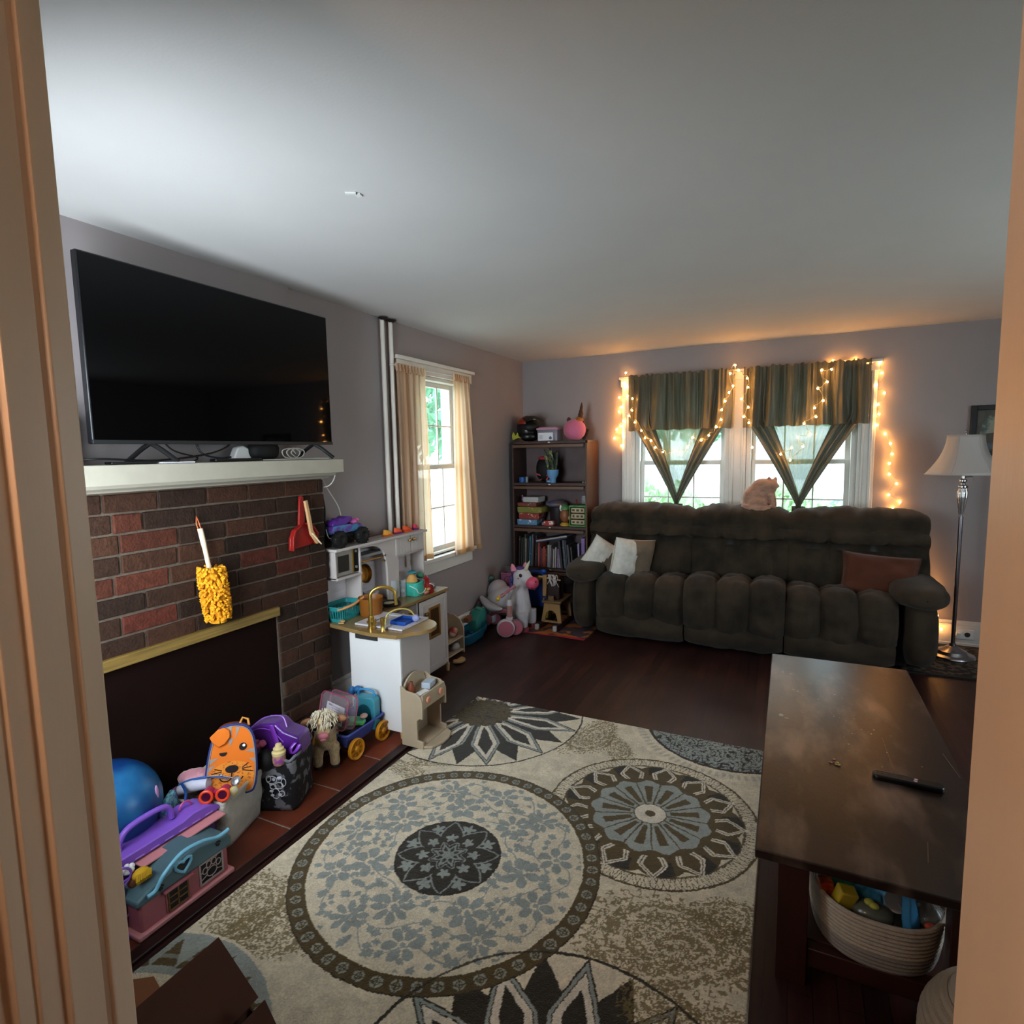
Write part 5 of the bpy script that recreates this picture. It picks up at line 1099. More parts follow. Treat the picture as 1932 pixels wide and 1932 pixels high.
w = MB(); w.prism([(-1.68, .84), (-1.60, .895), (-1.55, .88), (-1.52, .80), (-1.62, .72)], .016, .021); tag(w.build('cardboard_scrap', card, smooth=0), 'torn piece of light brown cardboard lying on the rug corner', 'cardboard')
# ------------------------------------------------------------------ toys on the hearth
purple = mat('purple_plastic', '#8a5fc4', .4); purpd = mat('purple_dark', '#4c2a6e', .45); pinkp = mat('pink_plastic', '#c98a8c', .4); pinkd = mat('pink_wall', '#a8666c', .45)
tealg = mat('teal_grey', '#567078', .45); skyb = mat('sky_plastic', '#78b4cc', .4)
# big blue ball
t = thing('play_ball', 'big translucent blue play ball behind the toy house by the door', 'ball', (-2.10, 1.085, .132))
w = MB(); w.ell((-2.10, 1.085, .29), .158, nu=40, nv=24); w.build('ball', mat('ball_blue', '#123f78', .35, c2='#2782ae', mixs=4, mixlo=.45, mixhi=.7), t, smooth=80)
w = MB(); w.ell((-1.975, 1.17, .325), (.006, .009, .03), (0, 0, 35)); w.build('valve_patch', mat('pink_patch', '#b890b4', .4), t)
w = MB(); w.box(-2.19, -2.01, .97, 1.20, .013, .132); tag(w.build('red_box', mat('box_darkred', '#6a1a22', .5), bevel=.006), 'dark red box supporting the blue play ball', 'box')
# pink and teal pet carrier house, long side facing the room (x = -1.76)
t = thing('toy_pet_house', 'pink toy pet house with teal roof, heart handle and paw print window', 'toy house', (-1.82, 1.12, .013))
XH = -1.768; zf = .014
w = MB(); w.box(-1.875, XH, .965, 1.275, zf, .135); w.build('walls', pinkd, t, bevel=.008)
w = MB(); w.box(-1.885, XH+.012, .95, 1.29, zf, zf+.018); w.build('base_rim', pinkp, t, bevel=.005)
arch = [(.955, .12), (1.285, .12), (1.29, .15), (1.27, .168), (1.22, .175), (1.17, .19), (1.10, .185), (1.04, .165), (.99, .155), (.955, .14)]
w = MB(); w.prism(arch, -1.885, XH+.006, X=XP); w.build('roof', tealg, t, bevel=.006)
w = MB(); w.tube(spline([(XH+.012, .985, .145), (XH+.014, 1.01, .15), (XH+.016, 1.04, .185), (XH+.016, 1.10, .215), (XH+.016, 1.17, .208), (XH+.014, 1.23, .185), (XH+.012, 1.275, .185)], 6), .0065, 10)
hrt = [(1.105+.028*(math.sin(R_(a))**3), .168+.026*(.81*math.cos(R_(a))-.31*math.cos(R_(2*a))-.125*math.cos(R_(3*a)))) for a in range(0, 360, 20)]
w.tube([(XH+.012, y, z) for y, z in hrt], .005, 8, closed=True); w.build('handle', skyb, t)
w = MB(); w.prism(hrt, XH+.006, XH+.009, X=XP); hh = w.build('heart_window', mat('dark_glass', '#2a2a2c', .2), t)
def paw(w, y, z, s, x0, x1):
    w.prism([(y+s*.45*math.cos(R_(a)), z-s*.2+s*.36*math.sin(R_(a))) for a in range(0, 360, 30)], x0, x1, X=XP)
    for a, q in ((-.5, .25), (-.18, .5), (.18, .5), (.5, .25)): w.prism([(y+s*a+s*.15*math.cos(R_(b)), z+s*q+s*.22*math.sin(R_(b))) for b in range(0, 360, 40)], x0, x1, X=XP)
w = MB(); paw(w, 1.235, .155, .016, XH+.0062, XH+.008); paw(w, 1.03, .14, .016, XH+.0062, XH+.008); w.build('paw_cutout', mat('cut_dark', '#1c1a1c', .5), t)
w = MB(); w.box(XH, XH+.002, 1.165, 1.25, .045, .12); pwf = w.build('paw_window', mat('cut_dark2', '#1a1418', .5), t)
w = MB(); g2 = XH+.0035
for a, b, c, d in ((1.162, 1.168, .043, .122), (1.247, 1.253, .043, .122), (1.165, 1.25, .043, .049), (1.165, 1.25, .116, .122)): w.box(XH, g2+.001, a, b, c, d)
for cy_, cz_, ra, rb in ((1.208, .073, .019, .016), (1.183, .088, .009, .011), (1.198, .103, .009, .011), (1.217, .103, .009, .011), (1.234, .09, .009, .011)):
    w.tube([(g2, cy_+ra*math.cos(R_(a)), cz_+rb*math.sin(R_(a))) for a in range(0, 360, 30)], .0017, 5, closed=True)
for a, b in (((1.165, .06), (1.19, .07)), ((1.165, .085), (1.175, .088)), ((1.25, .06), (1.225, .07)), ((1.243, .09), (1.25, .092)), ((1.208, .049), (1.208, .057)), ((1.208, .104), (1.208, .118)), ((1.19, .112), (1.185, .119)), ((1.225, .112), (1.235, .119))):
    w.tube([(g2, a[0], a[1]), (g2, b[0], b[1])], .0016, 5)
w.build('paw_lattice', mat('lattice_grey', '#a89a94', .5), pwf)
w = MB(); w.box(XH, XH+.004, 1.045, 1.125, .038, .112); w.box(XH, XH+.016, 1.035, 1.135, .112, .12); d_ = w.build('door_surround', pinkd, t, bevel=.002)
w = MB()
for a in (1.05, 1.083, 1.116): w.box(XH+.004, XH+.007, a, a+.005, .04, .11)
for c in (.04, .062, .084, .106): w.box(XH+.004, XH+.007, 1.05, 1.12, c, c+.004)
w.build('door_grille', mat('gold_pl', '#7a5c34', .4), d_)
w = MB(); w.box(XH, XH+.0045, 1.052, 1.118, .042, .108); w.build('door_opening', MATS['cut_dark'], d_)
# purple carry castle with pink shelf, behind the pet house
t = thing('toy_dollhouse', 'lilac carry-handle dollhouse with pink shelf behind the pink pet house', 'toy house', (-1.93, 1.15, .013))
w = MB(); w.box(-1.985, -1.90, .99, 1.33, .014, .175); w.build('walls', purpd, t, bevel=.004)
w = MB(); w.prism([(.97, .19), (1.345, .19), (1.34, .205), (1.30, .228), (1.24, .235), (1.20, .225), (.985, .225), (.965, .21)], -1.985, -1.885, X=XP); w.build('roof', purple, t, bevel=.004)
w = MB(); w.tube(spline([(-1.935, 1.01, .22), (-1.935, 1.015, .255), (-1.935, 1.05, .285), (-1.935, 1.14, .29), (-1.935, 1.18, .275), (-1.935, 1.19, .232)], 6), .010, 10); w.build('carry_handle', purple, t)
w = MB(); w.box(-1.90, -1.845, 1.03, 1.335, .178, .186); w.build('pink_shelf', pinkp, t, bevel=.003)
w = MB()
for k in range(6): w.box(-1.8849, -1.883, 1.03+k*.05, 1.06+k*.05, .197, .20)
w.build('roof_trim', mat('lilac_pale', '#b394dc', .4), t)
w = MB(); w.tube([(-1.94, 1.245+.022*math.cos(R_(a)), .236+.022*math.sin(R_(a))) for a in range(0, 181, 20)], .0035, 6); w.build('finial', mat('rose_pl', '#c0508c', .4), t)
# purple carriage close to the door casing
t = thing('toy_carriage', 'purple toy tower with round filigree top beside the door casing', 'toy tower', (-1.86, .95, .013))
w = MB(); w.box(-1.90, -1.83, .90, .965, .014, .17); w.build('walls', purpd, t, bevel=.004)
w = MB(); 
for z in (.07, .125): w.box(-1.905, -1.825, .895, .972, z, z+.008)
w.box(-1.91, -1.80, .88, .99, .014, .028); w.build('ledge', purple, t, bevel=.002)
w = MB()
for z in (.085, .14):
    for k in range(4): w.box(-1.8295, -1.8255, .925, .958, z+k*.007, z+k*.007+.003)
    w.box(-1.8295, -1.8255, .923, .926, z-.002, z+.027); w.box(-1.8295, -1.8255, .956, .959, z-.002, z+.027)
w.build('shutter', mat('shutter_lilac', '#a9a0c0', .5), t)
w = MB(); w.tube([(-1.83, .94+.045*math.cos(R_(a)), .205+.032*math.sin(R_(a))) for a in range(0, 360, 20)], .004, 8, closed=True)
w.tube([(-1.83, .925+.016*math.cos(R_(a)), .195+.014*math.sin(R_(a))) for a in range(0, 360, 30)], .003, 6, closed=True); w.tube([(-1.83, .96, .175), (-1.83, .95, .235)], .003, 6); w.tube([(-1.83, .90, .19), (-1.83, .98, .19)], .003, 6); w.build('filigree', purple, t)
# little yellow and white figures on the ledge
t = thing('toy_figure', 'tiny figure with a yellow braided mop between the toy houses', 'toy figure', (-1.83, 1.0, .17))
w = MB(); w.ell((-1.815, 1.005, .19), (.02, .026, .018))
for k in range(8): w.tube([(-1.80, .985+k*.006, .20), (-1.795, .98+k*.006, .185), (-1.80, .985+k*.006, .172)], .004, 5)
w.build('hair', mat('yarn_yellow', '#c9a021', .7), t)
w = MB(); w.ell((-1.835, .992, .165), (.016, .018, .018)); w.build('body', mat('fig_brown', '#7a4a2a', .6), t)
t = thing('toy_lamb', 'tiny white fluffy toy lamb beside the yellow haired figure', 'toy figure', (-1.85, .985, .2))
w = MB(); w.ell((-1.845, .985, .205), (.016, .018, .012)); w.ell((-1.845, .972, .212), .009); w.ell((-1.845, .997, .213), .009); w.ell((-1.85, .985, .217), .008); w.build('body', mat('fluff', '#d8d8d8', .9), t)
# stuff seen through the carry handle
w = MB(); w.bx((-2.0, 1.22, .235), (.02, .09, .07), (15, 0, 25)); tag(w.build('toy_card', mat('card_aqua', '#78a8ae', .6, c2='#3f6f86', mixs=90, mixlo=.5, mixhi=.52)), 'aqua patterned card standing behind the carry handle', 'card')

# grey-white fabric bin
t = thing('fabric_bin', 'pale grey square fabric bin stuffed with toys', 'storage bin', (-2.02, 1.44, .013), (0, 0, 18))
def softbin(t, sx, sy, h, m, rim, th=.008, seed=0, flare=.16, sag=.02):
    w = MB(); n = 48
    def fn(u, v):
        p = rrect(sx, sy, .03, 11); k = len(p); i = u*k; a = Vector(p[int(i) % k]); b = Vector(p[(int(i)+1) % k]); q = a.lerp(b, i-int(i))
        f = 1-flare+flare*v; q = q*f; n_ = .007*nz((q.x*9, q.y*9, v*3), 1., seed)*(v*(1.2)+.2)
        z = h*v-sag*v*math.sin(u*4*PI+seed)**2
        return (q.x+n_, q.y+n_, z)
    w.grid(fn, n, 14, cu=True); w.build('bin_wall', m, t, world=False, solid=th, smooth=80)
    w = MB(); w.tube([(lambda p: (p[0], p[1], p[2]+.002))(fn(i/n, 1.)) for i in range(n)], .0065, 8, closed=True); w.build('bin_rim', rim, t, world=False)
    w = MB(); w.prism([(x*(1-flare), y*(1-flare)) for x, y in rrect(sx, sy, .03, 4)], .002, .008); w.build('bin_floor', m, t, world=False)
linen = mat('bin_linen', '#b8b3a8', .9, bump=.6, bs=320, var=.12, vs=25)
softbin(t, .24, .27, .205, linen, mat('bin_hem', '#b8b3a8', .85), seed=1)
def toy2(name, lab, mb, m, cat='toy', **k): return tag(mb.build(name, m, **k), lab, cat, 'toys in the pale fabric bin')
# tiger-face backpack, leaning back in the bin
org = mat('bag_orange', '#d9761c', .75, bump=.2, bs=300); navy = mat('bag_navy', '#2a3a78', .6); blk = mat('bag_black', '#1c1014', .7)
ob = (-1.95, 1.44, .195)
t = thing('animal_backpack', 'orange tiger face backpack standing in the pale fabric bin', 'backpack', ob, (-13, 6, 50))
bp = [(-.085, .0), (-.06, -.02), (.06, -.02), (.085, .0), (.09, .06), (.083, .14), (.07, .2), (.045, .235), (0, .246), (-.045, .235), (-.07, .2), (-.083, .14), (-.09, .06)]
bpS = [(q.x, q.y) for q in spline([(a, b, 0) for a, b in bp+[bp[0]]], 5)][:-1]
FX = Matrix(((1, 0, 0, 0), (0, 0, -1, 0), (0, 1, 0, 0), (0, 0, 0, 1)))
w = MB(); w.prism(bpS, -.06, .0, X=FX); w.build('pouch', mat('bag_brown', '#8f4518', .7), t, world=False, bevel=.008)
w = MB(); w.prism([(x*.96, .108+(y-.108)*.96) for x, y in bpS], 0., .01, X=FX); fc = w.build('face_panel', org, t, world=False, bevel=.004)
w = MB(); w.tube([(x*.99, -.003, .108+(y-.108)*.99) for x, y in bpS], .0055, 8, closed=True); w.build('zip_piping', navy, t, world=False)
w = MB(); w.tube([(x*.95, -.0105, .108+(y-.108)*.95) for x, y in bpS], .0022, 6, closed=True); w.build('grey_piping', mat('bag_grey', '#9a8f8a', .7), fc, world=False)
w = MB(); fz = .0102
w.prism(arc((.0, .078), .024, 0, 180, 10, .013)+arc((.0, .078), .024, 180, 360, 10, .016), fz, fz+.002, X=FX)
w.tube([(0, -fz-.001, .065), (0, -fz-.001, .045)], .0022, 6)
w.tube([(x, -fz-.001, z) for x, z in arc((-.021, .050), .021, 195, 350, 8, .018)], .0022, 6); w.tube([(x, -fz-.001, z) for x, z in arc((.021, .050), .021, 190, 345, 8, .018)], .0022, 6)
for a, b in (((-.036, .075), (-.062, .083)), ((-.036, .07), (-.072, .066)), ((-.038, .064), (-.076, .046)), ((.036, .078), (.058, .094)), ((.036, .074), (.07, .078)), ((.038, .069), (.078, .06))): w.tube([(a[0], -fz-.001, a[1]), (b[0], -fz-.001, b[1])], .0018, 6)
w.build('face_print', blk, fc, world=False)
w = MB(); w.prism([(.082*math.cos(R_(a)), .045+.062*math.sin(R_(a))) for a in range(0, 181, 12)]+[(-.078, .02), (-.055, -.008), (.055, -.008), (.078, .02)], .0085, .0108, X=FX); w.build('muzzle_patch', mat('bag_muzzle', '#dc8c34', .8, c2='#b8641c', mixs=130, mixlo=.55, mixhi=.6), fc, world=False)
w = MB(); w.prism(arc((-.034, .142), .014, 180, 360, 10), fz, fz+.0015, X=FX); w.build('eye', blk, fc, world=False); w = MB(); w.prism(arc((.036, .158), .014, 0, 360, 16, .0145)[:-1], fz, fz+.002, X=FX); ey = w.build('eye', blk, fc, world=False)
w = MB(); w.prism(arc((.039, .163), .0055, 0, 360, 10)[:-1], fz+.002, fz+.0035, X=FX); w.build('eye_highlight', whitep, ey, world=False)
w = MB()
for tri in ([(-.02, .236), (-.008, .236), (-.006, .20)], [(.008, .236), (.022, .232), (.006, .19)], [(-.018, .2), (.0, .19), (-.012, .16)], [(.08, .15), (.08, .13), (.045, .14)], [(.083, .11), (.085, .09), (.06, .11)], [(-.082, .12), (-.08, .1), (-.05, .125)], [(-.085, .09), (-.085, .07), (-.058, .1)]): w.prism(tri, fz-.0004, fz+.0008, X=FX)
w.build('stripe_print', MATS['bag_grey'], fc, world=False)
w = MB(); w.prism([(-.075, .185), (-.085, .205), (-.058, .232), (-.035, .238), (-.015, .225), (-.012, .2), (-.03, .175), (-.052, .165)], .013, .021, X=FX); w.build('ear_flap', org, fc, world=False, bevel=.003)
w = MB(); w.tube([(.02, .02, .24), (.03, .03, .262), (.05, .03, .255), (.055, .02, .232)], .005, 6); w.build('carry_loop', mat('bag_loop', '#c98a3a', .7), t, world=False)
# toy binoculars
t = thing('toy_binoculars', 'pink toy binoculars with orange rings in the pale fabric bin', 'binoculars', (-1.905, 1.345, .243), (-10, 0, 40), group='toys in the pale fabric bin')
w = MB()
for s in (-.028, .028): w.lathe([(.018, .0), (.022, .03), (.022, .055)], (s, .03, 0), 20, rot=(90, 0, 0))
w.bx((0, .0, 0), (.05, .03, .018)); w.build('barrels', mat('hot_pink', '#b8246e', .35), t, world=False)
for s in (-.028, .028):
    w = MB(); w.tube([(s+.0205*math.cos(R_(a)), -.028, .0205*math.sin(R_(a))) for a in range(0, 360, 20)], .0055, 8, closed=True); r_ = w.build('eyepiece_ring', mat('neon_orange', '#d94a24', .35), t, world=False)
    w = MB(); w.cyl((s, -.026, 0), (s, -.03, 0), .017); w.build('lens', mat('lens_plum', '#4a1230', .15), r_, world=False)
w = MB(); w.tube(spline([(-2.10, 1.33, .235), (-2.04, 1.34, .265), (-1.97, 1.37, .278), (-1.91, 1.405, .268)], 6), .0042, 8); o_ = toy2('toy_stethoscope', 'blue and grey toy stethoscope lying across the pale fabric bin', w, mat('steth_blue', '#2f66a8', .4))
w = MB(); w.lathe([(0, 0), (.018, 0), (.02, .005), (.014, .010), (0, .011)], (-1.875, 1.41, .262), 20, rot=(50, 20, 0)); w.build('chest_piece', mat('steth_silver', '#b8b5ba', .2, .8), o_)
w = MB(); w.tube(spline([(-1.975, 1.36, .284), (-1.93, 1.385, .283), (-1.88, 1.41, .272)], 5), .003, 6); w.ell((-1.925, 1.385, .287), .006); w.build('ear_tube', MATS['steth_silver'], o_)
w = MB(); w.tube(spline([(-2.05, 1.31, .262), (-2.0, 1.29, .25), (-1.97, 1.26, .22), (-1.96, 1.24, .19)], 5), .005, 8); toy2('blue_tube', 'blue flexible tube curving down beside the binoculars', w, mat('tube_blue', '#1f4a8a', .4))
w = MB(); w.ell((-2.075, 1.38, .245), (.06, .045, .032), (0, 0, 30)); toy2('pink_plush', 'pale pink satin soft toy behind the stethoscope', w, mat('satin_pink', '#c48a96', .5, sheen=.4, c2='#d8b0b6', mixs=25), disp=(.03, .02))
w = MB(); w.tube([(-2.08, 1.315, .225), (-2.03, 1.35, .243), (-1.98, 1.37, .25)], [.018, .026, .02], 14); toy2('white_bottle', 'white toy bottle with lilac cap under the stethoscope', w, mat('bottle_white', '#c4c4d0', .4))
w = MB(); w.tube([(-2.105, 1.30, .212), (-2.085, 1.312, .222)], [.016, .02], 12); toy2('bottle_cap', 'lilac pink cap at the end of the white toy bottle', w, mat('cap_lilac', '#b078a8', .4))
w = MB(); w.ell((-1.865, 1.385, .235), (.012, .024, .02)); toy2('yellow_disc', 'small yellow and white disc at the bin rim', w, mat('disc_yellow', '#c9b86a', .5, c2='#c8c0cc', mixs=20))
w = MB(); w.ell((-2.02, 1.38, .16), (.06, .06, .04)); w.ell((-1.97, 1.42, .16), (.04, .04, .04)); toy2('brown_plush', 'dark brown soft toy deep in the pale fabric bin', w, mat('dk_plush', '#4a3626', .9), disp=(.03, .02))
w = MB(); w.ell((-2.03, 1.53, .20), (.05, .04, .05)); toy2('dark_plush', 'black soft toy behind the orange backpack', w, blackm)

# black patterned bin
t = thing('fabric_bin', 'black fabric bin printed with white sketchy shapes', 'storage bin', (-1.945, 1.70, .013), (0, 0, 24))
softbin(t, .185, .215, .235, mat('bin_black', '#161417', .7, c2='#6e6c70', mixs=24, mixlo=.54, mixhi=.58), mat('bin_trim_grey', '#6a6a70', .6), seed=4, flare=.10, sag=.014)
w = MB(); rs = random.Random(3)
def onface(u, v): return (.0+u, -.1005-.006*v/.2, v)
for cx_, cz_, a, b in ((-.005, .145, .022, .016), (-.018, .15, .010, .013), (.025, .12, .018, .014), (.01, .085, .016, .022), (.035, .085, .012, .012), (.0, .115, .013, .010), (.045, .135, .010, .016)):
    w.tube([(cx_+a*math.cos(R_(q)), -.114, cz_+b*math.sin(R_(q))) for q in range(0, 360, 24)], .0016, 5, closed=True)
for k in range(9):
    x_ = rs.uniform(-.03, .055); z_ = rs.uniform(.075, .165); w.ell((x_, -.114, z_), (rs.uniform(.004, .009), .0012, rs.uniform(.003, .008)))
w.build('sketch_print', mat('print_white', '#b9bac2', .6), t, world=False)
# purple gift bag / basket in it
t = thing('purple_bag', 'shiny purple satin bag with ribbon straps on top of the black bin', 'bag', (-1.97, 1.70, .205), (0, 0, 20))
t.scale = (1.05, 1, .84)
satin = mat('satin_purple', '#5a1c86', .3, coat=.4, sheen=.3, c2='#44126a', mixs=8)
w = MB()
w.prism([(-.11, .09), (-.10, .155), (-.05, .185), (.02, .19), (.05, .15), (.115, .12), (.12, .03), (.06, .0), (-.02, .02)], -.05, .05, X=Matrix(((1, 0, 0, 0), (0, 0, -1, 0), (0, 1, 0, 0), (0, 0, 0, 1)))); w.build('bag_body', satin, t, world=False, bevel=.012, seg=3)
w = MB()
def ribbon(pts, wd):
    P = spline(pts, 6); n = len(P); w.grid(lambda u, v: tuple(P[min(n-1, int(v*(n-1)+.5))]+Vector((wd*(u-.5), 0, 0))), 3, n)
ribbon([(.0, -.056, .19), (.015, -.06, .14), (.03, -.066, .09), (.045, -.075, .04), (.06, -.08, .02)], .022)
ribbon([(.10, -.055, .1), (.085, -.07, .075), (.09, -.072, .05), (.11, -.07, .07), (.12, -.06, .095)], .016)
w.build('ribbon_strap', mat('ribbon_purple', '#7a3aa8', .3, coat=.4), t, world=False, solid=.0015)
w = MB(); w.tube(spline([(-.105, -.045, .12), (-.06, -.056, .165), (.0, -.056, .16), (.05, -.056, .1)], 6), .0025, 6); w.tube(spline([(-.1, -.03, .155), (-.05, -.01, .20), (.02, .0, .205), (.05, -.02, .16)], 6), .003, 6); w.build('seam_piping', mat('piping_violet', '#8f5ac0', .3), t, world=False)
t = thing('toy_doll', 'small doll jar with swirled cream top in the black bin', 'toy', (-1.875, 1.615, .235))
w = MB(); w.lathe([(0, 0), (.022, 0), (.026, .01), (.026, .035), (.022, .045), (0, .046)], (-1.875, 1.615, .225), 20); w.build('jar', mat('jar_skin', '#b08468', .5, c2='#8a4a8c', mixs=40), t)
w = MB(); w.lathe([(.027, .268), (.028, .28), (.02, .285), (.022, .295), (.014, .30), (.012, .312), (0, .316)], (-1.875, 1.615, 0), 20); w.build('cream_top', mat('cream_top', '#cdbb8a', .5), t)
w = MB(); w.ell((-1.935, 1.60, .235), (.04, .035, .045)); tag(w.build('round_toy', blackm), 'round black toy beside the cream topped doll', 'toy')
w = MB(); w.ell((-2.0, 1.60, .285), (.035, .03, .02)); w.ell((-2.02, 1.575, .29), (.02, .015, .02)); w.ell((-1.975, 1.615, .29), (.018, .02, .016)); tag(w.build('pink_ruffle', mat('ruffle', '#b8607c', .8), disp=(.015, .012)), 'pink ruffled toy between the backpack and the purple bag', 'toy')

# stuffed highland calf
ct = thing('plush_calf', 'cream fluffy stuffed calf standing in front of the blue wagon', 'plush toy', (-1.95, 1.95, .013))
ct.scale = (1.14, 1.14, 1.12)
fur = mat('calf_fur', '#b8a078', .95, sheen=.5, var=.2, vs=60, bump=1., bs=150)
def place(pts): return pts
w = MB(); F = Matrix.Translation((-1.955, 1.95, .013)) @ Matrix.Rotation(R_(-38), 4, 'Z'); w.X = F   # local: +x forward
# forward axis turned to the camera/room
w.X = Matrix.Translation((-1.965, 1.97, .013)) @ Matrix.Rotation(R_(-50), 4, 'Z')
w.ell((-.055, 0, .115), (.085, .05, .052)); w.ell((.01, 0, .125), (.045, .045, .05))
w.tube([(.02, 0, .14), (.045, 0, .175), (.05, 0, .20)], [.035, .032, .04]); w.ell((.055, 0, .215), (.052, .05, .048)); w.ell((.095, 0, .195), (.03, .032, .028))
for x, y in ((.015, .03), (.015, -.03), (-.105, .03), (-.105, -.03)): w.tube([(x, y, .10), (x+.003, y*1.1, .05), (x+.004, y*1.15, .02)], [.028, .021, .022]); w.ell((x+.004, y*1.15, .022), (.023, .021, .02))
w.tube([(-.13, 0, .13), (-.155, 0, .10), (-.16, 0, .06)], [.009, .008, .012])
cb = w.build('body', fur, ct, remesh=.006, lap=4)
XC = Matrix.Translation((-1.965, 1.97, .013)) @ Matrix.Rotation(R_(-50), 4, 'Z')
w = MB(); w.X = XC; rs = random.Random(6)
for k in range(230):
    a = rs.uniform(0, 2*PI); el = rs.uniform(.15, 1.4); p = Vector((.055+.05*math.cos(el)*math.cos(a), .048*math.cos(el)*math.sin(a), .22+.044*math.sin(el)))
    d = Vector((rs.uniform(.0, .02)+.012*math.cos(a), .014*math.sin(a)+rs.uniform(-.006, .006), rs.uniform(-.012, .008))); w.tube([p, p+d*.6+Vector((0, 0, .004)), p+d+Vector((0, 0, -.006))], [.003, .0025, .001], 4)
w.build('shaggy_fringe', mat('calf_fringe', '#d2c6ae', .95, sheen=.5), ct)
for s in (-1, 1):
    w = MB(); w.X = XC; w.ell((.05, s*.066, .225), (.012, .026, .014), (s*-14, 0, 0)); w.build('ear', mat('calf_ear', '#a8795a', .9), ct)
w = MB(); w.X = XC; w.ell((.122, 0, .19), (.014, .022, .016)); w.ell((.128, 0, .178), (.008, .012, .008)); w.build('muzzle', mat('calf_nose', '#b8707a', .6), ct)
for s in (-1, 1):
    w = MB(); w.X = XC; w.ell((.096, s*.030, .218), (.011, .012, .014)); ee = w.build('eye', mat('eye_dark', '#140d0a', .08), ct)
    w = MB(); w.X = XC; w.ell((.106, s*.031+.002, .223), .003); w.build('eye_glint', whitep, ee)
w = MB(); w.X = XC; w.ell((.045, -.02, .135), (.006, .013, .014)); w.build('tag', mat('calf_tag', '#b8923a', .5), ct)
w = MB(); w.X = XC
for x, y in ((.015, .03), (.015, -.03), (-.105, .03), (-.105, -.03)): w.lathe([(.018, 0), (.02, .008), (.019, .012)], (x+.004, y*1.15, -.0), 14)
w.build('hoof', mat('hoof', '#2c2018', .8), ct)

# blue wagon with yellow wheels
wt = thing('toy_wagon', 'blue plastic toy wagon with yellow wheels loaded with toys', 'toy wagon', (-1.98, 2.16, .013))
wb_ = mat('wagon_blue', '#4a5aa4', .4); yel = mat('wheel_yellow', '#c98a1c', .4)
w = MB(); zb, zt = .07, .145
a = [(-2.05, 2.05), (-1.91, 2.05), (-1.91, 2.285), (-2.05, 2.285)]; b = [(-2.075, 2.025), (-1.885, 2.025), (-1.885, 2.30), (-2.075, 2.30)]
vs = [(x, y, zb) for x, y in a]+[(x, y, zt) for x, y in b]; t_ = .006
vi = [(x+(t_ if x < -1.98 else -t_), y+(t_ if y < 2.15 else -t_), zb+.005) for x, y in a]+[(x+(t_ if x < -1.98 else -t_), y+(t_ if y < 2.15 else -t_), zt) for x, y in b]
w.add(vs+vi, [(0, 3, 2, 1), (8, 9, 10, 11)]+[(i, (i+1) % 4, 4+(i+1) % 4, 4+i) for i in range(4)]+[(8+(i+1) % 4, 8+i, 12+i, 12+(i+1) % 4) for i in range(4)]+[(4+i, 4+(i+1) % 4, 12+(i+1) % 4, 12+i) for i in range(4)])
w.build('tub', wb_, wt, bevel=.003)
w = MB(); w.tube([(x, y, zt) for x, y in rrect(.2, .285, .02, 4, -1.98, 2.162)], .006, 8, closed=True); w.build('rim', wb_, wt)
for x, y in ((-1.868, 2.07), (-1.868, 2.275), (-2.095, 2.07), (-2.095, 2.275)):
    w = MB(); s = 1 if x > -2 else -1
    w.lathe([(.0, -.012), (.02, -.012), (.05, -.010), (.052, -.004), (.052, .006), (.049, .010), (.044, .008), (.04, .002), (.016, .002), (.013, .012), (0, .014)], (x, y, .066), 36, rot=(0, 90*s, 0), cap=False); wh = w.build('wheel', yel, wt)
    w = MB()
    for q in range(8):
        c_, s_ = math.cos(q*PI/4), math.sin(q*PI/4); w.bx((x+s*.0028, y+.027*c_, .066+.027*s_), (.002, .018, .008), (math.degrees(q*PI/4), 0, 0))
    w.build('spoke_gap', mat('amber_dark', '#9a6210', .5), wh)
w = MB(); w.cyl((-2.09, 2.07, .066), (-1.87, 2.07, .066), .006); w.cyl((-2.09, 2.275, .066), (-1.87, 2.275, .066), .006); w.build('axle', yel, wt)
# clear pink-piped bag
bt = thing('clear_bag', 'clear vinyl pouch with pink piping and paper insert on the blue wagon', 'bag', (-1.99, 2.06, .14), (-14, 0, -8))
vin = mat('vinyl', '#c8b4bc', .08, alpha=.22, coat=.5)
w = MB(); w.prism(rrect(.20, .16, .03), -.03, .03, X=Matrix(((1, 0, 0, 0), (0, 0, -1, 0), (0, 1, 0, .1), (0, 0, 0, 1)))); w.build('vinyl_body', vin, bt, world=False, bevel=.008)
w = MB()
for yy in (-.03, .03): w.tube([(x, yy, z+.1) for x, z in rrect(.2, .16, .03)], .0035, 6, closed=True)
w.tube([(-.1, -.03, .05), (-.125, -.03, .02), (-.14, -.02, -.01)], .004, 6); w.build('pink_piping', mat('piping_pink', '#9c5068', .4), bt, world=False)
w = MB(); w.bx((0.0, -.02, .085), (.13, .002, .09), (0, 4, 0)); pp = w.build('paper_insert', mat('insert', '#c9c6cc', .7), bt, world=False)
w = MB()
for k in range(6): w.bx((.0+(.006 if k % 2 else 0), -.0215, .118-k*.011), (.07-.01*(k % 3), .0006, .002), (0, 4, 0))
w.bx((-.035, -.0215, .122), (.025, .0006, .006), (0, 4, 0)); w.bx((.03, -.0215, .055), (.05, .0006, .008), (0, 4, 0)); w.bx((-.045, -.0215, .06), (.02, .0006, .02), (0, 10, 0)); w.build('print', mat('insert_print', '#7c6a78', .7), pp, world=False)
w = MB(); w.ell((.0, .005, .06), (.085, .02, .045)); w.build('packed_things', mat('packed', '#6e3a48', .6, c2='#b0a6a8', mixs=30), bt, world=False)
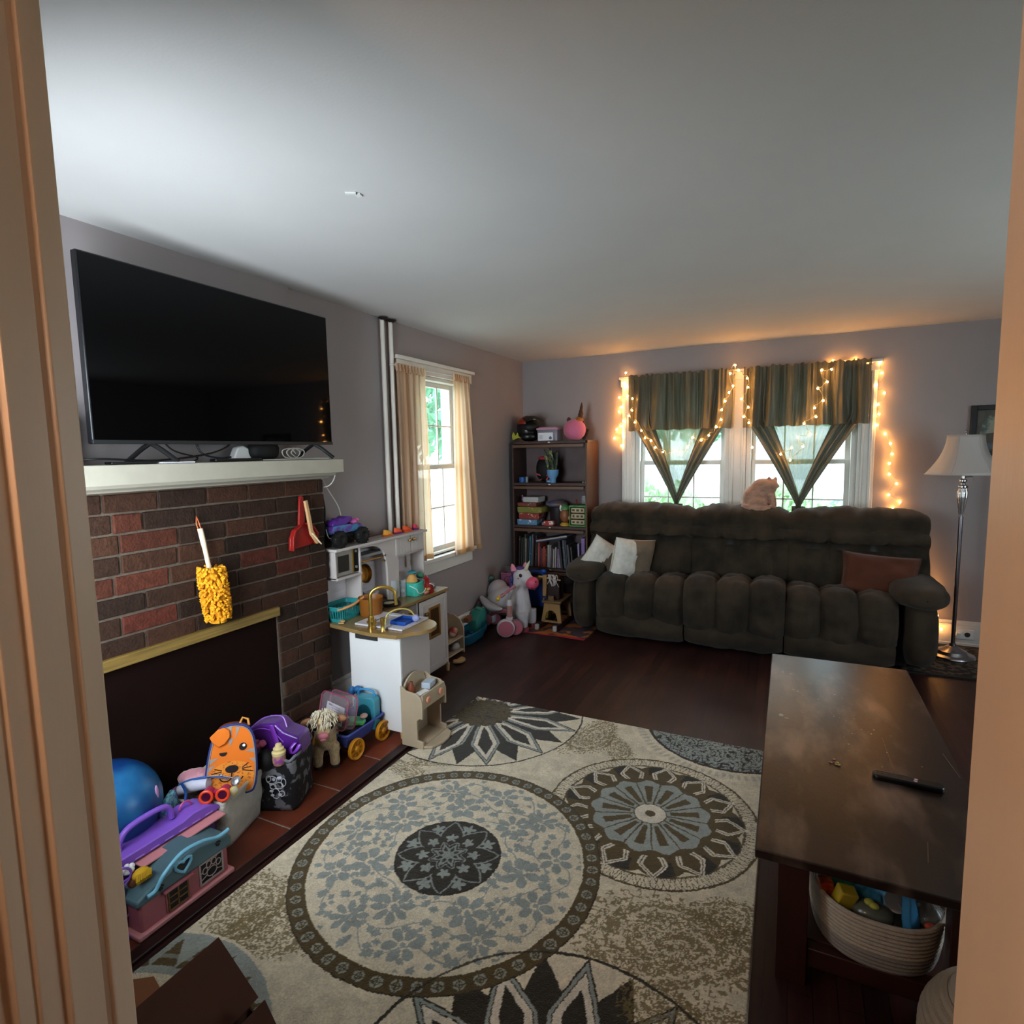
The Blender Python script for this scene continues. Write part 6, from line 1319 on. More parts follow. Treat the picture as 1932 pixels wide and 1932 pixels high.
# toys in the wagon
t = thing('toy_case', 'aqua arched toy carry case standing in the blue wagon', 'toy case', (-1.95, 2.245, .08))
w = MB(); w.prism([(-.06, 0), (.06, 0), (.06, .15), (.045, .17), (-.045, .17), (-.06, .15)], -.03, .03, X=M4((-1.95, 2.255, .08), (90, 0, 10))); w.build('case_body', mat('case_aqua', '#4a9cae', .4), t, bevel=.006)
w = MB(); w.prism(arc((0, .085), .04, 0, 180, 8, .05)+[(-.04, .01), (.04, .01)], .03, .033, X=M4((-1.95, 2.255, .08), (90, 0, 10))); w.build('case_window', mat('case_dark', '#1f5a68', .3), t)
w = MB(); w.tube(spline([(-2.0, 2.25, .25), (-1.99, 2.25, .275), (-1.95, 2.255, .283), (-1.91, 2.26, .275), (-1.90, 2.26, .25)], 5), .006, 8); w.build('case_handle', mat('case_aqua2', '#3f8fc0', .4), t)
w = MB(); w.ell((-2.02, 2.27, .265), (.02, .02, .02)); w.ell((-2.05, 2.26, .255), (.018, .02, .025)); tag(w.build('blue_dinosaur', mat('dino_blue', '#2f6a9c', .5)), 'small blue spiky toy behind the clear pouch', 'toy')
w = MB(); w.prism([(-.05, -.03), (.055, -.028), (.065, 0), (.055, .03), (-.05, .03), (-.06, 0)], 0, .022, X=M4((-1.945, 2.135, .155), (6, 8, 40))); o_ = tag(w.build('toy_train', mat('mint', '#5cae8c', .45, c2='#6cb04a', mixs=30), bevel=.006), 'mint green flat toy on the front edge of the wagon', 'toy')
w = MB(); w.ell((-1.90, 2.17, .185), (.018, .022, .012)); tag(w.build('peach_block', mat('peach', '#c9a094', .5)), 'peach coloured toy piece beside the mint toy', 'toy')
w = MB(); w.bx((-1.955, 2.11, .135), (.12, .09, .03), (0, 0, 0)); tag(w.build('black_tray', blackm, bevel=.008), 'black tray under the mint toy in the wagon', 'tray')

# little wooden play stand in front of the kitchen
t = thing('wooden_play_stand', 'small pale wooden play stand with peach knobs in front of the toy kitchen', 'play stand', (-1.67, 2.39, .0))
pw = mat('pale_wood', '#b5a48c', .5, var=.06, vs=9)
def sidep(y0, y1, x0=-1.748, x1=-1.618):
    w = MB()
    w.prism([(x0, .014), (x1, .014), (x1, .05), (x1-.035, .055), (x1-.035, .155), (x1-.02, .17), (x1, .17), (x1, .255), (x1-.01, .28), (x1-.035, .297), (x0+.03, .305), (x0+.015, .32), (x0, .325)], y0, y1, X=Matrix(((1, 0, 0, 0), (0, 0, 1, 0), (0, 1, 0, 0), (0, 0, 0, 1))))
    w.build('side_panel', pw, t, bevel=.002)
sidep(2.275, 2.287); sidep(2.49, 2.502)
w = MB(); w.box(-1.748, -1.62, 2.287, 2.49, .018, .03); w.build('bottom_board', pw, t)
w = MB(); w.box(-1.745, -1.625, 2.287, 2.49, .265, .275); w.box(-1.745, -1.735, 2.287, 2.49, .03, .265); w.build('top_board', mat('pale_wood2', '#a8977f', .5), t)
w = MB(); w.box(-1.63, -1.62, 2.287, 2.49, .215, .29); fr = w.build('front_board', pw, t, bevel=.001)
for y in (2.33, 2.445):
    w = MB(); w.lathe([(.008, 0), (.018, .002), (.018, .010), (.014, .013), (0, .013)], (-1.62, y, .255), 20, rot=(0, 90, 0)); w.build('knob', mat('knob_peach', '#c98f72', .5), fr)
w = MB(); w.prism(arc((2.39, .275), .10, 0, 180, 14, .085), -1.747, -1.738, X=XP); w.build('arched_back', pw, t)
w = MB(); w.box(-1.60, -1.53, 2.28, 2.50, .014, .022); 
w = MB(); w.prism([(-1.62, 2.28), (-1.58, 2.30), (-1.555, 2.36), (-1.555, 2.42), (-1.58, 2.48), (-1.62, 2.50)], .016, .028); w.build('round_step', pw, t, bevel=.002)
w = MB(); w.bx((-1.68, 2.43, .292), (.05, .07, .032), (0, 0, 8)); tag(w.build('white_box', mat('box_paleblue', '#b3bcc8', .5), bevel=.002), 'small pale blue box standing on the wooden play stand', 'box')
w = MB(); w.bx((-1.655, 2.335, .282), (.035, .075, .012), (0, 0, -10)); tag(w.build('white_bar', whitep, bevel=.002), 'flat white bar lying on the wooden play stand', 'toy')
w = MB(); w.lathe([(0, 0), (.02, 0), (.022, .02), (.012, .045), (.008, .06), (0, .062)], (-1.715, 2.325, .275), 18); tag(w.build('wooden_shaker', mat('rust_wood', '#7c3f22', .5)), 'reddish brown wooden shaker at the end of the play stand', 'shaker')

# ------------------------------------------------------------------ far corner: ride-ons
# balance bike
bt = thing('balance_bike', 'pink and white toddler balance bike with chunky round wheels', 'balance bike', (-2.15, 4.1, 0), (0, 0, 0))
bpnk = mat('bike_pink', '#b56a78', .45); bw_ = mat('bike_white', '#bdb9bd', .45)
for k, (x, y, r) in enumerate(((-2.035, 4.06, .075), (-1.985, 4.14, .065), (-2.36+.035, 4.24, .062), (-2.275, 4.33, .058))):
    w = MB(); X_ = Matrix.Translation((x, y, r)) @ Matrix.Rotation(R_(28), 4, 'Z') @ Matrix.Rotation(R_(90), 4, 'X')
    w.lathe([(.0, -.024), (r*.7, -.024), (r*.97, -.018), (r, -.006), (r, .006), (r*.97, .018), (r*.86, .024), (0, .024)], X=X_, n=36, cap=False); wh = w.build('wheel', mat('tyre_mauve', '#8a5f68', .5) if k else bw_, bt)
    w = MB(); w.lathe([(0, .0245), (r*.84, .0245), (r*.84, .028), (0, .029)], X=X_, n=32, cap=False); w.build('hub_disc', bpnk, wh)
w = MB(); w.tube([(-2.30, 4.29, .095), (-2.2, 4.22, .15), (-2.1, 4.15, .185), (-2.03, 4.11, .20)], [.020, .018, .017, .018], 12); w.cyl((-2.345, 4.26, .07), (-2.275, 4.34, .066), .014); w.build('frame_tube', bpnk, bt)
w = MB(); w.cyl((-2.02, 4.10, .145), (-2.02, 4.10, .265), .024, 20); w.build('steering_column', mat('column_pink', '#a87a76', .5), bt)
w = MB(); w.cyl((-2.02, 4.10, .135), (-2.02, 4.10, .16), .029, 20); w.lathe([(.025, .255), (.025, .275), (.018, .30), (0, .305)], (-2.02, 4.10, 0), 18); w.build('column_collar', bw_, bt)
w = MB(); w.tube(spline([(-2.02, 4.10, .30), (-2.02, 4.11, .335), (-2.035, 4.125, .365)], 5), .009, 8); w.build('stem', mat('bike_grey', '#8b878a', .4), bt)
w = MB(); w.cyl((-2.075, 4.08, .335), (-2.0, 4.15, .40), .010); w.build('handlebar', bpnk, bt)
for p, q in (((-2.085, 4.07, .325), (-2.06, 4.092, .345)), ((-2.01, 4.14, .39), (-1.99, 4.158, .407))):
    w = MB(); w.cyl(p, q, .015); w.build('grip', mat('grip_mauve', '#9c6f72', .6), bt)
w = MB(); w.ell((-2.10, 4.055, .31), (.018, .018, .018)); w.ell((-2.09, 4.06, .33), (.012, .012, .012)); w.build('bell', mat('bell_yellow', '#c9a63a', .4), bt)
def seatf(u, v):
    a = 2*PI*v; c = u; x = -2.37+.27*c; base = .165+.065*(abs(c-.6)/.6)**2*(1 if c < .6 else .3); e = max(0., 1-(2*c-1)**2)**.5; hw = .055*e*(1.15-.4*c); th = .036*e*(1.2-.55*c)
    return (x+.012*c, 4.24-.12*c+hw*math.cos(a), base+.035+th*math.sin(a))
w = MB(); w.grid(seatf, 22, 18, cv=True); w.add([], []); w.build('saddle', bw_, bt, smooth=80)
# bouncy unicorn behind it
ut = thing('unicorn_bouncer', 'white inflatable unicorn bouncer with a pink muzzle in the corner', 'bouncer', (-2.12, 4.32, 0))
um = mat('unicorn_skin', '#b8b2b4', .55, sheen=.2, bump=.2, bs=200)
w = MB()
w.ell((-2.18, 4.38, .20), (.155, .09, .125), (0, -8, 20)); w.ell((-2.27, 4.42, .27), (.08, .08, .10), (0, 20, 0)); w.ell((-2.04, 4.33, .17), (.085, .085, .14)); 
w.tube([(-2.04, 4.33, .22), (-2.035, 4.33, .33), (-2.03, 4.33, .42)], [.085, .062, .06]); w.ell((-2.02, 4.33, .44), (.072, .062, .068)); w.ell((-1.965, 4.31, .41), (.055, .05, .05), (0, 28, 0))
for x, y in ((-2.0, 4.26), (-1.99, 4.40), (-2.28, 4.30), (-2.28, 4.46)): w.tube([(x, y, .15), (x+.01, y, .07), (x+.012, y, .025)], [.055, .042, .036])
w.build('body', um, ut, remesh=.009, lap=6)
ut.scale = (1.14, 1.05, 1.03)
w = MB(); w.ell((-1.925, 4.295, .395), (.048, .052, .052), (0, 25, 0)); w.build('muzzle', mat('muzzle_pink', '#c2506c', .5), ut)
w = MB(); w.ell((-1.885, 4.265, .415), (.005, .006, .008)); w.tube(spline([(-1.915, 4.243, .37), (-1.90, 4.246, .358), (-1.885, 4.255, .353)], 4), .003, 6); w.build('nostril', mat('plum', '#5a1226', .5), ut)
w = MB(); w.ell((-2.008, 4.27, .455), (.012, .006, .016)); w.ell((-1.996, 4.262, .461), (.004, .003, .004)); w.build('eye', mat('uni_eye', '#20202c', .2), ut)
w = MB(); w.ell((-2.026, 4.268, .43), (.007, .004, .007)); w.build('cheek_dot', mat('cheek', '#b0607c', .6), ut)
w = MB()
for x, y, r in ((-2.07, 4.29, -14), (-2.02, 4.38, 10)): w.lathe([(.024, 0), (.022, .02), (.012, .05), (0, .062)], (x, y, .485), 14, rot=(0, r, 0), sy=.5)
w.build('ear', mat('ear_pink', '#c98090', .6), ut)
w = MB(); w.lathe([(.016, 0), (.011, .04), (.004, .075), (0, .08)], (-1.985, 4.32, .50), 12, rot=(0, 24, 0)); w.build('horn', mat('horn_cream', '#b9b8a0', .5), ut)
w = MB(); w.ell((-2.03, 4.32, .505), (.03, .03, .018)); w.ell((-2.085, 4.32, .47), (.022, .026, .03)); w.ell((-2.10, 4.32, .41), (.018, .024, .035)); w.ell((-2.105, 4.32, .35), (.016, .02, .03)); w.build('mane', mat('mane_mix', '#5c2a6e', .5, c2='#24508c', mixs=22), ut)
w = MB(); w.ell((-2.335, 4.43, .37), (.035, .035, .028), (0, -30, 0)); w.ell((-2.355, 4.42, .34), (.03, .03, .02), (0, -30, 0)); w.build('tail', mat('tail_mix', '#1f5a6e', .5, c2='#b0b03a', mixs=14), ut)
w = MB()
for x, y in ((-1.985, 4.26), (-1.975, 4.40)): w.lathe([(.04, 0), (.042, .02), (.036, .035)], (x, y, .0), 16)
w.build('hoof', mat('hoof_rose', '#8a3a40', .5), ut)
# pink crate behind
t = thing('pink_crate', 'pink plastic toy trolley crate with round holes behind the unicorn', 'toy crate', (-2.26, 4.66, 0))
pkc = mat('crate_pink', '#a0627c', .45)
w = MB(); w.box(-2.345, -2.185, 4.60, 4.606, .10, .395); w.box(-2.345, -2.339, 4.60, 4.72, .10, .395); w.box(-2.191, -2.185, 4.60, 4.72, .10, .395); w.box(-2.345, -2.185, 4.714, 4.72, .10, .395); w.box(-2.345, -2.185, 4.60, 4.72, .10, .108); w.build('walls', pkc, t, bevel=.004)
w = MB(); w.tube([(x, y, .395) for x, y in rrect(.17, .13, .02, 4, -2.265, 4.66)], .007, 8, closed=True); w.build('rim', pkc, t)
w = MB()
for k in range(3):
    for j in range(4):
        w.cyl((-2.325+.045*j+.0*(k % 2), 4.599, .26-k*.035+(.016 if j % 2 else 0)), (-2.325+.045*j, 4.597, .26-k*.035+(.016 if j % 2 else 0)), .009, 12)
w.build('hole', mat('hole_dark', '#3c1c2a', .7), t)
w = MB(); w.tube([(-2.27+.04*math.cos(R_(a)), 4.598, .335+.035*math.sin(R_(a))) for a in range(0, 360, 24)], .005, 6, closed=True); w.bx((-2.265, 4.598, .345), (.03, .004, .012)); w.build('round_badge', mat('badge_mauve', '#7c4a66', .5), t)
w = MB()
for x in (-2.33, -2.20): w.lathe([(.0, -.01), (.03, -.01), (.03, .01), (0, .01)], (x, 4.61, .032), 18, rot=(0, 90, 0))
w.bx((-2.265, 4.63, .07), (.14, .03, .06)); w.build('castor', blackp, t)
# grey handle wedge + blue ride-on stroller
t = thing('push_car', 'blue plastic push-along ride-on with yellow wheel behind the unicorn', 'ride-on toy', (-2.05, 4.70, 0))
rb = mat('ride_blue', '#1f3f86', .4)
w = MB(); w.prism([(-2.15, .10), (-1.90, .10), (-1.885, .20), (-1.90, .33), (-1.93, .375), (-2.02, .36), (-2.10, .34), (-2.16, .28)], 4.66, 4.80, X=YP); w.build('body', rb, t, bevel=.012, seg=3)
w = MB(); w.cyl((-2.17, 4.64, .43), (-1.94, 4.64, .425), .016); w.tube([(-1.945, 4.64, .425), (-1.93, 4.66, .36), (-1.92, 4.70, .3)], .018, 10); w.ell((-1.94, 4.64, .435), (.03, .02, .02)); w.build('push_bar', mat('bar_blue', '#2457a8', .35), t)
w = MB(); w.prism([(-2.33, .465), (-2.17, .445), (-2.17, .42), (-2.24, .41), (-2.28, .38)], 4.63, 4.65, X=YP); w.build('grey_canopy', mat('canopy_grey', '#5c5658', .7), t, bevel=.003)
w = MB(); w.ell((-2.0, 4.645, .36), (.045, .012, .018), (0, -20, 0)); w.build('yellow_panel', mat('pl_yellow', '#a8932c', .5), t)
w = MB(); w.lathe([(0, -.014), (.055, -.014), (.06, -.008), (.06, .008), (.055, .014), (0, .014)], (-1.90, 4.66, .062), 24, rot=(0, 90, 0), cap=False); w.build('wheel', mat('wh_yellow', '#a89324', .45), t)
w = MB(); w.lathe([(0, -.014), (.055, -.014), (.06, -.008), (.06, .008), (.055, .014), (0, .014)], (-2.14, 4.70, .062), 24, rot=(0, 90, 0), cap=False); w.build('wheel', blackp, t)
w = MB(); w.box(-2.12, -1.93, 4.69, 4.74, .05, .105); w.build('floor_pan', blackm, t)
# wooden rocking horse seen end-on
t = thing('rocking_horse', 'wooden rocking horse with white yarn mane beside the sofa', 'rocking horse', (-1.78, 4.47, 0))
rw = mat('rocker_wood', '#9c7a50', .5, var=.15, vs=10, stretch=(2, 2, .4)); dkb = mat('rocker_dark', '#2c1712', .5)
w = MB(); o = [(-1.875, .05), (-1.845, .05), (-1.835, .10), (-1.825, .13), (-1.80, .15), (-1.77, .15), (-1.745, .13), (-1.735, .10), (-1.725, .05), (-1.69, .05), (-1.705, .215), (-1.845, .215)]
w.prism(o, 4.42, 4.445, X=YP); w.build('front_legs', rw, t, bevel=.003, smooth=0)
w = MB(); w.prism(o, 4.66, 4.685, X=YP); w.build('rear_legs', rw, t, bevel=.003, smooth=0)
w = MB(); w.box(-1.86, -1.69, 4.40, 4.70, .215, .24); w.box(-1.85, -1.835, 4.395, 4.42, .235, .265); w.box(-1.80, -1.75, 4.39, 4.41, .24, .285); w.build('seat_board', mat('rocker_seat', '#6f5638', .5), t, bevel=.006)
w = MB(); w.box(-1.845, -1.715, 4.52, 4.545, .24, .42); w.build('backrest', dkb, t, bevel=.01)
w = MB(); w.prism([(-1.86, .27), (-1.83, .27), (-1.82, .42), (-1.825, .455), (-1.86, .45)], 4.42, 4.445, X=YP); w.build('head_board', rw, t, bevel=.004)
w = MB(); w.cyl((-1.90, 4.435, .435), (-1.70, 4.435, .415), .008); w.build('handle_bar', mat('bar_pale', '#b39470', .5), t)
w = MB(); rs = random.Random(5)
for k in range(16):
    x_ = -1.80+k*.005; w.tube(spline([(x_, 4.43, .44), (x_+rs.uniform(-.01, .01), 4.40, .465), (x_+rs.uniform(-.005, .02), 4.39, .435), (x_+rs.uniform(-.01, .03), 4.395, .385+rs.uniform(-.02, .02))], 4), .0035, 5)
w.build('yarn_mane', mat('yarn_white', '#b0a6a4', .9), t)
w = MB(); w.prism([(-1.84, .24), (-1.72, .24), (-1.72, .44), (-1.75, .46), (-1.81, .46), (-1.84, .43)], 4.455, 4.51, X=YP); w.build('leather_head', mat('leather_dk', '#33201a', .5), t, bevel=.01)
for x in (-1.86, -1.70):
    w = MB(); w.prism([(4.28, .045), (4.30, .02), (4.40, .004), (4.55, .001), (4.70, .01), (4.80, .04), (4.80, .06), (4.66, .045), (4.55, .04), (4.44, .045), (4.30, .06)], x-.014, x+.014, X=XP); rk = w.build('rocker', dkb, t, bevel=.003)
    w = MB(); w.box(x-.015, x+.015, 4.278, 4.31, .018, .062); w.build('rocker_tip', mat('tip_white', '#a8a2a4', .6), rk, bevel=.004)
w = MB(); w.box(-1.86, -1.70, 4.425, 4.445, .045, .06); w.build('cross_bar', rw, t)
# colourful play mat
t = thing('play_mat', 'thin orange and red play mat under the rocking horse', 'play mat', (-1.72, 4.5, 0))
w = MB(); w.box(-1.98, -1.42, 4.235, 4.82, .0, .004); w.build('mat_sheet', mat('mat_orange', '#b0672a', .7, c2='#4c3c44', mixs=7, mixlo=.48, mixhi=.5), t)
w = MB(); w.prism([(-1.70, 4.22), (-1.42, 4.20), (-1.42, 4.24), (-1.62, 4.25)], .0045, .0055); w.box(-1.98, -1.42, 4.228, 4.237, .0, .005); w.build('red_edge', mat('mat_red', '#a82838', .7), t)
# toy shelf and tubs past the kitchen
t = thing('toy_shelf', 'small wooden toy rack with curved side past the toy kitchen', 'toy shelf', (-2.25, 3.52, 0))
w = MB(); w.prism([(-2.33, .0), (-2.17, .0), (-2.17, .19), (-2.20, .25), (-2.25, .28), (-2.33, .29)], 3.62, 3.632, X=YP); w.prism([(-2.33, .0), (-2.17, .0), (-2.17, .19), (-2.20, .25), (-2.25, .28), (-2.33, .29)], 3.38, 3.392, X=YP); w.build('side_panel', pw, t, bevel=.002)
w = MB(); w.box(-2.33, -2.175, 3.392, 3.62, .02, .03); w.box(-2.33, -2.175, 3.392, 3.62, .12, .13); w.box(-2.33, -2.322, 3.392, 3.62, .03, .28); w.build('shelf', pw, t)
w = MB(); w.prism(arc((-2.11, 3.42), .06, -90, 90, 8), .012, .022); w.cyl((-2.12, 3.42, 0), (-2.12, 3.42, .013), .02); w.build('round_foot', mat('foot_wood', '#b59a70', .5), t)
w = MB(); w.ell((-2.22, 3.55, .17), (.035, .05, .035)); tag(w.build('red_toy', mat('red_toy', '#8a1c18', .5, c2='#b8a090', mixs=16)), 'red and tan toy on the upper level of the toy rack', 'toy')
w = MB(); w.ell((-2.21, 3.56, .055), (.03, .05, .025)); tag(w.build('white_plush', mat('white_plush', '#a8a29e', .9), disp=(.03, .02)), 'greyish white soft toy on the bottom of the toy rack', 'plush toy')
t = thing('toy_tray', 'wide teal blue open toy tray on the floor by the wall', 'tray', (-2.29, 3.86, 0))
tb = mat('tray_teal', '#0f5a74', .4)
w = MB(); 
def tray(u, v):
    a = 2*PI*u; c, s_ = math.cos(a), math.sin(a); f = .78+.22*v
    return (-2.265+.085*f*math.copysign(abs(c)**.6, c), 3.87+.20*f*math.copysign(abs(s_)**.6, s_), .008+.085*v*(1 if s_ < .3 else 1.0))
w.grid(tray, 40, 6, cu=True); w.build('tray_wall', tb, t, solid=.006, smooth=80)
w = MB(); w.prism([(-2.265+.066*math.copysign(abs(math.cos(2*PI*q/24))**.6, math.cos(2*PI*q/24)), 3.87+.156*math.copysign(abs(math.sin(2*PI*q/24))**.6, math.sin(2*PI*q/24))) for q in range(24)], .004, .010); w.build('tray_floor', tb, t)
w = MB(); w.lathe([(0, .03), (.03, .03), (.035, .036), (.01, .042), (.012, .055), (0, .06)], (-2.25, 3.80, 0), 18); tag(w.build('pink_cup', mat('cup_pink', '#b0588c', .45)), 'small pink toy cup in the teal tray', 'toy cup')
w = MB(); w.lathe([(0, .03), (.035, .03), (.04, .036), (.012, .042), (.014, .06), (0, .066)], (-2.26, 3.90, 0), 18); tag(w.build('blue_cup', mat('cup_blue', '#2f6ab0', .45)), 'small blue toy cup in the teal tray', 'toy cup')
t = thing('toy_till', 'aqua green toy box with tilted lid against the baseboard', 'toy box', (-2.30, 4.12, 0))
w = MB(); w.prism([(3.98, .005), (4.16, .005), (4.16, .19), (4.06, .195), (4.02, .155), (3.98, .13)], -2.345, -2.26, X=XP); w.build('body', mat('till_aqua', '#3f8f86', .45), t, bevel=.004)
w = MB(); w.bx((-2.30, 4.10, .20), (.06, .05, .012), (0, 10, 0)); w.build('lid', mat('till_mint', '#58a898', .45), t, bevel=.002)
w = MB(); w.cyl((-2.345, 4.17, .20), (-2.33, 4.17, .20), .04, 20); tag(w.build('grey_disc', mat('disc_grey', '#5a5052', .6)), 'round grey disc leaning on the baseboard', 'disc')
w = MB(); w.bx((-2.31, 3.93, .155), (.04, .09, .04), (0, 0, 10)); tag(w.build('brown_box', mat('brown_box', '#7a4c34', .7), bevel=.003), 'small brown box resting behind the teal tray', 'box')
# ------------------------------------------------------------------ left window curtains (cream, gathered on a white rod)
creamc = sheer('curtain_cream', '#dcc0a4', .5, .95, stripes=('#c98f50', .56, (1, 9, .12)))
def curtain_x(name, lab, x, y0t, y1t, y0b, y1b, zt, zb, folds, amp, tail=None, seed=0):
    t = thing(name, lab, 'curtain', (x, (y0t+y1t)/2, zb))
    w = MB()
    def fn(u, v):
        k = 1-v; y = (y0t*(1-u)+y1t*u)*v+(y0b*(1-u)+y1b*u)*(1-v)
        z = zb+(zt-.03-zb)*v
        if tail: z -= tail(u)*(1-v)**1.5
        a = amp*(.5+.5*k); ph = 2*PI*folds*u+seed+1.2*k*math.sin(3*u+seed)
        return (x+a*math.sin(ph)+.35*a*math.sin(2.3*ph+1)+.004*nz((y*20, z*2, 0), 1, seed), y+.35*a*math.cos(ph*1.0), z)
    w.grid(fn, 90, 34); w.build('cloth', creamc, t, smooth=80)
    w = MB(); w.grid(lambda u, v: (x+.012*math.sin(2*PI*folds*2.2*u)+(.004 if v < .5 else 0), y0t*(1-u)+y1t*u, zt-.035+.05*v+.004*math.sin(2*PI*folds*2.2*u+1)), 90, 6); w.build('gathered_heading', creamc, t, smooth=80)
    w = MB(); w.grid(lambda u, v: tuple(Vector(fn(u, v*.03))+Vector((.002, 0, 0))), 90, 3); w.build('hem', sheer('curtain_hem', '#cfae84', .5, .97) if 'curtain_hem' not in MATS else MATS['curtain_hem'], t, smooth=80)
    return t
curtain_x('window_curtain', 'long cream curtain panel beside the heating pipes', -2.31, 3.09, 3.42, 3.10, 3.44, 2.065, .74, 4.2, .018, seed=.3)
curtain_x('window_curtain', 'long cream curtain panel on the corner side of the window', -2.31, 3.80, 4.05, 3.77, 4.21, 2.075, .70, 3.6, .018, seed=1.7)
t = thing('curtain_rod', 'slim white curtain rod across the side window', 'curtain rod', (-2.325, 3.57, 2.07))
w = MB(); w.tube([(-2.345, 3.08, 2.072), (-2.325, 3.085, 2.072), (-2.322, 3.10, 2.072), (-2.322, 4.04, 2.08), (-2.325, 4.06, 2.08), (-2.345, 4.065, 2.08)], .005, 8); w.build('rod', trimw, t)

# ------------------------------------------------------------------ back window sheers tied into a V with a valance
green = sheer('curtain_green', '#66705a', .5, .78)
greend = sheer('curtain_green_dense', '#5e5b4a', .2, .97, stripes=('#686250', .5, (4, 1, .8)))
for k, (xl, xr, xc, lab) in enumerate(((-1.29, -.44, -.875, 'sage green sheer curtain tied in a V with valance, behind the near sofa seat side'), (-.35, .53, .075, 'sage green sheer curtain tied in a V behind the sitting cat'))):
    ztop, ztie = 2.10+.0*k, .99; yc = 5.125
    t = thing('tied_curtain', ('sage green sheer curtain tied in a V over the window nearest the bookcase', 'sage green sheer curtain tied in a V over the window nearest the lamp')[k], 'curtain', (xc, yc, .95), group='green curtains over the back windows')
    def half(v): return max(.018, ((xr-xl)/2-.03)*min(1, v/.66)**1.08)
    w = MB()
    def panel(u, v):
        h = half(v); z = ztie+(ztop-ztie)*v; x = xc+(2*u-1)*h+(1-v)*0+(xl+xr)/2*0
        cxx = xc*(1-v)+(xl+xr)/2*v; x = cxx+(2*u-1)*h
        return (x, yc+.010*math.sin(u*2*PI*13+v*2)*(.3+.7*v)+.004*nz((x*9, z*5, k)), z)
    w.grid(panel, 130, 30); w.build('sheer_panel', green, t, smooth=80)
    for s in (-1, 1):
        w = MB()
        def drape(u, v, s=s):
            h = half(v); cxx = xc*(1-v)+(xl+xr)/2*v; wdt = .035+.17*min(1, v/.66)
            x = cxx+s*(h-wdt*u*(.9)); return (x, yc-.018+.022*math.sin(u*2*PI*3.2+v*3+2*nz((u*2, v*2, k)))*(.35+.65*v)-.012*(1-u), ztie+(ztop-ztie)*v)
        w.grid(drape, 60, 30); w.build('side_drape', greend, t, smooth=80)
    w = MB()
    def val(u, v, k=k):
        uu = u+.018*nz((u*6, 0, k*7)); x = xl+(xr-xl)*uu; ph = uu*2*PI*(6.3+k)+2.2*nz((u*4, v*.6, k*5))
        f = math.sin(ph)+.45*math.sin(2.3*ph+1.3*k)+.35*nz((u*22, v*3, k))
        top = .035*(.5+.5*nz((u*14, 1, k)))+.006*math.sin(u*2*PI*17+k) if v > .9 else 0
        return (x, yc-.05+.026*f*(.45+.55*(1-v))+.006*math.sin(u*2*PI*26)*v, ztop-.44*(1-v)+.02*v+top*(v-.9)*10-.003*f*(1-v))
    w.grid(val, 220, 30); w.build('valance', greend, t, smooth=80)
    w = MB(); w.grid(lambda u, v: (xc+.045*math.cos(2*PI*u)*(1+.15*math.cos(9*2*PI*u)), yc-.005+.028*math.sin(2*PI*u)*(1+.15*math.cos(9*2*PI*u)), ztie-.03+.06*v), 50, 5, cu=True); w.build('tieback', greend, t, smooth=80)
    w = MB()
    w.grid(lambda u, v: (xc+(2*u-1)*(.03+.03*(1-v)), yc+.012*math.sin(u*30), ztie-.12+.11*v), 40, 6); w.build('tail', greend, t, smooth=80)
    w = MB(); w.tube([(xl-.01, yc+.04, ztop-.005), (xl-.01, yc-.02, ztop-.005), (xr+.01, yc-.02, ztop-.005), (xr+.01, yc+.04, ztop-.005)], .006, 8); w.build('rod', trimw, t)

# ------------------------------------------------------------------ string lights
BU = [(-1.334, 2.176), (-1.349, 2.088), (-1.326, 2.064), (-1.341, 2.05), (-1.318, 1.972), (-1.398, 1.964), (-1.384, 1.878), (-1.4, 1.837), (-1.353, 1.752), (-1.387, 1.708), (-1.423, 1.679), (-1.442, 1.603), (-1.364, 1.646), (-1.363, 1.609), (-1.379, 1.533)]
BU2 = [(-1.245, 1.936), (-1.249, 1.837), (-1.276, 1.791), (-1.223, 1.732), (-1.165, 1.658), (-1.142, 1.595), (-1.09, 1.571), (-1.055, 1.511), (-0.986, 1.47), (-0.892, 1.472), (-0.844, 1.465), (-0.781, 1.506), (-0.74, 1.587), (-0.67, 1.564), (-0.607, 1.602), (-0.549, 1.668), (-0.512, 1.726), (-0.509, 1.807), (-0.484, 1.875), (-0.456, 1.942), (-0.427, 1.992), (-0.449, 2.092), (-0.414, 2.155), (-0.388, 2.112), (-0.321, 2.046), (-0.314, 1.974), (-0.36, 1.885), (-0.308, 1.817), (-0.341, 1.744), (-0.301, 1.694), (-0.273, 1.496)]
BU3 = [(-0.063, 1.438), (0.015, 1.487), (0.006, 1.389), (0.093, 1.496), (0.055, 1.57), (0.144, 1.59), (0.094, 1.672), (0.175, 1.721), (0.164, 1.789), (0.22, 1.841), (0.18, 1.934), (0.242, 1.979), (0.201, 2.068), (0.268, 2.07), (0.282, 2.152), (0.362, 2.136), (0.436, 2.151), (0.514, 2.113), (0.596, 2.109), (0.607, 2.034), (0.576, 1.947), (0.629, 1.885), (0.593, 1.802), (0.601, 1.729), (0.593, 1.647), (0.647, 1.58), (0.683, 1.506), (0.697, 1.429), (0.684, 1.357), (0.687, 1.277), (0.735, 1.205), (0.689, 1.119), (0.763, 1.065), (0.72, 1.015)]
bulbm = mat('bulb_glow', '#ffd9a0', .3, emit='#ffb45e', es=130)
wirem = mat('light_wire', '#8c8a80', .5)
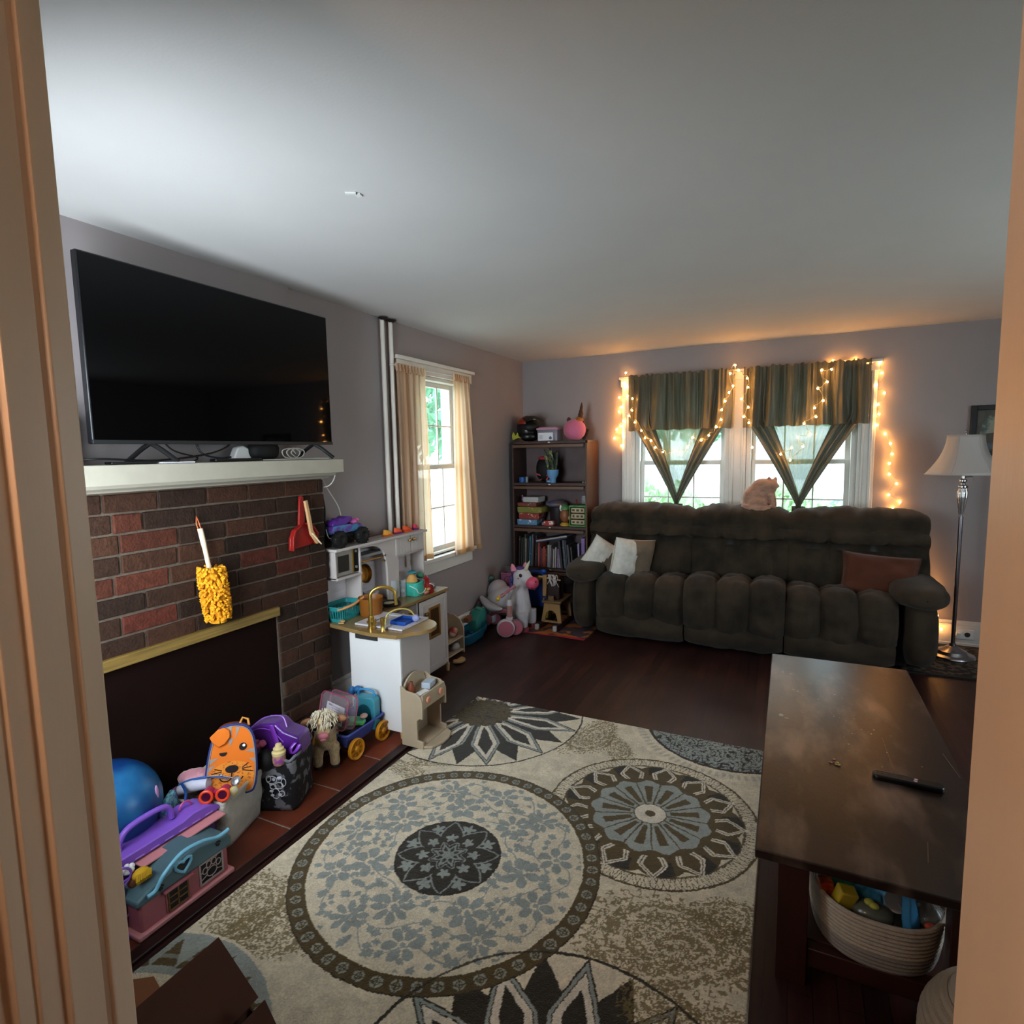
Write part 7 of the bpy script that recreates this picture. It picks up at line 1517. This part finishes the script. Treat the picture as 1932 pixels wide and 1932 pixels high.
def string(lab, pts, ys, grp='warm string lights around the back windows', skip=()):
    t = thing('string_lights', lab, 'string lights', (pts[0][0], ys(*pts[0])-.01, pts[0][1]), group=grp)
    P = []; rs = random.Random(len(pts))
    for i, (x, z) in enumerate(pts):
        y = ys(x, z); P.append((x+rs.uniform(-.012, .012), y+.004, z+.016))
        w = MB(); d = Vector((rs.uniform(-1, 1), -.4, rs.uniform(-1, 1))).normalized()
        b = Vector((x, y-.008, z)); w.ell(b, (.0075, .0075, .0075), nu=10, nv=8); w.build('bulb', bulbm, t)
        if i < len(pts)-1:
            nx_, nz_ = pts[i+1]; P.append(((x+nx_)/2+rs.uniform(-.02, .02), (y+ys(nx_, nz_))/2+.004, (z+nz_)/2+rs.uniform(-.02, .008)))
    w = MB(); w.tube(spline(P, 4), .0018, 5); w.build('wire', wirem, t)
    return t
string('warm string lights dropping down the casing beside the bookcase', BU, lambda x, z: 5.155 if x > -1.36 else 5.175)
string('warm string lights looping over the curtain nearest the bookcase', BU2, lambda x, z: 5.035 if z > 1.6 else 5.075)
string('warm string lights crossing the lamp side curtain and falling down the wall', BU3, lambda x, z: 5.175 if x > .56 or z > 2.1 else (5.035 if z > 1.6 else 5.075))
string('warm string lights trailing behind the sofa arm near the lamp', [(.90, .72), (.93, .60), (1.0, .47), (.985, .36), (1.03, .22), (1.06, .12)], lambda x, z: 5.15)

# ------------------------------------------------------------------ outside: lawn, leaves, car
lawn = mat('lawn', '#a3a898', .95, var=.3, vs=6)
w = MB(); w.box(-30, 30, 5.9, 40, -.75, -.6); w.box(-30, -3.1, -12, 5.9, -.75, -.6); w.build('ground_outside', lawn, kind='structure')
def leaf_mat(name, c, c2):
    m = sheer(name, c, .5, 1.)
    return m
lm1 = leaf_mat('leaf_bright', '#a3bd95', None); lm2 = leaf_mat('leaf_deep', '#6f9c80', None)
def bush(name, lab, c, r, n, m, seed, ls=.09, trunk=None, cat='bush', grp=None):
    t = thing(name, lab, cat, (c[0], c[1], -.6), group=grp)
    w = MB(); rs = random.Random(seed)
    for k in range(n):
        a = rs.uniform(0, 2*PI); b = math.asin(rs.uniform(-.7, 1)); q = rs.uniform(.55, 1.05)
        p = Vector((c[0]+r[0]*q*math.cos(b)*math.cos(a), c[1]+r[1]*q*math.cos(b)*math.sin(a), c[2]+r[2]*q*math.sin(b)))
        X_ = Matrix.Translation(p) @ Euler((rs.uniform(0, 6), rs.uniform(0, 6), rs.uniform(0, 6))).to_matrix().to_4x4(); s = ls*rs.uniform(.6, 1.3)
        w.add([tuple(X_ @ Vector(v)) for v in ((-s, 0, 0), (0, -s*.45, .01), (s, 0, 0), (0, s*.45, .01))], [(0, 1, 2, 3)])
    o = w.build('foliage', m, t, smooth=0)
    w = MB(); w.tube([(c[0], c[1], -.6), (c[0]+.05, c[1], (c[2]-.6)/2), (c[0], c[1], c[2])], [.09, .07, .04], 8)
    for k in range(5):
        a = rs.uniform(0, 2*PI); w.tube([(c[0], c[1], c[2]-.5*r[2]), (c[0]+.6*r[0]*math.cos(a), c[1]+.6*r[1]*math.sin(a), c[2]+.3*r[2])], [.03, .01], 6)
    w.build('trunk', mat('bark', '#5a4a3a', .9), t)
G = 'shrubs and trees outside the windows'
bush('shrub', 'bright green shrub low outside the window nearest the bookcase', (-1.9, 8.2, .35), (1.0, .7, .75), 1500, lm1, 1, grp=G)
bush('shrub', 'pale green shrub seen between the tied curtain and the mullion', (-.2, 9.2, .4), (.9, .7, .55), 1200, lm1, 2, grp=G)
bush('shrub', 'leafy shrub outside the window nearest the lamp', (1.75, 9.2, .25), (.8, .6, .5), 1200, lm1, 3, grp=G)
bush('tree', 'dense green tree behind the shrubs outside', (-2.4, 12.5, 2.6), (2.3, 1.3, 1.35), 3400, lm2, 4, .16, cat='tree', grp=G)
bush('tree', 'broad green tree outside beyond the parked car', (2.3, 13.2, 2.8), (2.2, 1.3, 1.4), 3000, lm2, 5, .16, cat='tree', grp=G)
bush('tree', 'tall leafy tree outside the side window', (-7.2, 9.6, 2.6), (1.5, 1.9, 1.7), 2800, lm2, 6, .13, cat='tree', grp=G)
bush('shrub', 'small shrub under the side window outside', (-5.0, 6.9, -.1), (.6, .6, .4), 500, lm1, 7, .06, grp=G)
t = thing('parked_car', 'pale silver car parked outside the window nearest the lamp', 'car', (1.8, 11.8, -.6))
cp_ = [(-1.9, .25), (-1.85, .75), (-1.1, .85), (-.6, 1.25), (.7, 1.28), (1.3, .9), (1.95, .82), (2.0, .3)]
w = MB(); w.prism([(1.2+x*.9, z-.6) for x, z in cp_], 11., 12.5, X=YP); w.build('body', mat('car_silver', '#c9ccd0', .25, .2), t, bevel=.08, seg=3)
w = MB(); w.prism([(1.2+x*.9, z-.6) for x, z in [(-1.0, .87), (-.55, 1.2), (.65, 1.22), (1.15, .9)]], 10.985, 10.995, X=YP); w.build('side_window', mat('car_glass', '#7a868a', .1), t)
w = MB(); w.bx((2.82, 11.05, .2), (.12, .12, .12)); w.bx((-.42, 11.05, .12), (.1, .12, .12)); w.build('tail_light', mat('tail_red', '#d01818', .3, emit='#ff2020', es=1.5), t, bevel=.02)
for x in (0.0, 2.4):
    w = MB(); w.lathe([(0, -.1), (.3, -.1), (.32, 0), (.3, .1), (0, .1)], (x, 11.05, -.28), 24, rot=(90, 0, 0), cap=False); w.build('wheel', blackm, t)
t = thing('neighbour_house', 'pale clapboard house far outside behind the trees', 'house', (0, 24, -.6))
w = MB(); w.box(-9, 3, 22, 28, -.6, 2.4); w.build('walls', mat('clapboard', '#c8ccd0', .8), t)
w = MB(); w.prism([(-9.5, 2.4), (3.5, 2.4), (-3, 5.2)], 21.7, 28.3, X=YP); w.build('roof', mat('shingle', '#7a7a7e', .9), t)
w = MB()
for x in (-7, -3.5, 0): w.box(x, x+1.1, 21.97, 21.99, .4, 1.7)
w.build('window', mat('far_window', '#a8b0b4', .2), t)

# ------------------------------------------------------------------ light
W = bpy.data.worlds.new('daylight'); S.world = W; W.use_nodes = True; nt = W.node_tree; N = nt.nodes; L = nt.links; bg = N['Background']
tc = N.new('ShaderNodeTexCoord'); sp_ = N.new('ShaderNodeSeparateXYZ'); L.new(tc.outputs['Generated'], sp_.inputs[0])
r = N.new('ShaderNodeMapRange'); r.inputs['From Min'].default_value = -.1; r.inputs['From Max'].default_value = .5; L.new(sp_.outputs['Z'], r.inputs['Value'])
mx = N.new('ShaderNodeMix'); mx.data_type = 'RGBA'; mx.inputs['A'].default_value = (.80, .95, .96, 1); mx.inputs['B'].default_value = (.72, .86, 1, 1); L.new(r.outputs[0], mx.inputs['Factor']); L.new(mx.outputs['Result'], bg.inputs['Color'])
bg.inputs['Strength'].default_value = 9.0
def area(name, loc, rot, sx, sy, col=(1, 1, 1), e=0, portal=False, spread=180):
    l = bpy.data.lights.new(name, 'AREA'); l.shape = 'RECTANGLE'; l.size = sx; l.size_y = sy; l.energy = e; l.color = col; l.spread = R_(spread)
    o = bpy.data.objects.new(name, l); COL.objects.link(o); o.location = loc; o.rotation_euler = [R_(a) for a in rot]
    if portal: l.cycles.is_portal = True
    return o
area('window_portal', (-2.56, 3.69, 1.4), (0, -90, 0), 1.32, .66, portal=True)
area('window_portal', (-.86, 5.37, 1.39), (-90, 0, 0), .8, 1.34, portal=True)
area('window_portal', (.07, 5.37, 1.39), (-90, 0, 0), .8, 1.34, portal=True)
area('window_daylight', (-1.65, .44, 1.35), (97, 0, 12), .80, 1.08, (.82, .91, 1), 36, spread=150)
area('window_daylight', (2.6, 2.6, 1.35), (0, 90, 0), 1.2, 1.3, (1, .93, .86), 0.8)  # weak fill light, added at the made-up window of the right wall
# hallway ceiling lamp behind the viewer, warm
t = thing('wall_sconce', 'round frosted wall lamp in the hallway', 'wall lamp', (-1.1, -.30, 1.7))
w = MB(); w.ell((-1.075, -.30, 1.7), (.07, .13, .13)); w.build('frosted_globe', mat('hall_glow', '#ffe0c0', .4, emit='#ffdcc0', es=42), t); w = MB(); w.box(-1.149, -1.13, -.36, -.24, 1.64, 1.76); w.build('wall_plate', trimw, t)
S.view_settings.view_transform = 'Standard'; S.view_settings.look = 'None'; S.view_settings.exposure = 0.18; S.view_settings.gamma = 0.88
S.cycles.use_denoising = True
S.cycles.max_bounces = 8; S.cycles.diffuse_bounces = 4; S.cycles.transparent_max_bounces = 12; S.cycles.caustics_reflective = False; S.cycles.caustics_refractive = False
S.cycles.sample_clamp_indirect = 6
